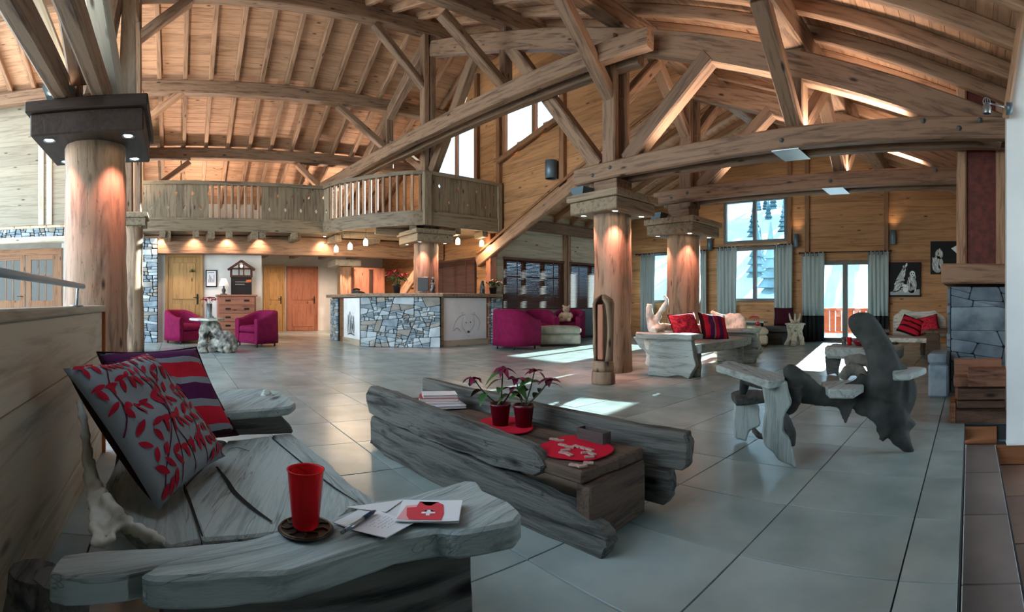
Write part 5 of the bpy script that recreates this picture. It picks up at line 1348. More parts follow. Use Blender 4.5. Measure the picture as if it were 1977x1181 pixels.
# ================================================================== ORGANIC DRIFTWOOD
def remeshed(name, bm, mat, parent, voxel=0.014, M=None, disp=0.006, size=0.06, smooth=2):
    """limbs fused into one skin: voxel remesh, smoothed, a little weathering relief"""
    o = obj(name, bm, mat, parent, M)
    m = o.modifiers.new('fuse', 'REMESH'); m.mode = 'VOXEL'; m.voxel_size = voxel; m.use_smooth_shade = True
    s = o.modifiers.new('soften', 'SMOOTH'); s.factor = 0.5; s.iterations = smooth
    if disp:
        tx = bpy.data.textures.get('weather_%g' % size) or bpy.data.textures.new('weather_%g' % size, 'CLOUDS'); tx.noise_scale = size; tx.noise_depth = 3
        d = o.modifiers.new('weather', 'DISPLACE'); d.texture = tx; d.strength = disp * 2; d.mid_level = 0.5; d.texture_coords = 'LOCAL'
    return o
def limb_px(bm, pts, n=10, flat=0.7, k=5, nz=0.15, seed=0):
    """pts: (px, py, radius px, distance)"""
    P = [atR(x, y, r) for x, y, q, r in pts]; R = [(q * r / F, q * r / F * flat) for x, y, q, r in pts]
    view = Vector((P[0].x, P[0].y, 0)).normalized()
    path_r = []
    # first radius across the view, second along it
    tube(bm, P, [(b, a) for a, b in R] if False else R, n, k, nz=nz, seed=seed, flat=view)
def upright(parent, name, pix, rho, t, mat, seed=0, amp=0.006, wav=3, wamp=0.006, cuts=2, bevel=0.012, yaw=0.0):
    """a standing slab whose outline is given in the picture at distance rho, broad side turned yaw from the viewer"""
    P = [atR(x, y, rho) for x, y in pix]; c = sum(P, Vector()) / len(P); v = Vector((c.x, c.y, 0)).normalized(); r = Vector((v.y, -v.x, 0))
    if yaw: r = RZ(yaw).to_3x3() @ r; v = RZ(yaw).to_3x3() @ v
    Q = [((p - c).dot(r), p.z - c.z) for p in P]
    if sum(Q[i][0] * Q[(i + 1) % len(Q)][1] - Q[(i + 1) % len(Q)][0] * Q[i][1] for i in range(len(Q))) < 0: Q = Q[::-1]
    bm = slab(wavy_loop(Q, wav, wamp, seed), t, bevel=bevel, cuts=cuts, amp=amp, seed=seed)
    # grain upwards: local X is up
    bm.transform(Matrix(((0, 1, 0, 0), (-1, 0, 0, 0), (0, 0, 1, 0), (0, 0, 0, 1))))
    M = Matrix(((0, -r.x, -v.x, c.x), (0, -r.y, -v.y, c.y), (1, 0, 0, c.z), (0, 0, 0, 1)))
    M = Matrix(((0, -r.x, -v.x, c.x), (0, -r.y, -v.y, c.y), (1, 0, 0, c.z), (0, 0, 0, 1)))
    return obj(name, bm, mat, parent, M)

remeshed('root_backrest', remesh_later, M_ROOTP, fb, 0.009, disp=0.010, size=0.025, smooth=1)
# ---- sculpted armchair, back to the light
sc = thing('sculpted_chair', 'dark driftwood armchair with a tall curved head-like back, alone on the tiles', 'chair', (-0.85, 2.9, 0))
bm = bmesh.new()
limb_px(bm, [(1646, 612, 7, 3.02), (1656, 616, 14, 3.02), (1672, 622, 21, 3.02), (1684, 645, 25, 3.02), (1696, 672, 29, 3.02), (1706, 700, 33, 3.02), (1710, 730, 36, 3.02), (1700, 768, 42, 3.02)], flat=0.5, nz=0.03)
limb_px(bm, [(1642, 613, 9, 3.02), (1650, 617, 17, 3.02), (1664, 624, 23, 3.02), (1680, 640, 25, 3.02), (1690, 662, 25, 3.02)], flat=0.5, nz=0.03)
limb_px(bm, [(1740, 700, 6, 3.04), (1745, 740, 14, 3.04), (1738, 775, 20, 3.04), (1720, 800, 22, 3.04)], flat=0.5, nz=0.1)
limb_px(bm, [(1519, 706, 10, 2.82), (1530, 722, 20, 2.84), (1549, 748, 29, 2.87), (1580, 764, 21, 2.9), (1620, 768, 20, 2.95), (1662, 772, 20, 3.0), (1705, 776, 27, 3.02)], flat=0.6, nz=0.12, seed=1)
limb_px(bm, [(1530, 745, 20, 2.80), (1528, 780, 18, 2.80), (1512, 800, 8, 2.78)], flat=0.6, seed=2)
limb_px(bm, [(1632, 780, 16, 2.95), (1632, 803, 9, 2.94), (1632, 820, 2, 2.93)], flat=0.6, seed=3)
limb_px(bm, [(1690, 785, 26, 3.02), (1722, 800, 32, 3.03), (1730, 830, 24, 3.04), (1748, 858, 15, 3.05), (1763, 874, 5, 3.05)], flat=0.6, seed=4)
limb_px(bm, [(1655, 785, 12, 3.0), (1690, 800, 14, 3.0), (1708, 822, 14, 3.0), (1712, 842, 7, 3.0)], flat=0.6, seed=5, nz=0.4)
limb_px(bm, [(1725, 715, 20, 3.06), (1748, 742, 20, 3.08), (1752, 768, 16, 3.08), (1735, 790, 14, 3.06)], flat=0.6, seed=6)
limb_px(bm, [(1738, 826, 12, 3.05), (1755, 820, 11, 3.06), (1763, 811, 9, 3.06)], flat=0.8, seed=7, nz=0.5)
limb_px(bm, [(1738, 706, 10, 3.06), (1752, 735, 15, 3.07), (1757, 762, 15, 3.07), (1744, 790, 17, 3.06), (1730, 815, 16, 3.05)], flat=0.6, nz=0.15)
limb_px(bm, [(1646, 609, 11, 3.0), (1652, 624, 15, 3.0), (1662, 640, 15, 3.01), (1682, 660, 20, 3.01)], flat=0.6)
limb_px(bm, [(1700, 850, 6, 3.02), (1706, 838, 10, 3.02), (1698, 822, 10, 3.02)], flat=0.8, nz=0.5)
limb_px(bm, [(1630, 752, 12, 2.98), (1655, 745, 14, 2.99), (1672, 725, 12, 3.0)], flat=0.6, seed=8)
remeshed('carved_body', bm, M_ROOTD, sc, 0.012, disp=0.003, smooth=3)
plank_at('arm_board', pz([(1383, 705), (1402, 694), (1460, 708), (1516, 722), (1512, 731), (1484, 736), (1420, 716)], 0.49), 0.49, 0.045, M_DRIFT, sc, 31, amp=0.005)
plank_at('shelf_board', pz([(1410, 757), (1430, 750), (1476, 753), (1478, 766), (1420, 771)], 0.315), 0.315, 0.04, M_DRIFTD, sc, 32, amp=0.004)
upright(sc, 'leg', [(1418, 774), (1452, 768), (1466, 790), (1468, 820), (1447, 834), (1441, 853), (1420, 846), (1414, 810)], 3.24, 0.07, M_DRIFT, 33, wamp=0.01)
upright(sc, 'leg', [(1470, 740), (1520, 736), (1528, 780), (1518, 800), (1514, 830), (1528, 850), (1530, 875), (1537, 906), (1500, 884), (1478, 860), (1468, 838), (1476, 810), (1478, 780)], 2.70, 0.08, M_DRIFT, 34, wamp=0.012)
bm = bmesh.new()
limb_px(bm, [(1440, 728, 12, 3.1), (1436, 750, 9, 3.2), (1432, 768, 8, 3.24)], seed=1); limb_px(bm, [(1455, 830, 7, 3.15), (1468, 842, 8, 2.95), (1482, 838, 7, 2.8)], seed=2); limb_px(bm, [(1512, 800, 9, 2.72), (1528, 838, 10, 2.72), (1530, 862, 6, 2.72)], seed=3, nz=0.5)
limb_px(bm, [(1438, 728, 14, 3.15), (1470, 738, 14, 2.95), (1500, 738, 12, 2.78)], seed=4)
remeshed('root_stretcher', bm, M_ROOTD, sc, 0.012, disp=0.004)
plank_at('seat_board', pz([(1585, 736), (1640, 733), (1668, 742), (1650, 752), (1600, 752)], 0.42), 0.42, 0.05, M_DRIFT, sc, 35, amp=0.004)
plank_at('far_arm_board', pz([(1722, 710), (1768, 707), (1788, 710), (1774, 717), (1762, 719), (1758, 723), (1724, 722)], 0.50), 0.50, 0.035, M_DRIFT, sc, 36, amp=0.004)

# ---- driftwood bench with red cushions
ba = thing('driftwood_bench', 'grey driftwood bench with red cushions in front of the second log pillar', 'bench', (-3.45, 5.9, 0))
def vslab(parent, name, outline, origin, xdir, t, mat, seed, amp=0.006, wav=3, wamp=0.012, cuts=2):
    """upright slab: outline (u,z) in the plane through origin along xdir"""
    x = Vector((xdir[0], xdir[1], 0)).normalized(); n = Vector((x.y, -x.x, 0))
    bm = slab(wavy_loop(outline, wav, wamp, seed), t, cuts=cuts, amp=amp, seed=seed)
    return obj(name, bm, mat, parent, Matrix(((x.x, 0, n.x, origin[0]), (x.y, 0, n.y, origin[1]), (0, 1, 0, origin[2] if len(origin) > 2 else 0), (0, 0, 0, 1))))
vslab(ba, 'side_panel', [(0.0, 0.01), (0.28, 0.0), (0.42, 0.03), (0.56, 0.0), (0.66, 0.16), (0.60, 0.46), (-0.22, 0.47), (-0.12, 0.34), (0.03, 0.25)], (-3.72, 5.02), (0.99, 0.1), 0.1, M_DRIFT, 41)
plank_at('arm_plank', [(-3.98, 5.12), (-3.84, 4.93), (-3.5, 4.93), (-3.08, 5.02), (-3.04, 5.22), (-3.3, 5.30), (-3.7, 5.30)], 0.525, 0.065, M_DRIFT, ba, 42, amp=0.008)
plank_at('seat_plank', [(-3.78, 5.15), (-3.06, 5.2), (-3.02, 6.0), (-3.1, 6.72), (-3.8, 6.7)], 0.40, 0.11, M_DRIFT, ba, 43, amp=0.01)
vslab(ba, 'far_panel', [(0.0, 0.0), (0.62, 0.0), (0.7, 0.2), (0.62, 0.46), (0.0, 0.46)], (-3.72, 6.80), (0.99, 0.0), 0.09, M_DRIFT, 44)
plank_at('far_arm_plank', [(-3.85, 6.7), (-3.1, 6.62), (-2.98, 6.75), (-3.05, 6.92), (-3.8, 6.95)], 0.51, 0.05, M_DRIFT, ba, 45, amp=0.006)
bm = bmesh.new()
limb_px(bm, [(1262, 640, 9, 6.35), (1252, 610, 6, 6.4), (1254, 588, 5, 6.42), (1258, 640, 6, 6.4)], seed=1, nz=0.4)
limb_px(bm, [(1262, 640, 7, 6.35), (1268, 616, 6, 6.4), (1280, 596, 6, 6.42), (1287, 580, 5, 6.44), (1281, 569, 3, 6.44)], seed=2, nz=0.4)
limb_px(bm, [(1262, 640, 9, 6.3), (1275, 632, 8, 6.4), (1300, 634, 8, 6.7), (1330, 632, 8, 7.0), (1360, 634, 8, 7.3)], seed=3, nz=0.4)
limb_px(bm, [(1250, 650, 9, 6.25), (1256, 690, 9, 6.3), (1250, 705, 8, 6.3)], seed=5)
remeshed('root_back', bm, M_ROOTP, ba, 0.016, disp=0.008)
for q, y in enumerate((5.3, 6.5)):
    bm = bmesh.new(); tube(bm, [(-3.2, y, 0), (-3.18, y + 0.02, 0.15), (-3.2, y, 0.32)], [0.07, 0.05, 0.07], 10, 4, nz=0.25, seed=q); obj('leg', bm, M_DRIFT, ba)
M_REDLEAF = noisy('red_leaf_fabric', '#8e1026', '#c02338', scale=34, rough=0.85, bump=0.1, var=0.05, lo=0.45, hi=0.55)
def lean(x, y, z, yaw, tilt, roll=0.0): return T(x, y, z) @ RZ(yaw) @ RX(pi / 2 - tilt) @ RZ(roll)
plain_cushion('crimson leaf-patterned cushion on the bench by the log pillar', lean(-3.55, 5.62, 0.585, radians(62), radians(24), 0.1), 0.42, 0.38, 0.08, M_REDLEAF)
M_STRV = stripes_mat('striped_wool_upright', [(0.0, DK), (0.1, RD), (0.26, PU), (0.42, GY), (0.46, RD), (0.6, PU), (0.76, RD), (0.9, DK)], axis=0, half=0.21)
plain_cushion('red and plum striped cushion lying against the crimson one on that bench', lean(-3.36, 6.05, 0.57, radians(62), radians(30), -0.12), 0.42, 0.40, 0.08, M_STRV)
# ---- pale root armchair further back
ra = thing('root_armchair', 'pale bleached root armchair behind the striped cushion, below the tall window', 'chair', (-3.75, 7.6, 0))
bm = bmesh.new()
limb_px(bm, [(1373, 600, 3, 8.4), (1380, 608, 7, 8.4), (1396, 618, 12, 8.4), (1415, 618, 14, 8.4), (1428, 622, 14, 8.3), (1434, 640, 9, 8.2), (1428, 660, 8, 8.2)], seed=1, nz=0.3, flat=0.5)
limb_px(bm, [(1362, 618, 6, 8.4), (1372, 628, 9, 8.4), (1390, 638, 10, 8.4), (1412, 636, 12, 8.4), (1428, 634, 8, 8.3)], seed=2, nz=0.3, flat=0.5)
limb_px(bm, [(1385, 640, 10, 8.4), (1390, 665, 10, 8.4), (1386, 684, 9, 8.4)], seed=3); limb_px(bm, [(1424, 640, 10, 8.2), (1420, 665, 10, 8.2), (1424, 686, 9, 8.2)], seed=4)
remeshed('root_frame', bm, M_ROOTP, ra, 0.016, disp=0.01)
c = atR(1406, 645, 8.1); plank_at('seat_plank', [(c.x - 0.3, c.y - 0.15), (c.x + 0.28, c.y - 0.2), (c.x + 0.3, c.y + 0.3), (c.x - 0.25, c.y + 0.35)], 0.40, 0.06, M_DRIFTP, ra, 47)
# ---- stump tables, pouf
def stump(label, pxc, base_y, w, h, seed, name='stump_table', mat=None, legs=4, grp=None):
    c = atZ(pxc, base_y, 0); t = thing(name, label, 'side table', (c.x, c.y, 0), grp); mat = mat or M_DRIFTP; rng = random.Random(seed)
    plank_at('table_top', [(c.x + w / 2 * cos(a) * rng.uniform(.9, 1.1), c.y + w / 2 * sin(a) * rng.uniform(.9, 1.1)) for a in [2 * pi * k / 8 for k in range(8)]], h, 0.035, mat, t, seed, wav=2)
    bm = bmesh.new()
    for k in range(legs):
        a = 2 * pi * k / legs + rng.uniform(-.2, .2); r0, r1 = w * 0.4, w * 0.3
        tube(bm, [(c.x + r1 * cos(a), c.y + r1 * sin(a), h - 0.02), (c.x + r1 * 0.8 * cos(a + .4), c.y + r1 * .8 * sin(a + .4), h * 0.55), (c.x + r0 * cos(a + .2), c.y + r0 * sin(a + .2), 0.0)], [(w * .2, w * .12), (w * .15, w * .1), (w * .16, w * .1)], 9, 5, nz=0.4, seed=seed + k)
        if k % 2: tube(bm, [(c.x + r1 * cos(a), c.y + r1 * sin(a), h * 0.7), (c.x, c.y, h * 0.5), (c.x + r0 * cos(a + 2), c.y + r0 * sin(a + 2), h * 0.15)], [w * .11, w * .1, w * .08], 8, 4, nz=0.3, seed=k)
    remeshed('root_base', bm, mat, t, max(0.014, w * 0.03), disp=0.01)
    return t, c
s1, c1 = stump('white bleached stump side table left of the white pouf', 1447, 680, 0.46, 0.48, 51)
s2, c2 = stump('white bleached stump side table by the dark curtain hem, carrying a pronged candle holder', 1535, 667, 0.42, 0.47, 52)
ch = thing('candle_holder', 'pronged driftwood candle holder on the right stump table', 'candle holder', (c2.x, c2.y, 0.479)); bm = bmesh.new()
for dx, dy in ((-0.13, 0), (-0.02, 0.05), (0.12, -0.02)): tube(bm, [(c2.x + dx * 0.3, c2.y + dy, 0.474), (c2.x + dx * 0.8, c2.y + dy, 0.56), (c2.x + dx, c2.y + dy, 0.68)], [0.035, 0.028, 0.016], 8, 4, nz=0.3)
tube(bm, [(c2.x - 0.1, c2.y, 0.486), (c2.x, c2.y, 0.49), (c2.x + 0.1, c2.y, 0.486)], 0.02, 8, 3)
remeshed('prongs', bm, M_DRIFTP, ch, 0.01, disp=0.003)
M_LINEN = fabric('ivory_linen', '#b9b4a4'); M_SUEDE = noisy('grey_suede', '#807f74', '#98978b', scale=7, rough=0.9, bump=0.1, var=0.0)
def pouf(label, x, y, w, d, h, mat, seats=True, rot=0.0, name='pouf'):
    M = T(x, y, 0) @ RZ(rot); t = thing(name, label, 'footstool', M)
    bm = boxm((-w / 2, -d / 2, 0.05), (w / 2, d / 2, h * 0.62), 0.03); obj('base', bm, mat, t, M, smooth=False)
    bm = boxm((-w / 2 - 0.01, -d / 2 - 0.01, h * 0.63), (w / 2 + 0.01, d / 2 + 0.01, h), 0.045)
    bmesh.ops.subdivide_edges(bm, edges=[e for e in bm.edges if e.calc_length() > 0.15], cuts=5, use_grid_fill=True)
    for v in bm.verts:
        if v.co.z > h * 0.95: v.co.z += 0.025 * (1 - (v.co.x / (w / 2)) ** 2) * (1 - (v.co.y / (d / 2)) ** 2)
    obj('cushion_top', bm, mat, t, M, smooth=True)
    for sx in (-1, 1):
        for sy in (-1, 1):
            bm = bmesh.new(); lathe(bm, [(0.018, 0), (0.025, 0.05)], 10, T(sx * (w / 2 - 0.06), sy * (d / 2 - 0.06), 0)); obj('foot', bm, M_DKF, t, M)
    return t
p = atZ(1478, 668, 0); pouf('small ivory square pouf between the two white stump tables', p.x - 0.15, p.y - 0.1, 0.42, 0.42, 0.38, M_LINEN, rot=0.5)
p = atZ(1081, 668, 0); pouf('long grey suede footstool between the magenta tub chairs', p.x - 0.15, p.y + 0.1, 0.88, 0.55, 0.40, M_SUEDE, rot=radians(52), name='ottoman')
bb = thing('red_bauble', 'shiny red apple-shaped bauble on the stump table by the pouf', 'ornament', (c1.x + 0.18, c1.y, 0.48)); bm = bmesh.new(); lathe(bm, [(0, 0.0), (0.025, 0.004), (0.042, 0.03), (0.04, 0.06), (0.02, 0.075), (0, 0.068)], 16, T(c1.x + 0.16, c1.y, 0.482), caps=False); obj('fruit', bm, base_mat('red_gloss', '#b30f22', 0.15), bb)
bm = bmesh.new(); tube(bm, [(c1.x + 0.16, c1.y, 0.55), (c1.x + 0.165, c1.y, 0.575)], 0.003, 6, 1); obj('stalk', bm, M_STEM, bb)
# ---- dark bench with plum cushion under the window
dk = thing('dark_bench', 'low dark bench with a plum cushion, between pouf and curtain', 'bench', (-4.05, 10.3, 0)); 
obj('seat', boxm((-4.75, 9.95, 0.26), (-3.75, 10.55, 0.38), 0.03), M_DRIFTD, dk); obj('base', boxm((-4.6, 10.0, 0.0), (-3.9, 10.5, 0.26), 0.02), M_DRIFTD, dk)
plank_at('arm_plank', [(-4.95, 10.1), (-4.3, 9.95), (-4.28, 10.15), (-4.9, 10.3)], 0.5, 0.04, M_DRIFT, dk, 58); obj('arm_block', boxm((-4.85, 10.05, 0.36), (-4.4, 10.2, 0.465), 0.02), M_DRIFTD, dk)
M_PLUM = fabric('plum_fabric', '#3a0f1e'); plain_cushion('plum square cushion standing on the dark bench under the window', lean(-4.02, 10.42, 0.59, radians(20), radians(12)), 0.42, 0.40, 0.08, M_PLUM)
# red wire star on the bench arm
rs = thing('red_star', 'little red wire tree ornament on the arm of the dark bench', 'ornament', (-4.6, 10.12, 0.5)); bm = bmesh.new()
for k in range(6):
    a = pi * k / 6; tube(bm, [(-4.6 - 0.13 * cos(a), 10.12, 0.56 - 0.04 * abs(sin(a))), (-4.6, 10.12, 0.60), (-4.6 + 0.13 * cos(a), 10.12, 0.56 + 0.05 * sin(a))], 0.006, 6, 2)
tube(bm, [(-4.6, 10.12, 0.498), (-4.6, 10.12, 0.66)], 0.006, 6, 1); obj('wire_branches', bm, M_BKR, rs)
# ---- low driftwood table in the lounge
lt_ = thing('driftwood_table', 'thick low driftwood table behind the sculpted chair, with candle glasses', 'coffee table', (-1.3, 6.1, 0))
plank_at('table_top', [(-1.80, 6.10), (-1.72, 5.88), (-1.3, 5.82), (-0.86, 5.9), (-0.80, 6.1), (-0.85, 6.45), (-1.4, 6.5), (-1.75, 6.4)], 0.365, 0.14, M_DRIFT, lt_, 61, amp=0.012, bevel=0.03)
vslab(lt_, 'leg', [(0.0, 0.0), (0.1, 0.03), (0.13, 0.0), (0.18, 0.24), (-0.03, 0.24)], (-1.74, 6.0), (1, 0.2), 0.14, M_DRIFTD, 62, wav=2)
vslab(lt_, 'leg', [(0.0, 0.0), (0.12, 0.0), (0.15, 0.24), (-0.03, 0.24)], (-1.05, 6.1), (1, 0.1), 0.14, M_DRIFTD, 63, wav=2)
bm = bmesh.new(); limb_px(bm, [(1626, 732, 10, 5.6), (1640, 714, 12, 5.6), (1660, 716, 12, 5.6), (1672, 735, 8, 5.6)], seed=1, nz=0.3); limb_px(bm, [(1630, 696, 10, 5.7), (1655, 694, 11, 5.7), (1680, 700, 12, 5.7), (1684, 725, 10, 5.65), (1680, 742, 8, 5.6)], seed=2, nz=0.3)
rst = thing('root_stool', 'pale looping root stool half hidden behind the sculpted chair', 'stool', (-1.2, 5.45, 0)); remeshed('root_loop', bm, M_ROOTM, rst, 0.016, disp=0.008)
def glass_on(name, label, x, y, z, r, h, mat, inner=None, cat='candle holder'):
    t = thing(name, label, cat, (x, y, z)); bm = bmesh.new(); lathe(bm, [(0, 0), (r * 0.8, 0), (r, h), (r * 0.92, h), (r * 0.72, 0.01), (0, 0.01)], 18, T(x, y, z), caps=False); obj('glass', bm, mat, t)
    bm = bmesh.new(); lathe(bm, [(0, 0.012), (r * 0.6, 0.012), (r * 0.6, h * 0.45), (0, h * 0.45)], 14, T(x, y, z), caps=False); obj('candle', bm, inner or M_PAPER2, t)
M_CLGL = base_mat('clear_glass', '#dfe6e6', 0.05); M_CLGL.node_tree.nodes['Principled BSDF'].inputs['Transmission Weight'].default_value = 0.9
a = atR(1629, 667, 6.25); b = atR(1640, 667, 6.25); c = atR(1660, 667, 6.22)
glass_on('candle_glass', 'clear glass tealight holder on the low driftwood table', a.x, a.y, 0.372, 0.032, 0.10, M_CLGL)
glass_on('candle_glass', 'red glass tealight holder on the low driftwood table', b.x, b.y, 0.372, 0.033, 0.10, M_REDGL)
bw = thing('bowl', 'dark red ceramic bowl on the low driftwood table', 'bowl', (c.x, c.y, 0.372)); bm = bmesh.new(); lathe(bm, [(0, 0), (0.05, 0), (0.085, 0.05), (0.088, 0.07), (0.08, 0.068), (0.045, 0.012), (0, 0.01)], 22, T(c.x, c.y, 0.372), caps=False); obj('body', bm, base_mat('bowl_red', '#7a1022', 0.3), bw)
bm = bmesh.new(); lathe(bm, [(0.052, 0.0), (0.05, 0.004)], 22, T(c.x, c.y, 0.370)); obj('foot', bm, M_BLACK, bw)
# ---- bench at the far right
bB = thing('driftwood_bench', 'driftwood sofa bench with a solid rounded back under the wolf picture at the right', 'bench', (-0.95, 8.5, 0))
plank_at('seat_plank', [(-1.62, 8.1), (-0.55, 8.0), (-0.5, 8.7), (-1.65, 8.8)], 0.33, 0.07, M_DRIFTP, bB, 71)
vslab(bB, 'back_slab', [(-0.02, 0.28), (0.95, 0.28), (0.92, 0.62), (0.74, 0.76), (0.45, 0.74), (0.16, 0.78), (0.0, 0.66)], (-1.35, 8.9), (1, 0), 0.1, M_DRIFTP, 72)
vslab(bB, 'side_block', [(0.0, 0.0), (0.2, 0.0), (0.24, 0.2), (0.22, 0.42), (0.02, 0.42)], (-0.70, 7.98), (1, 0.1), 0.16, M_SLEEPB, 73)
plank_at('arm_plank', [(-0.76, 8.0), (-0.35, 7.95), (-0.3, 8.7), (-0.6, 8.75)], 0.46, 0.05, M_SLEEPB, bB, 74); plank_at('arm_plank', [(-1.85, 8.25), (-1.3, 8.15), (-1.32, 8.35), (-1.85, 8.5)], 0.46, 0.05, M_SLEEPB, bB, 75)
vslab(bB, 'side_block', [(0.0, 0.0), (0.2, 0.0), (0.22, 0.42), (0.0, 0.42)], (-1.75, 8.5), (1, 0.1), 0.14, M_SLEEPB, 76)
for x in (-1.3, -0.8):
    bm = bmesh.new(); tube(bm, [(x, 8.75, 0), (x, 8.75, 0.28)], 0.06, 8, 3, nz=0.2); obj('leg', bm, M_SLEEPB, bB)
plain_cushion('red and black striped cushion on the bench under the wolf picture', lean(-1.0, 8.58, 0.50, radians(8), radians(35), -0.4), 0.40, 0.36, 0.08, stripes_mat('striped_red_black', [(0, DK), (0.12, RD), (0.3, DK), (0.38, RD), (0.55, DK), (0.63, RD), (0.8, DK), (0.9, RD)], axis=1, half=0.2))
plain_cushion('crimson leaf cushion at the right end of the bench under the wolf picture', lean(-0.72, 8.66, 0.52, radians(-12), radians(35), 0.3), 0.38, 0.36, 0.08, M_REDLEAF)

# ================================================================== CARVED POST
cp = thing('carved_post', 'carved wooden post with a hollow niche on a turned base, before the log pillar', 'sculpture', (-3.72, 4.25, 0))
cx, cy = -3.74, 4.22
bm = bmesh.new(); lathe(bm, [(0.130, 0), (0.134, 0.02), (0.132, 0.13), (0.128, 0.14)], 28, AXM); obj('base_drum', bm, M_LOG, cp, T(cx, cy, 0) @ UPX)
bm = bmesh.new(); lathe(bm, [(0.120, 0), (0.122, 0.04), (0.112, 0.10), (0.105, 0.115)], 28, AXM); obj('collar_drum', bm, M_LOG, cp, T(cx, cy, 0.14) @ UPX)
va = atan2(-cy, -cx)                       # towards the viewer
op = va - 0.55                              # the hollow faces right of the viewer
bm = bmesh.new(); rings = []
for i in range(15):
    f = i / 14; z = 0.255 + 0.735 * f; top = max(0.0, (f - 0.86) / 0.14); ro = 0.122 * sqrt(max(0.02, 1 - top * top * 0.95)) * (0.9 + 0.12 * f); ri = max(0.01, ro - 0.035)
    half = 0.75 + 0.35 * sin(pi * min(1, f / 0.86)) - (0.7 * top); half = max(0.06, half); r_ = []
    for k in range(15): a = op + half + (2 * pi - 2 * half) * k / 14; r_.append(bm.verts.new((z, (ro) * cos(a), ro * sin(a))))
    for k in range(14, -1, -1): a = op + half + (2 * pi - 2 * half) * k / 14; r_.append(bm.verts.new((z, ri * cos(a), ri * sin(a))))
    rings.append(r_)
for A, B in zip(rings, rings[1:]):
    for k in range(30): f = bm.faces.new((A[k], A[(k + 1) % 30], B[(k + 1) % 30], B[k])); f.smooth = True
bm.faces.new(rings[0]); bm.faces.new(rings[-1]); bmesh.ops.recalc_face_normals(bm, faces=bm.faces[:])
obj('hollow_shaft', bm, M_LOG, cp, T(cx, cy, 0) @ UPX)
obj('inner_tongue', boxm((0.27, -0.035, -0.02), (0.88, 0.035, 0.02), 0.008), M_RED, cp, T(cx + 0.055 * cos(op), cy + 0.055 * sin(op), 0) @ RZ(op + pi / 2) @ UPX)

# ================================================================== CURTAINS, RODS, WALL LAMPS, PICTURES
M_CURT = fabric('grey_green_curtain', '#a3b0b0', sheen=0.0); M_HEM = fabric('charcoal_curtain_hem', '#23282a', sheen=0.0)
def curtain(label, u0, u1, z0, z1, hem=None, grp='grey lounge curtains', y=YF - 0.16, folds=5):
    t = thing('curtain', label, 'curtain', ((u0 + u1) / 2, y, z0), grp)
    def sheet_(za, zb, mat, nm):
        bm = bmesh.new(); n = folds * 8; rows = 6; G = []
        for j in range(rows + 1):
            z = za + (zb - za) * j / rows; w = 1 - 0.10 * ((z - z0) / (z1 - z0) - 0.5) * 0
            G.append([bm.verts.new((u0 + (u1 - u0) * i / n + 0.01 * sin(i * 0.9 + z), y + 0.045 * sin(2 * pi * folds * i / n) * (0.75 + 0.25 * cos(z * 2)) + 0.012 * sin(i * 0.5 + z * 3), z)) for i in range(n + 1)])
        for a, b in zip(G, G[1:]):
            for i in range(n): f = bm.faces.new((a[i], a[i + 1], b[i + 1], b[i])); f.smooth = True
        o = obj(nm, bm, mat, t); m = o.modifiers.new('cloth', 'SOLIDIFY'); m.thickness = 0.004
    if hem: sheet_(z0, hem, M_HEM, 'hem_band'); sheet_(hem, z1, M_CURT, 'drape')
    else: sheet_(z0, z1, M_CURT, 'drape')
    bm = bmesh.new()
    for k in range(folds): x = u0 + (u1 - u0) * (k + 0.5) / folds; tube(bm, [(x, y, z1 - 0.09), (x + 0.012, y, z1 - 0.05), (x, y, z1 - 0.012)], 0.014, 6, 2)
    obj('eyelets', bm, M_BLACK, t, kind='stuff')
    return t
xf = lambda px_: atY(px_, 500, YF - 0.16).x
CG = None
curtain('grey curtain at the far left of the lounge wall, next to the first log pillar', xf(1236), xf(1264), 0.02, 2.24, grp=CG)
curtain('narrow grey curtain just right of the second log pillar', xf(1352), xf(1364), 0.02, 2.24, grp=CG, folds=2)
curtain('grey curtain on the left of the tall window', xf(1384), xf(1422), 0.02, 2.28, hem=0.5, grp=CG)
curtain('grey curtain on the right of the tall window', xf(1494), xf(1530), 0.02, 2.28, hem=0.5, grp=CG)
curtain('grey curtain with charcoal hem on the left of the glass door', xf(1548), xf(1592), 0.02, 2.06, hem=0.60, grp=CG)
curtain('grey curtain with charcoal hem on the right of the glass door', xf(1675), xf(1716), 0.02, 2.06, hem=0.60, grp=CG)
def rod(label, u0, u1, z):
    t = thing('curtain_rod', label, 'curtain rod', (u0, YF - 0.16, z)); bm = bmesh.new(); tube(bm, [(u0, YF - 0.16, z), (u1, YF - 0.16, z)], 0.013, 8, 1); obj('rod', bm, M_BLACK, t)
    for u in (u0, u1):
        bm = bmesh.new(); bmesh.ops.create_uvsphere(bm, u_segments=10, v_segments=6, radius=0.026, matrix=T(u, YF - 0.16, z)); obj('finial', bm, M_BLACK, t)
    for u in (u0 + 0.12, u1 - 0.12): obj('bracket', boxm((u - 0.01, YF - 0.17, z - 0.02), (u + 0.01, YF - 0.049, z - 0.008)), M_BLACK, t)
rod('black curtain rod over the window behind the log pillars', xf(1228), xf(1366), 2.23); rod('black curtain rod halfway up the tall window', xf(1378), xf(1534), 2.27); rod('black curtain rod above the glass door', xf(1544), xf(1720), 2.05)
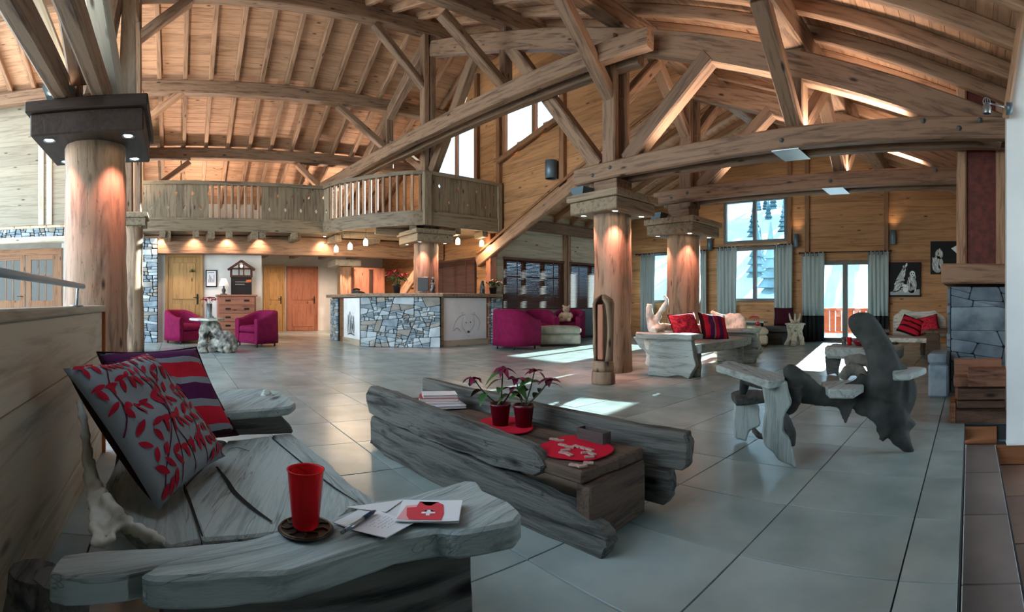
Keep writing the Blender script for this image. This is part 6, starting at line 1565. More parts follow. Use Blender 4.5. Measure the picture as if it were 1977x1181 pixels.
def wall_lamp(label, pxx, y0, y1, Y0, r=0.065, on=True):
    a = atY(pxx, y1, Y0 - 0.13); b = atY(pxx, y0, Y0 - 0.13); h = b.z - a.z; t = thing('wall_lamp', label, 'wall lamp', (a.x, a.y, a.z), 'grey cylinder wall lamps')
    bm = bmesh.new(); lathe(bm, [(r * 0.86, 0.015), (r * 0.9, 0.0), (r, 0.004), (r, h - 0.004), (r * 0.9, h), (r * 0.86, h - 0.015)], 20, T(a.x, Y0 - 0.13, a.z), caps=False); obj('cylinder', bm, M_GREYM, t)
    obj('mount', boxm((a.x - 0.025, Y0 - 0.075, a.z + h * 0.35), (a.x + 0.025, Y0, a.z + h * 0.65)), M_GREYM, t)
    if on:
        light('wall_lamp_up', 'SPOT', (a.x, Y0 - 0.13, a.z + h + 0.01), 4, (1.0, 0.72, 0.45), (a.x, Y0 - 0.05, a.z + h + 1.5), spot_size=radians(95), spot_blend=0.9, shadow_soft_size=0.04)
wall_lamp('grey cylinder wall lamp between the second log pillar and the tall window', 1370, 460, 483, YF); wall_lamp('grey cylinder wall lamp between the tall window and the glass door', 1537, 452, 477, YF); wall_lamp('grey cylinder wall lamp above the wolf picture', 1724, 444, 472, YF)
wall_lamp('grey cylinder wall lamp high on the gable wall', 1064, 310, 345, YG, r=0.12, on=False)
M_PHOTO = base_mat('photo_black', '#0a0b0c', 0.8); M_WOLF = base_mat('photo_grey', '#9aa0a0', 0.5); M_WOLFL = base_mat('photo_pale', '#d9dcd9', 0.5)
def picture(label, u0, u1, z0, z1, shapes):
    t = thing('wolf_picture', label, 'picture', ((u0 + u1) / 2, YF - 0.05, z0))
    b = obj('canvas', boxm((u0, YF - 0.085, z0), (u1, YF - 0.05, z1)), M_PHOTO, t)
    M = Matrix(((1, 0, 0, u0), (0, 0, -1, YF - 0.085), (0, 1, 0, z0), (0, 0, 0, 1))); w, h = u1 - u0, z1 - z0
    for mat, polys, d in shapes: ink(b, M, [[(x * w, y * h) for x, y in P] for P in polys], mat, d)
rng = random.Random(5)
def fur(cx, cy, rx, ry, n, w, ang): 
    out = []
    for k in range(n): x = cx + rng.uniform(-rx, rx); y = cy + rng.uniform(-ry, ry); a = ang + rng.uniform(-.4, .4); L = rng.uniform(.06, .14); out.append(stroke([(x, y), (x + cos(a) * L * .5, y + sin(a) * L * .5), (x + cos(a) * L, y + sin(a) * L)], w))
    return out
picture('black and white picture of a howling wolf with cubs, beside the glass door', atY(1718, 540, YF).x, atY(1778, 540, YF).x, 1.03, 1.80,
        [(M_WOLF, [[(0.03, 0.05), (0.97, 0.05), (0.97, 0.22), (0.6, 0.18), (0.3, 0.2), (0.03, 0.14)], [(0.12, 0.12), (0.3, 0.16), (0.42, 0.4), (0.5, 0.62), (0.56, 0.98), (0.46, 0.86), (0.36, 0.72), (0.22, 0.5)], ell(0.72, 0.34, 0.16, 0.24)], 0.0015),
         (M_WOLFL, fur(0.3, 0.3, 0.14, 0.16, 26, 0.03, 0.9) + fur(0.45, 0.68, 0.05, 0.14, 14, 0.025, 1.2) + fur(0.72, 0.34, 0.12, 0.2, 30, 0.025, 1.6) + [ell(0.55, 0.92, 0.03, 0.06, 8, -0.3), ell(0.74, 0.66, 0.09, 0.09), ell(0.52, 0.24, 0.09, 0.12)], 0.003), (M_PHOTO, [ell(0.71, 0.67, 0.015, 0.02), ell(0.78, 0.67, 0.015, 0.02), ell(0.745, 0.61, 0.02, 0.015), ell(0.5, 0.28, 0.012, 0.015), ell(0.55, 0.28, 0.012, 0.015)], 0.0045)])
picture('black and white picture of a wolf head partly hidden by the chimney', atY(1797, 500, YF).x, atY(1852, 500, YF).x, 1.53, 2.26,
        [(M_WOLF, [ell(0.25, 0.3, 0.2, 0.26), ell(0.3, 0.6, 0.14, 0.16)], 0.0015), (M_WOLFL, fur(0.22, 0.3, 0.14, 0.2, 30, 0.03, 1.6) + fur(0.3, 0.62, 0.1, 0.1, 16, 0.025, 1.2) + [[(0.72, 0.78), (0.95, 0.6), (0.98, 0.9)]], 0.003)])
# ================================================================== FIREWOOD
M_FIRE = wood('split_firewood', '#b07a5c', '#5a3425', grain=(1.5, 10, 10), var=0.4, bump=0.6, cracks=0.8); M_BARK = wood('firewood_bark', '#6d5140', '#2d1f17', grain=(1.5, 10, 10), var=0.3, bump=0.9)
fl = ['on the bottom of the firewood stack, at the front', 'on the bottom of the firewood stack, behind the front log', 'second from the bottom of the stack, dark with bark', 'thin strip in the middle of the firewood stack', 'lying third from the top of the stack', 'short log poking out on the left of the stack', 'broad flat reddish face, second from the top of the stack', 'thin top log lying along the back of the stack', 'upright beside the white wall at the right of the stack', 'at the left foot of the stack']
for k, (x0, x1, y, z, w, h, tw, mt_) in enumerate(((-0.10, 0.27, 3.92, 0.0, 0.12, 0.11, 0.0, 1), (-0.08, 0.30, 4.08, 0.0, 0.13, 0.13, 0.05, 0), (-0.09, 0.26, 3.92, 0.115, 0.12, 0.05, 0.03, 1), (-0.11, 0.24, 4.08, 0.135, 0.12, 0.10, -0.1, 0), (-0.09, 0.29, 3.95, 0.172, 0.13, 0.09, 0.04, 1), (-0.12, -0.02, 3.93, 0.27, 0.10, 0.08, 0.1, 0), (-0.01, 0.28, 3.93, 0.272, 0.13, 0.14, 0.0, 0), (-0.12, 0.25, 4.10, 0.27, 0.14, 0.19, 0.0, 0), (0.31, 0.36, 3.95, 0.0, 0.10, 0.16, 0.0, 1), (-0.15, -0.105, 4.02, 0.0, 0.3, 0.16, 0.0, 0))):
    t = thing('firewood_log', 'split firewood log ' + fl[k], 'log', ((x0 + x1) / 2, y - 0.1, z), 'firewood by the fireplace'); rng = random.Random(k + 3)
    y -= 0.10
    prof = [(-w / 2, 0.002), (w / 2, 0.002 + rng.uniform(0, .01)), (w / 2 * rng.uniform(.8, 1), h * rng.uniform(.75, 1)), (0.02 * rng.uniform(-1, 1), h), (-w / 2 * rng.uniform(.85, 1), h * rng.uniform(.8, 1))]
    bm = bmesh.new(); L = x1 - x0; rings = []
    for i in range(7): rings.append([bm.verts.new((L * i / 6 - L / 2, p[0] + 0.006 * mnoise.noise(Vector((i * .8, q, k))), max(0.001, p[1] + (0.008 * mnoise.noise(Vector((i * .9, q + 9, k))) if p[1] > 0.02 else 0)))) for q, p in enumerate(prof)])
    for A, B in zip(rings, rings[1:]):
        for q in range(5): bm.faces.new((A[q], B[q], B[(q + 1) % 5], A[(q + 1) % 5]))
    bm.faces.new(rings[0]); bm.faces.new(rings[-1][::-1]); bmesh.ops.recalc_face_normals(bm, faces=bm.faces[:])
    obj('log', bm, M_BARK if mt_ else M_FIRE, t, T((x0 + x1) / 2, y, z) @ RZ(tw))
# ---- small spotlight fixed to the white wall
p = atR(1922, 213, 3.66); sp_ = thing('wall_spotlight', 'small grey spotlight on an arm at the top of the white wall', 'spotlight', tuple(p))
bm = bmesh.new(); tube(bm, [(0.262, 3.62, p.z), (0.305, 3.62, p.z)], 0.045, 14, 1); obj('base', bm, M_GREYM, sp_)
bm = bmesh.new(); tube(bm, [(0.27, 3.60, p.z), (0.20, 3.56, p.z + 0.0), (0.135, 3.55, p.z + 0.01)], 0.006, 8, 3); obj('arm', bm, M_STEEL, sp_)
bm = bmesh.new(); lathe(bm, [(0.03, 0), (0.034, 0.045), (0.028, 0.05), (0.02, 0.075), (0.008, 0.08)], 16, T(0.12, 3.55, p.z - 0.065), caps=False); obj('head', bm, M_STEEL, sp_)
bm = bmesh.new(); lathe(bm, [(0, 0.004), (0.029, 0.003)], 14, T(0.12, 3.55, p.z - 0.065), caps=False); obj('lens', bm, M_BLACK, sp_)
for a in (0.3, 1.2): 
    bm = bmesh.new(); tube(bm, [(0.12 + 0.028 * cos(2 * pi * k / 12) * cos(a), 3.55 + 0.028 * cos(2 * pi * k / 12) * sin(a), p.z + 0.02 + 0.03 * sin(2 * pi * k / 12)) for k in range(13)], 0.002, 5, 1, caps=False); obj('yoke', bm, M_STEEL, sp_)
# ================================================================== TUB CHAIRS
M_MAG = noisy('magenta_velvet', '#6d0a38', '#7d0f43', scale=12, rough=0.8, bump=0.05, var=0.05, spec=0.2); M_MAGD = M_MAG
def tub_chair(label, x, y, rot, back=0.74, arm=0.58, w=0.72, d=0.70):
    """front along local +X"""
    M = T(x, y, 0) @ RZ(rot); t = thing('tub_chair', label, 'armchair', M, 'magenta tub chairs')
    # horseshoe in plan
    plan = [(0.34, -0.33), (0.2, -0.345), (0.02, -0.35), (-0.16, -0.32), (-0.28, -0.22), (-0.335, -0.08), (-0.335, 0.08), (-0.28, 0.22), (-0.16, 0.32), (0.02, 0.35), (0.2, 0.345), (0.34, 0.33)]
    P = catmull([(a * d / 0.7, b * w / 0.72, 0) for a, b in plan], 3); bm = bmesh.new(); rings = []
    for i, p in enumerate(P):
        tt = (P[min(i + 1, len(P) - 1)] - P[max(i - 1, 0)]).normalized(); n = Vector((tt.y, -tt.x, 0))   # outwards
        s = min(1.0, max(0.0, (0.30 - p.x) / 0.6)); zt = arm + (back - arm) * (s * s * (3 - 2 * s)); th = 0.055
        prof = [(th * 0.85, 0.07), (th, 0.2), (th * 1.1, zt - 0.05), (th * 0.8, zt - 0.012), (0, zt), (-th * 0.8, zt - 0.015), (-th, zt - 0.06), (-th * 0.9, 0.2), (-th * 0.85, 0.07)]
        lean_ = 0.03 * s
        rings.append([bm.verts.new(p + n * (o + lean_ * (z - 0.07)) + Vector((0, 0, z))) for o, z in prof])
    for A, B in zip(rings, rings[1:]):
        for k in range(9): f = bm.faces.new((A[k], A[(k + 1) % 9], B[(k + 1) % 9], B[k])); f.smooth = True
    bm.faces.new(rings[0]); bm.faces.new(rings[-1]); bmesh.ops.recalc_face_normals(bm, faces=bm.faces[:]); obj('back_shell', bm, M_MAG, t, M)
    bm = boxm((-0.27, -0.275, 0.07), (0.33, 0.275, 0.28), 0.02); obj('seat_base', bm, M_MAG, t, M)
    bm = boxm((-0.26, -0.27, 0.285), (0.345, 0.27, 0.42), 0.04); bmesh.ops.subdivide_edges(bm, edges=[e for e in bm.edges if e.calc_length() > 0.2], cuts=4, use_grid_fill=True)
    for v in bm.verts:
        if v.co.z > 0.4: v.co.z += 0.03 * (1 - (v.co.x / 0.35) ** 2) * (1 - (v.co.y / 0.28) ** 2)
    obj('seat_cushion', bm, M_MAG, t, M, smooth=True)
    for sx, sy in ((0.28, -0.3), (0.28, 0.3), (-0.24, -0.22), (-0.24, 0.22)):
        bm = bmesh.new(); lathe(bm, [(0.016, 0), (0.022, 0.075)], 10, T(sx, sy, 0)); obj('foot', bm, M_BLACK, t, M)
    return t
p = atZ(352, 663, 0); tub_chair('magenta tub chair left of the root table, before the pine door', p.x - 0.2, p.y, radians(42))
p = atZ(494, 669, 0); tub_chair('magenta tub chair right of the root table, turned to the chest of drawers', p.x - 0.2, p.y + 0.1, radians(-62))
p = atZ(984, 676, 0); tub_chair('magenta tub chair seen from behind at the right end of the counter', p.x - 0.25, p.y + 0.3, radians(100), back=0.78, w=0.78)
p = atZ(1030, 661, 0); tub_chair('magenta tub chair against the left window blind, facing the footstool', p.x - 0.05, p.y + 0.2, radians(-25))
p = atZ(1092, 657, 0); tub_chair('magenta tub chair with the teddy bear on its seat', p.x - 0.1, p.y + 0.2, radians(-62))
tbx, tby = p.x - 0.08, p.y + 0.10
# ---- teddy bear
M_TEDDY = noisy('beige_plush', '#a88f78', '#c0aa92', scale=40, rough=0.95, bump=0.4, var=0)
td_ = thing('teddy_bear', 'beige teddy bear sitting in the tub chair by the window blinds', 'teddy bear', (tbx, tby, 0.44))
def ball(bm, c, r, s=(1, 1, 1)): bmesh.ops.create_uvsphere(bm, u_segments=14, v_segments=9, radius=1, matrix=T(c) @ Matrix.Diagonal((r * s[0], r * s[1], r * s[2], 1)))
MTd = T(tbx, tby, 0.44) @ RZ(radians(-55)); bm = bmesh.new(); ball(bm, (0, 0, 0.12), 0.11, (0.9, 1, 1.15)); ball(bm, (0.01, 0, 0.30), 0.085, (0.95, 1.05, 0.95)); ball(bm, (0.08, 0, 0.285), 0.04); ball(bm, (-0.01, -0.075, 0.38), 0.032, (0.5, 1, 1)); ball(bm, (-0.01, 0.075, 0.38), 0.032, (0.5, 1, 1))
tube(bm, [(0.0, -0.09, 0.2), (0.07, -0.14, 0.14), (0.13, -0.12, 0.1)], [0.04, 0.04, 0.035], 10, 4); tube(bm, [(0.0, 0.09, 0.2), (0.07, 0.14, 0.14), (0.13, 0.12, 0.1)], [0.04, 0.04, 0.035], 10, 4)
tube(bm, [(0.02, -0.07, 0.04), (0.14, -0.1, 0.04), (0.21, -0.11, 0.06)], [0.05, 0.045, 0.045], 10, 4); tube(bm, [(0.02, 0.07, 0.04), (0.14, 0.1, 0.04), (0.21, 0.11, 0.06)], [0.05, 0.045, 0.045], 10, 4)
remeshed('body', bm, M_TEDDY, td_, 0.012, MTd, disp=0.003, size=0.02)
for nm, cc_, r in (('nose', (0.119, 0, 0.29), 0.012), ('eye', (0.082, -0.035, 0.325), 0.009), ('eye', (0.082, 0.035, 0.325), 0.009)):
    bm = bmesh.new(); ball(bm, cc_, r); obj(nm, bm, M_BLACK, td_, MTd)
# ---- root table with vase
c = atZ(412, 680, 0); rt = thing('root_table', 'round-topped table on a gnarled tree root between two magenta tub chairs', 'table', (c.x, c.y, 0))
plank_at('table_top', [(c.x + 0.34 * cos(a) * (1 + 0.08 * sin(a * 3)), c.y - 0.12 + 0.34 * sin(a) * (1 + 0.06 * cos(a * 2))) for a in [2 * pi * k / 12 for k in range(12)]], 0.62, 0.04, M_DRIFTP, rt, 81, wav=2)
bm = bmesh.new()
for pts, rr in (([(0, -.12, .6), (.02, -.16, .35), (.05, -.2, .0)], [.13, .09, .11]), ([(0, -.1, .58), (.1, .05, .42), (.12, .2, .2), (.1, .25, .0)], [.12, .1, .12, .1]), ([(0, -.1, .55), (-.12, 0, .3), (-.1, .05, 0)], [.12, .08, .1]), ([(.1, .1, .35), (.12, .28, .28), (.1, .36, .12), (.08, .3, 0)], [.09, .1, .08, .07]), ([(.05, -.05, .2), (.12, .1, .1), (.15, .2, .06)], [.08, .07, .06])):
    tube(bm, [(c.x + a_, c.y + b_, z_) for a_, b_, z_ in pts], rr, 10, 5, nz=0.45, seed=len(pts))
M_ROOT = wood('weathered_root', '#8d8a80', '#2c2a26', grain=(5, 12, 12), bump=0.9, cracks=1.0, var=0.0)
remeshed('root_base', bm, M_GNARL, rt, 0.018, disp=0.02, size=0.05, smooth=1)
v = atR(404, 612, 8.85); vz = 0.624; vs_ = thing('vase', 'tall glass vase of pink water on the root table', 'vase', (v.x, v.y, vz))
bm = bmesh.new(); lathe(bm, [(0, 0), (0.05, 0), (0.052, 0.01), (0.052, 0.26), (0.048, 0.26), (0.047, 0.012), (0, 0.012)], 20, T(v.x, v.y, vz), caps=False); obj('glass', bm, M_CLGL, vs_)
bm = bmesh.new(); lathe(bm, [(0, 0.013), (0.045, 0.013), (0.045, 0.14), (0, 0.14)], 16, T(v.x, v.y, vz), caps=False); obj('pink_filling', bm, base_mat('pink_gel', '#b04a7c', 0.3), vs_)
fl_ = thing('poinsettia_bunch', 'bunch of red poinsettia flowers standing in the glass vase', 'flowers', (v.x, v.y, vz + 0.02)); rng = random.Random(11)
for q in range(5):
    a = 2 * pi * q / 5; top = Vector((v.x + 0.09 * cos(a), v.y + 0.09 * sin(a), vz + 0.36 + rng.uniform(-.03, .04))); bm = bmesh.new(); tube(bm, [(v.x + 0.01 * cos(a), v.y + 0.01 * sin(a), vz + 0.03), (v.x + 0.03 * cos(a), v.y + 0.03 * sin(a), vz + 0.24), top], 0.004, 6, 3); obj('stem', bm, M_STEM, fl_)
    for k in range(7):
        b = 2 * pi * k / 7 + q; bm = bmesh.new(); leaf_bm(bm, top, (cos(b), sin(b), rng.uniform(0, .5)), rng.uniform(.07, .1), .022, .5); obj('bract', bm, M_BKR, fl_)
# ---- chest of drawers and what stands on it
XW = XD
cy0, cy1 = atX(421, 600, -11.35).y, atX(494, 600, -11.35).y
cd_ = thing('chest_of_drawers', 'reddish wooden chest of five drawers against the white wall', 'chest of drawers', (-11.5, (cy0 + cy1) / 2, 0))
obj('carcass', boxm((XW + 0.02, cy0, 0.08), (-11.33, cy1, 1.04), 0.006), M_RED, cd_); obj('top', boxm((XW + 0.01, cy0 - 0.03, 1.04), (-11.29, cy1 + 0.03, 1.08), 0.008), M_RED, cd_); obj('plinth', boxm((XW + 0.04, cy0 + 0.02, 0.0), (-11.35, cy1 - 0.02, 0.08)), M_RED, cd_)
for k in range(5):
    z0 = 0.10 + 0.188 * k; dr = obj('drawer', boxm((-11.33, cy0 + 0.03, z0), (-11.31, cy1 - 0.03, z0 + 0.176), 0.005), M_RED, cd_)
    for yy in (cy0 + 0.22, cy1 - 0.22):
        bm = boxm((-11.31, yy - 0.06, z0 + 0.075), (-11.295, yy + 0.06, z0 + 0.115), 0.004); obj('handle', bm, M_BLACK, dr)
ly = atX(432, 560, -11.5).y; tl = thing('table_lamp', 'small table lamp with a cream shade on the left of the chest', 'lamp', (-11.5, ly, 1.08)); M_SHADE = emit('lamp_shade_lit', '#e9e4d6', 0.25); MLx = T(-11.5, ly, 1.08)
bm = bmesh.new(); lathe(bm, [(0, 0), (0.08, 0.0), (0.08, 0.02), (0.03, 0.03), (0.045, 0.08), (0.05, 0.11), (0.02, 0.16), (0.014, 0.24)], 18, MLx, caps=False); obj('base', bm, M_DRIFTD, tl)
bm = bmesh.new(); lathe(bm, [(0.125, 0.2), (0.055, 0.37)], 24, MLx, caps=False); o = obj('lamp_shade', bm, M_SHADE, tl); o.modifiers.new('t', 'SOLIDIFY').thickness = 0.003
sy0, sy1 = atX(446, 550, -11.55).y, atX(486, 550, -11.55).y; M_DBR = wood('dark_brown_wood', '#3a2218', '#22130d', var=0, knots=False)
cs = thing('chalet_notice_board', 'dark chalet-shaped notice board with arched openings above a black slate', 'sign', (-11.55, (sy0 + sy1) / 2, 1.08)); sw = sy1 - sy0; MC = Matrix(((0, 0, 1, -11.56), (1, 0, 0, sy0), (0, 1, 0, 1.083), (0, 0, 0, 1)))
sl_ = obj('slate', boxm((0.0, 0.0, -0.01), (sw, 0.40, 0.012)), M_PHOTO, cs, MC)
for lo, hi in (((-0.02, 0.40, -0.015), (sw + 0.02, 0.45, 0.02)), ((-0.02, 0.45, -0.015), (0.03, 0.60, 0.02)), ((sw - 0.03, 0.45, -0.015), (sw + 0.02, 0.60, 0.02)), ((sw * 0.36, 0.45, -0.015), (sw * 0.41, 0.68, 0.02)), ((sw * 0.59, 0.45, -0.015), (sw * 0.64, 0.68, 0.02)), ((-0.02, 0.58, -0.015), (sw + 0.02, 0.62, 0.02))):
    obj('board_frame', boxm(lo, hi), M_DBR, cs, MC)
for s in (-1, 1):
    a_ = Vector((sw / 2, 0.78)); b_ = Vector((sw / 2 + s * (sw / 2 + 0.07), 0.57)); d_ = (b_ - a_).normalized(); n_ = Vector((-d_.y, d_.x)) * 0.028; bm = bmesh.new(); Q = [a_ + n_, a_ - n_, b_ - n_, b_ + n_]
    if (Q[1] - Q[0]).cross(Q[2] - Q[1]) < 0: Q = Q[::-1]
    prism(bm, [(q.x, q.y) for q in Q], -0.02, 0.03); obj('roof_board', bm, M_DBR, cs, MC)
obj('gable', boxm((sw * 0.36, 0.62, -0.01), (sw * 0.64, 0.70, 0.015)), M_DBR, cs, MC); bm = bmesh.new(); lathe(bm, [(0, 0), (0.04, 0)], 16, T(sw / 2, 0.66, 0.017), caps=False); obj('clock_face', bm, M_PAPER2, cs, MC)
M_CHALK = base_mat('chalk', '#b9b9b4', 0.9); rng = random.Random(6); sc_ = []
for r_ in range(2):
    x = 0.10
    while x < 0.34 - 0.04 * r_:
        L = rng.uniform(.015, .03); sc_.append(stroke([(x, 0.285 - r_ * 0.055 + rng.uniform(-.004, .004)), (x + L / 2, 0.30 - r_ * 0.055), (x + L, 0.285 - r_ * 0.055)], 0.008)); x += L + 0.008
ink(sl_, MC @ T(0, 0, 0.013), sc_, M_CHALK); ink(sl_, MC @ T(0, 0, 0.013), [[(sw * .72, .34), (sw * .97, .35), (sw * .97, .29), (sw * .74, .28)]], base_mat('orange_chalk', '#c0622a', 0.8))
fy0, fy1 = atX(397, 540, XW + 0.02).y, atX(419, 540, XW + 0.02).y; wf = thing('framed_notice', 'black framed notice on the white wall above the vase', 'picture', (XW + 0.02, fy0, 1.22)); z0, z1 = atX(408, 554, XW).z, atX(408, 521, XW).z
fr = obj('frame', boxm((XW + 0.002, fy0, z0), (XW + 0.025, fy1, z1)), M_PHOTO, wf); obj('paper', boxm((XW + 0.025, fy0 + 0.025, z0 + 0.025), (XW + 0.028, fy1 - 0.025, z1 - 0.025)), M_PAPER2, wf)
MFm = Matrix(((0, 0, 1, XW + 0.0285), (1, 0, 0, fy0 + 0.03), (0, 1, 0, z0 + 0.03), (0, 0, 0, 1))); fw_, fh_ = fy1 - fy0 - 0.06, z1 - z0 - 0.06
ink(wf, MFm, [[(fw_ * (0.12 + 0.13 * i), fh_ * 0.22), (fw_ * (0.12 + 0.13 * i) + fw_ * 0.07, fh_ * 0.22), (fw_ * (0.12 + 0.13 * i) + fw_ * 0.07, fh_ * (0.45 + 0.1 * ((i * 3) % 4))), (fw_ * (0.12 + 0.13 * i), fh_ * (0.45 + 0.1 * ((i * 3) % 4)))] for i in range(6)] + [[(0.02, fh_ * .88), (fw_ * .8, fh_ * .88), (fw_ * .8, fh_ * .93), (0.02, fh_ * .93)]], M_INK)
# ---- doors
def plank_door(name, X0, y0, y1, h, mat, handle='r', frame_mat=None, sign=False):
    g = group_struct(name); fm = frame_mat or mat; d = 0.05
    obj('leaf', boxm((X0 + 0.005, y0 + 0.06, 0.005), (X0 + 0.045, y1 - 0.06, h - 0.06), 0.004), mat, g)
    for za, zb in ((0.14, 0.86), (0.98, h - 0.2)): obj('door_panel', boxm((X0 + 0.045, y0 + 0.17, za), (X0 + 0.055, y1 - 0.17, zb), 0.006), mat, g)
    for lo, hi in (((X0, y0, 0), (X0 + 0.07, y0 + 0.06, h)), ((X0, y1 - 0.06, 0), (X0 + 0.07, y1, h)), ((X0, y0 + 0.06, h - 0.06), (X0 + 0.07, y1 - 0.06, h))): obj('door_frame', boxm(lo, hi), fm, g)
    yy = y1 - 0.12 if handle == 'r' else y0 + 0.12
    pl_ = obj('handle_plate', boxm((X0 + 0.045, yy - 0.02, 0.86), (X0 + 0.052, yy + 0.02, 1.10)), M_BLACK, g); bm = bmesh.new(); tube(bm, [(X0 + 0.05, yy, 1.02), (X0 + 0.09, yy, 1.02), (X0 + 0.095, yy - 0.1, 1.02)], 0.01, 8, 2); obj('handle', bm, M_BLACK, pl_)
    return g
a0, a1 = atX(319, 560, XW).y, atX(391, 560, XW).y
dg = plank_door('door_2', XW, a0, a1, 2.02, M_DOOR)
bm = bmesh.new(); yc = atX(371, 523, XW).y; zc = atX(371, 523, XW).z
for k in range(9): a = pi * (0.05 + 0.9 * k / 8); leaf_bm(bm, (XW + 0.058, yc, zc - 0.03), (0.1, cos(a), sin(a) * 0.6), 0.10, 0.012, 0.1)
obj('green_sprig', bm, M_GLEAF, dg)
X2 = -15.58
plank_door('door_3', X2, atX(508, 560, X2).y, atX(549, 560, X2).y, 2.05, M_DOOR); plank_door('door_4', X2, atX(553, 560, X2).y, atX(613, 560, X2).y, 2.05, M_RED)
# glazed double doors at the left
gd = group_struct('door_5'); M_RED_ = M_RED; M_RED = M_TRIM; gy0, gy1 = -4.42, -2.80
for y0, y1 in ((gy0, -3.62), (-3.58, gy1)):
    for lo, hi in (((XD, y0, 0), (XD + 0.05, y0 + 0.12, 2.05)), ((XD, y1 - 0.12, 0), (XD + 0.05, y1, 2.05)), ((XD, y0 + 0.12, 1.93), (XD + 0.05, y1 - 0.12, 2.05)), ((XD, y0 + 0.12, 0), (XD + 0.05, y1 - 0.12, 0.95))): obj('door_rail', boxm(lo, hi, 0.004), M_RED, gd)
    obj('pane', boxm((XD + 0.02, y0 + 0.12, 0.95), (XD + 0.025, y1 - 0.12, 1.93)), M_GLASS, gd)
    for k in (1, 2): yy = y0 + 0.12 + (y1 - y0 - 0.24) * k / 3; obj('glazing_bar', boxm((XD + 0.015, yy - 0.012, 0.95), (XD + 0.04, yy + 0.012, 1.93)), M_RED, gd)
    obj('glazing_bar', boxm((XD + 0.015, y0 + 0.12, 1.55), (XD + 0.04, y1 - 0.12, 1.575)), M_RED, gd)
for lo, hi in (((XD - 0.05, gy0 - 0.1, 0), (XD + 0.06, gy0, 2.2)), ((XD - 0.05, gy1, 0), (XD + 0.06, gy1 + 0.1, 2.2)), ((XD - 0.05, gy0, 2.05), (XD + 0.06, gy1, 2.2))): obj('door_frame', boxm(lo, hi), M_RED, gd)
bm = bmesh.new(); tube(bm, [(XD + 0.05, -3.68, 1.05), (XD + 0.09, -3.68, 1.05), (XD + 0.09, -3.8, 1.05)], 0.01, 8, 2); obj('handle', bm, M_BLACK, gd)
M_RED = M_RED_
vest = group_struct('wall_vestibule'); obj('plaster', boxm((-14.2, -5.2, 0), (-14.0, -2.0, 2.6)), M_PLAST, vest)
# ---- office behind the counter
cb = thing('office_cabinet', 'pine wall cabinet behind the counter, a dark board as the shaded gap between its doors', 'cabinet', (-14.3, 5.3, 0)); b0 = atX(684, 540, -14.1).y; b1 = atX(743, 540, -14.1).y
obj('carcass', boxm((-14.6, b0, 0.0), (-14.12, b1, 1.95)), M_RED, cb)
for k, (f0, f1, mm) in enumerate(((0.0, 0.46, M_RED), (0.48, 0.62, M_DBR), (0.64, 1.0, M_RED))): o = obj('cabinet_front', boxm((-14.12, b0 + (b1 - b0) * f0 + 0.01, 0.1), (-14.09, b0 + (b1 - b0) * f1 - 0.01, 1.9), 0.004), mm, cb)  # middle dark board stands in for the shaded gap between the doors
so = thing('stair_string', 'sloping timber stair string behind the log pillar at the counter', 'stair', (-13.0, 6.3, 0)); beam('string', (-13.6, 6.2, 0.7), (-12.1, 6.4, 1.95), 0.08, 0.28, M_RAFT, so)
for k in range(5): obj('tread', boxm((-13.55 + 0.26 * k, 6.42, 0.85 + 0.22 * k), (-13.27 + 0.26 * k, 6.7, 0.89 + 0.22 * k)), M_RAFT, so)
obj('post', boxm((-13.6, 6.2, 0.0), (-13.48, 6.3, 0.8)), M_RAFT, so)
# ---- things on the counter
CT = 1.092
def on_counter(px_, rho): q = atR(px_, 560, rho); return q.x, q.y
x, y = on_counter(766, 10.22); poinsettia('bushy dark red poinsettia in a black pot on the counter', x, y, CT, ((-0.12, -0.1, 0.2), (0.0, 0.02, 0.3), (0.1, 0.14, 0.22), (0.12, -0.05, 0.16), (-0.06, 0.12, 0.2), (0.05, -0.16, 0.26)), 21, r=0.085, h=0.17, pot=M_BLACK, bract=M_BKR, leaf_len=0.13, green=3, stemr=0.005)
x, y = on_counter(974, 11.02); poinsettia('pink and orange potted plant at the right end of the counter', -9.08, 6.58, CT, ((-0.1, -0.12, 0.12), (0.0, 0.02, 0.17), (0.1, 0.1, 0.12), (0.05, -0.08, 0.14), (-0.05, 0.1, 0.1)), 23, r=0.09, h=0.15, pot=M_BLACK, bract=M_BRACTP, leaf_len=0.1, green=6, stemr=0.005)
x, y = on_counter(817, 10.14); mo = thing('black_monitor', 'small black monitor on the counter in front of the log pillar', 'monitor', (x, y, CT)); MM = T(x, y, CT) @ RZ(radians(50))
obj('stand', boxm((-0.07, -0.05, 0), (0.07, 0.05, 0.02)), M_BLACK, mo, MM); obj('screen_case', boxm((-0.11, -0.02, 0.04), (0.11, 0.02, 0.32), 0.006), M_BLACK, mo, MM); obj('neck', boxm((-0.02, -0.015, 0.02), (0.02, 0.015, 0.06)), M_BLACK, mo, MM)
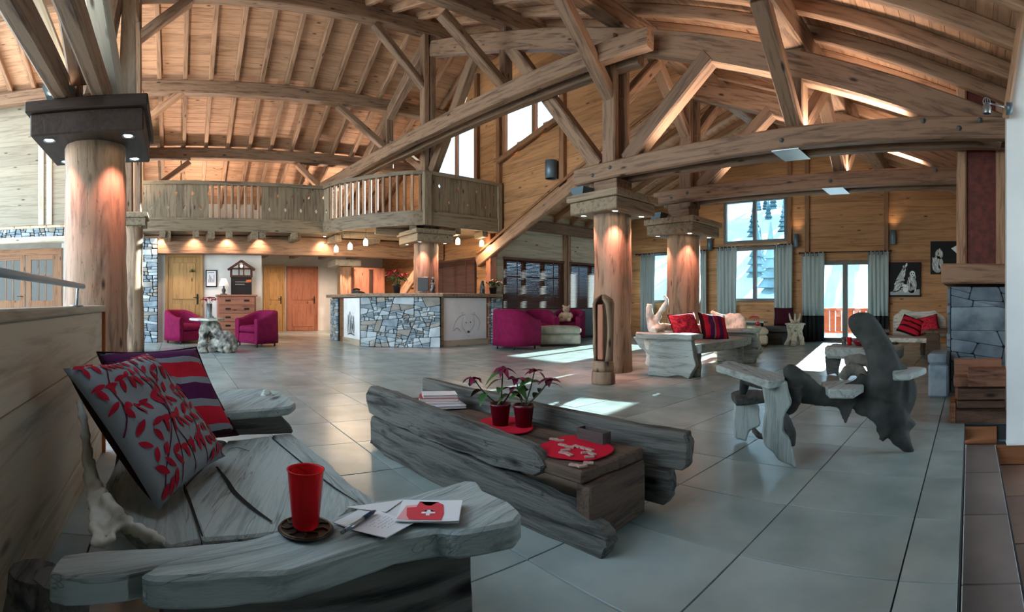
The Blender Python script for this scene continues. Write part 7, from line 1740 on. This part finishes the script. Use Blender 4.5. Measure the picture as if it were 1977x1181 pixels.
def figurine(label, x, y, z, h, mat, seed):
    t = thing('figurine', label, 'figurine', (x, y, z)); bm = bmesh.new()
    tube(bm, [(x, y, z), (x, y, z + h * 0.4), (x + 0.01, y, z + h * 0.75)], [h * 0.2, h * 0.17, h * 0.12], 10, 4, nz=0.3, seed=seed); ball(bm, (x + 0.01, y, z + h * 0.86), h * 0.12); tube(bm, [(x - h * .1, y, z + h * 0.6), (x - h * .2, y, z + h * 0.4), (x - h * .12, y, z + h * 0.25)], h * 0.06, 8, 3); tube(bm, [(x + h * .1, y, z + h * 0.6), (x + h * .22, y, z + h * 0.45), (x + h * .14, y, z + h * 0.3)], h * 0.06, 8, 3)
    remeshed('body', bm, mat, t, h * 0.03, disp=h * 0.02, size=0.04)
    obj('plinth', (lambda b: (lathe(b, [(h * .22, -0.0), (h * .22, h * 0.04)], 16, T(x, y, z)), b)[1])(bmesh.new()), M_BLACK, t)
    return t
M_PEWT = noisy('black_white_ceramic', '#1b1b1c', '#6c6c68', scale=18, rough=0.4, lo=.5, hi=.62, var=0)
x, y = on_counter(835, 10.12); figurine('black and white figurine beside the monitor on the counter', x, y, CT, 0.33, M_PEWT, 3)
x, y = on_counter(938, 10.95); figurine('dark figurine standing at the right of the counter, next to the pink plant', -8.98, 6.22, CT, 0.30, base_mat('dark_pewter', '#22262b', 0.35), 5)
x, y = on_counter(692, 10.75); ph_ = thing('desk_phone', 'black desk telephone on the left corner of the counter', 'telephone', (x, y, CT)); MP = T(x, y, CT) @ RZ(0.4)
bm = bmesh.new(); prism(bm, [(-0.1, 0), (0.1, 0), (0.1, 0.03), (-0.1, 0.07)], -0.09, 0.09, RX(pi / 2)); bmesh.ops.recalc_face_normals(bm, faces=bm.faces[:]); obj('body', bm, M_BLACK, ph_, MP); bm = bmesh.new(); tube(bm, [(-0.06, -0.09, 0.085), (-0.06, 0, 0.1), (-0.06, 0.09, 0.085)], 0.02, 8, 3); obj('receiver', bm, M_BLACK, ph_, MP)
# ---- pendants over the counter
for k, (px_, py_, rho, lab) in enumerate(((649, 480, 11.3, 'first from the left, over the wolf panel'), (676, 475, 11.0, 'second from the left, over the wolf panel'), (706, 467, 10.7, 'third from the left, over the counter corner'), (884, 465, 11.0, 'just right of the log pillar over the counter'), (930, 469, 11.3, 'rightmost one, over the bear panel'))):
    q = atR(px_, py_, rho); t = thing('pendant_lamp', 'small glowing glass pendant, ' + lab, 'pendant lamp', (q.x, q.y, q.z - 0.07), 'pendants over the counter'); bm = bmesh.new()
    lathe(bm, [(0.046, -0.07), (0.05, -0.03), (0.045, 0.03), (0.02, 0.065)], 16, T(q), caps=False); sh = obj('glass_shade', bm, M_LAMP, t)
    bm = bmesh.new(); lathe(bm, [(0.022, 0.062), (0.02, 0.10), (0.006, 0.11)], 12, T(q)); obj('cap', bm, M_STEEL, t); bm = bmesh.new(); tube(bm, [(q.x, q.y, q.z + 0.1), (q.x, q.y, 2.455)], 0.003, 6, 1); obj('cord', bm, M_BLACK, t)
    light('pendant_bulb', 'POINT', (q.x, q.y, q.z - 0.09), 10, (1.0, 0.75, 0.5), shadow_soft_size=0.04)
# ---- blinds
M_SLAT = wood('blind_slat', '#5a3b2e', '#3a241b', var=0.15, knots=False, bump=0)
def blind(label, P, u0, u1, z0, z1, n, ax):
    c = P((u0 + u1) / 2, z0, 0.05); t = thing('venetian_blind', label, 'blind', c, 'dark venetian blinds')
    L = u1 - u0; me = bpy.data.meshes.new('slat'); b = boxm((0, -0.022, -0.0012), (L, 0.022, 0.0012)); b.transform(RX(radians(58) if ax == 'x' else radians(-47))); b.to_mesh(me); b.free(); me.materials.append(M_SLAT)
    for k in range(n):
        z = z0 + (z1 - 0.06 - z0) * k / (n - 1); p = P(u0, z, 0.05)
        M = Matrix(((0, 1, 0, p[0]), (1, 0, 0, p[1]), (0, 0, 1, p[2]), (0, 0, 0, 1))) if ax == 'y' else T(p)
        obj('slat', me, None, t, M)
    def bar(nm, ua, ub, za, zb, d0, d1, m):
        v = [P(u, z, d) for u in (ua, ub) for d in (d0, d1) for z in (za, zb)]; bm = bmesh.new(); add(bm, v, [(0, 1, 3, 2), (4, 6, 7, 5), (0, 4, 5, 1), (2, 3, 7, 6), (0, 2, 6, 4), (1, 5, 7, 3)]); bmesh.ops.recalc_face_normals(bm, faces=bm.faces[:]); obj(nm, bm, m, t)
    bar('head_rail', u0, u1, z1 - 0.05, z1, 0.02, 0.08, M_SLAT); bar('bottom_rail', u0, u1, z0 - 0.03, z0 - 0.01, 0.03, 0.07, M_SLAT)
    for f in (0.2, 0.8): bar('ladder_tape', u0 + L * f - 0.012, u0 + L * f + 0.012, z0, z1, 0.073, 0.075, M_SLAT)
    return t
blind('dark venetian blind behind the armchairs, the left one of the side wall', PS, 7.0, 8.92, 0.78, 1.95, 34, 'y'); blind('dark venetian blind by the log pillar, the right one of the side wall', PS, 9.12, 10.75, 0.78, 1.95, 34, 'y'); blind('dark venetian blind in the office window behind the counter', PG, -11.85, -9.98, 0.95, 1.98, 30, 'x')
sp2 = thing('grey_cabinet', 'low dark grey cabinet under the right blind, left of the log pillar', 'cabinet', (-9.0, 9.6, 0)); obj('body', boxm((-9.24, 9.25, 0.06), (-8.85, 10.1, 0.72), 0.01), M_GREYM, sp2); obj('door', boxm((-8.85, 9.28, 0.1), (-8.835, 9.66, 0.69)), M_GREYM, sp2); obj('door', boxm((-8.85, 9.69, 0.1), (-8.835, 10.07, 0.69)), M_GREYM, sp2); obj('plinth', boxm((-9.22, 9.28, 0), (-8.88, 10.07, 0.06)), M_BLACK, sp2)
cw = group_struct('trim_2'); obj('corner_post', boxm((-9.42, 6.62, 0), (-9.24, 6.80, 2.62), 0.01), M_RED, cw)

# ================================================================== OUTSIDE
sn = group_struct('snow_slope'); M_SNOW = noisy('snow', '#c3d6e0', '#dbe7ed', scale=0.3, rough=0.9, bump=0.2, dist=0.3, var=0.0)
bm = bmesh.new(); nx_, ny_ = 50, 30; G = []
for j in range(ny_ + 1):
    y = 14 + (j / ny_) ** 1.8 * 260
    G.append([bm.verts.new((-160 + 260 * i / nx_, y, -1.6 + max(0, (y - 26)) * 0.30 + 2.5 * mnoise.noise(Vector((i * 0.25, j * 0.3, 0))) * min(1, (y - 14) / 60))) for i in range(nx_ + 1)])
for a, b in zip(G, G[1:]):
    for i in range(nx_): f = bm.faces.new((a[i], a[i + 1], b[i + 1], b[i])); f.smooth = True
obj('ground', bm, M_SNOW, sn)
M_FIR = noisy('snowy_fir', '#3f5c62', '#8fadb4', scale=2, rough=0.9, bump=0, var=0.2)
def fir_me(seed):
    bm = bmesh.new(); rng = random.Random(seed)
    for k in range(7):
        z = 0.12 + k * 0.125; r = 0.2 * (1 - k / 7.6); lathe(bm, [(r * 0.25, z + 0.02), (r, z - 0.03), (0.01, z + 0.19)], 9, T(rng.uniform(-.01, .01), rng.uniform(-.01, .01), 0), caps=False, smooth=False)
    me = bpy.data.meshes.new('crown'); bm.to_mesh(me); bm.free(); me.materials.append(M_FIR); return me
firs = [fir_me(k) for k in range(3)]; tr_me = bpy.data.meshes.new('trunk'); b = bmesh.new(); lathe(b, [(0.02, -0.05), (0.012, 0.2)], 7); b.to_mesh(tr_me); b.free(); tr_me.materials.append(M_TRIM)
rng = random.Random(8); stood = []
for k in range(46):
    y = rng.uniform(36, 120); x = -y * rng.choice((rng.uniform(0.15, 0.35), rng.uniform(0.34, 0.56), rng.uniform(0.55, 0.8))); z = -1.6 + max(0, y - 26) * 0.30 - 1.0; s = rng.uniform(3.5, 6.5)
    if any(hypot(x - a_, y - b_) < 3.2 for a_, b_ in stood): continue
    stood.append((x, y))
    M = T(x, y, z) @ Matrix.Diagonal((s, s, s, 1)); t = thing('fir_tree', 'snow-dusted fir on the slope outside the lounge windows', 'tree', M, 'firs on the snowy slope'); obj('crown', firs[k % 3], None, t, M); obj('trunk', tr_me, None, t, M)
M_RAILR = wood('balcony_rail_red', '#a8634e', '#8a4d3c', var=0.1, knots=False)
ob = thing('outdoor_railing', 'reddish timber railing on the snowy terrace outside the glass door', 'railing', (-2.8, 12.8, 0)); beam('top_rail', (-6, 12.9, 0.72), (0, 12.9, 0.72), 0.1, 0.07, M_RAILR, ob); beam('bottom_rail', (-6, 12.9, 0.12), (0, 12.9, 0.12), 0.07, 0.07, M_RAILR, ob)
bme = boxm((-0.07, -0.012, 0.12), (0.07, 0.012, 0.70)); me = bpy.data.meshes.new('board'); bme.to_mesh(me); bme.free(); me.materials.append(M_RAILR)
for k in range(36): obj('board', me, None, ob, T(-5.9 + 0.165 * k, 12.9, 0))
obj('terrace', boxm((-20, 11.4, -0.25), (3, 13.6, -0.06)), M_SNOW, sn)

# added lamps that brighten the roof, hidden from below by the railing
for y in (0.6, 4.2):
    u = thing('roof_fill_lamp', 'added roof-fill lamp, unseen behind the mezzanine railing, ' + ('left' if y < 2 else 'right') + ' one of two', 'lamp', (-13.6, y, 2.66), 'added roof-fill lamps')
    bm = bmesh.new(); lathe(bm, [(0.12, 0), (0.12, 0.02), (0.03, 0.04), (0.03, 0.2), (0.16, 0.30), (0.15, 0.30), (0.02, 0.21)], 16, T(-13.6, y, 2.662), caps=False); obj('stand', bm, M_GREYM, u)
    light('roof_fill_light', 'AREA', (-13.6, y, 2.95), 48, (1.0, 0.80, 0.66), (-13.2, y, 5), shape='DISK', size=0.26)
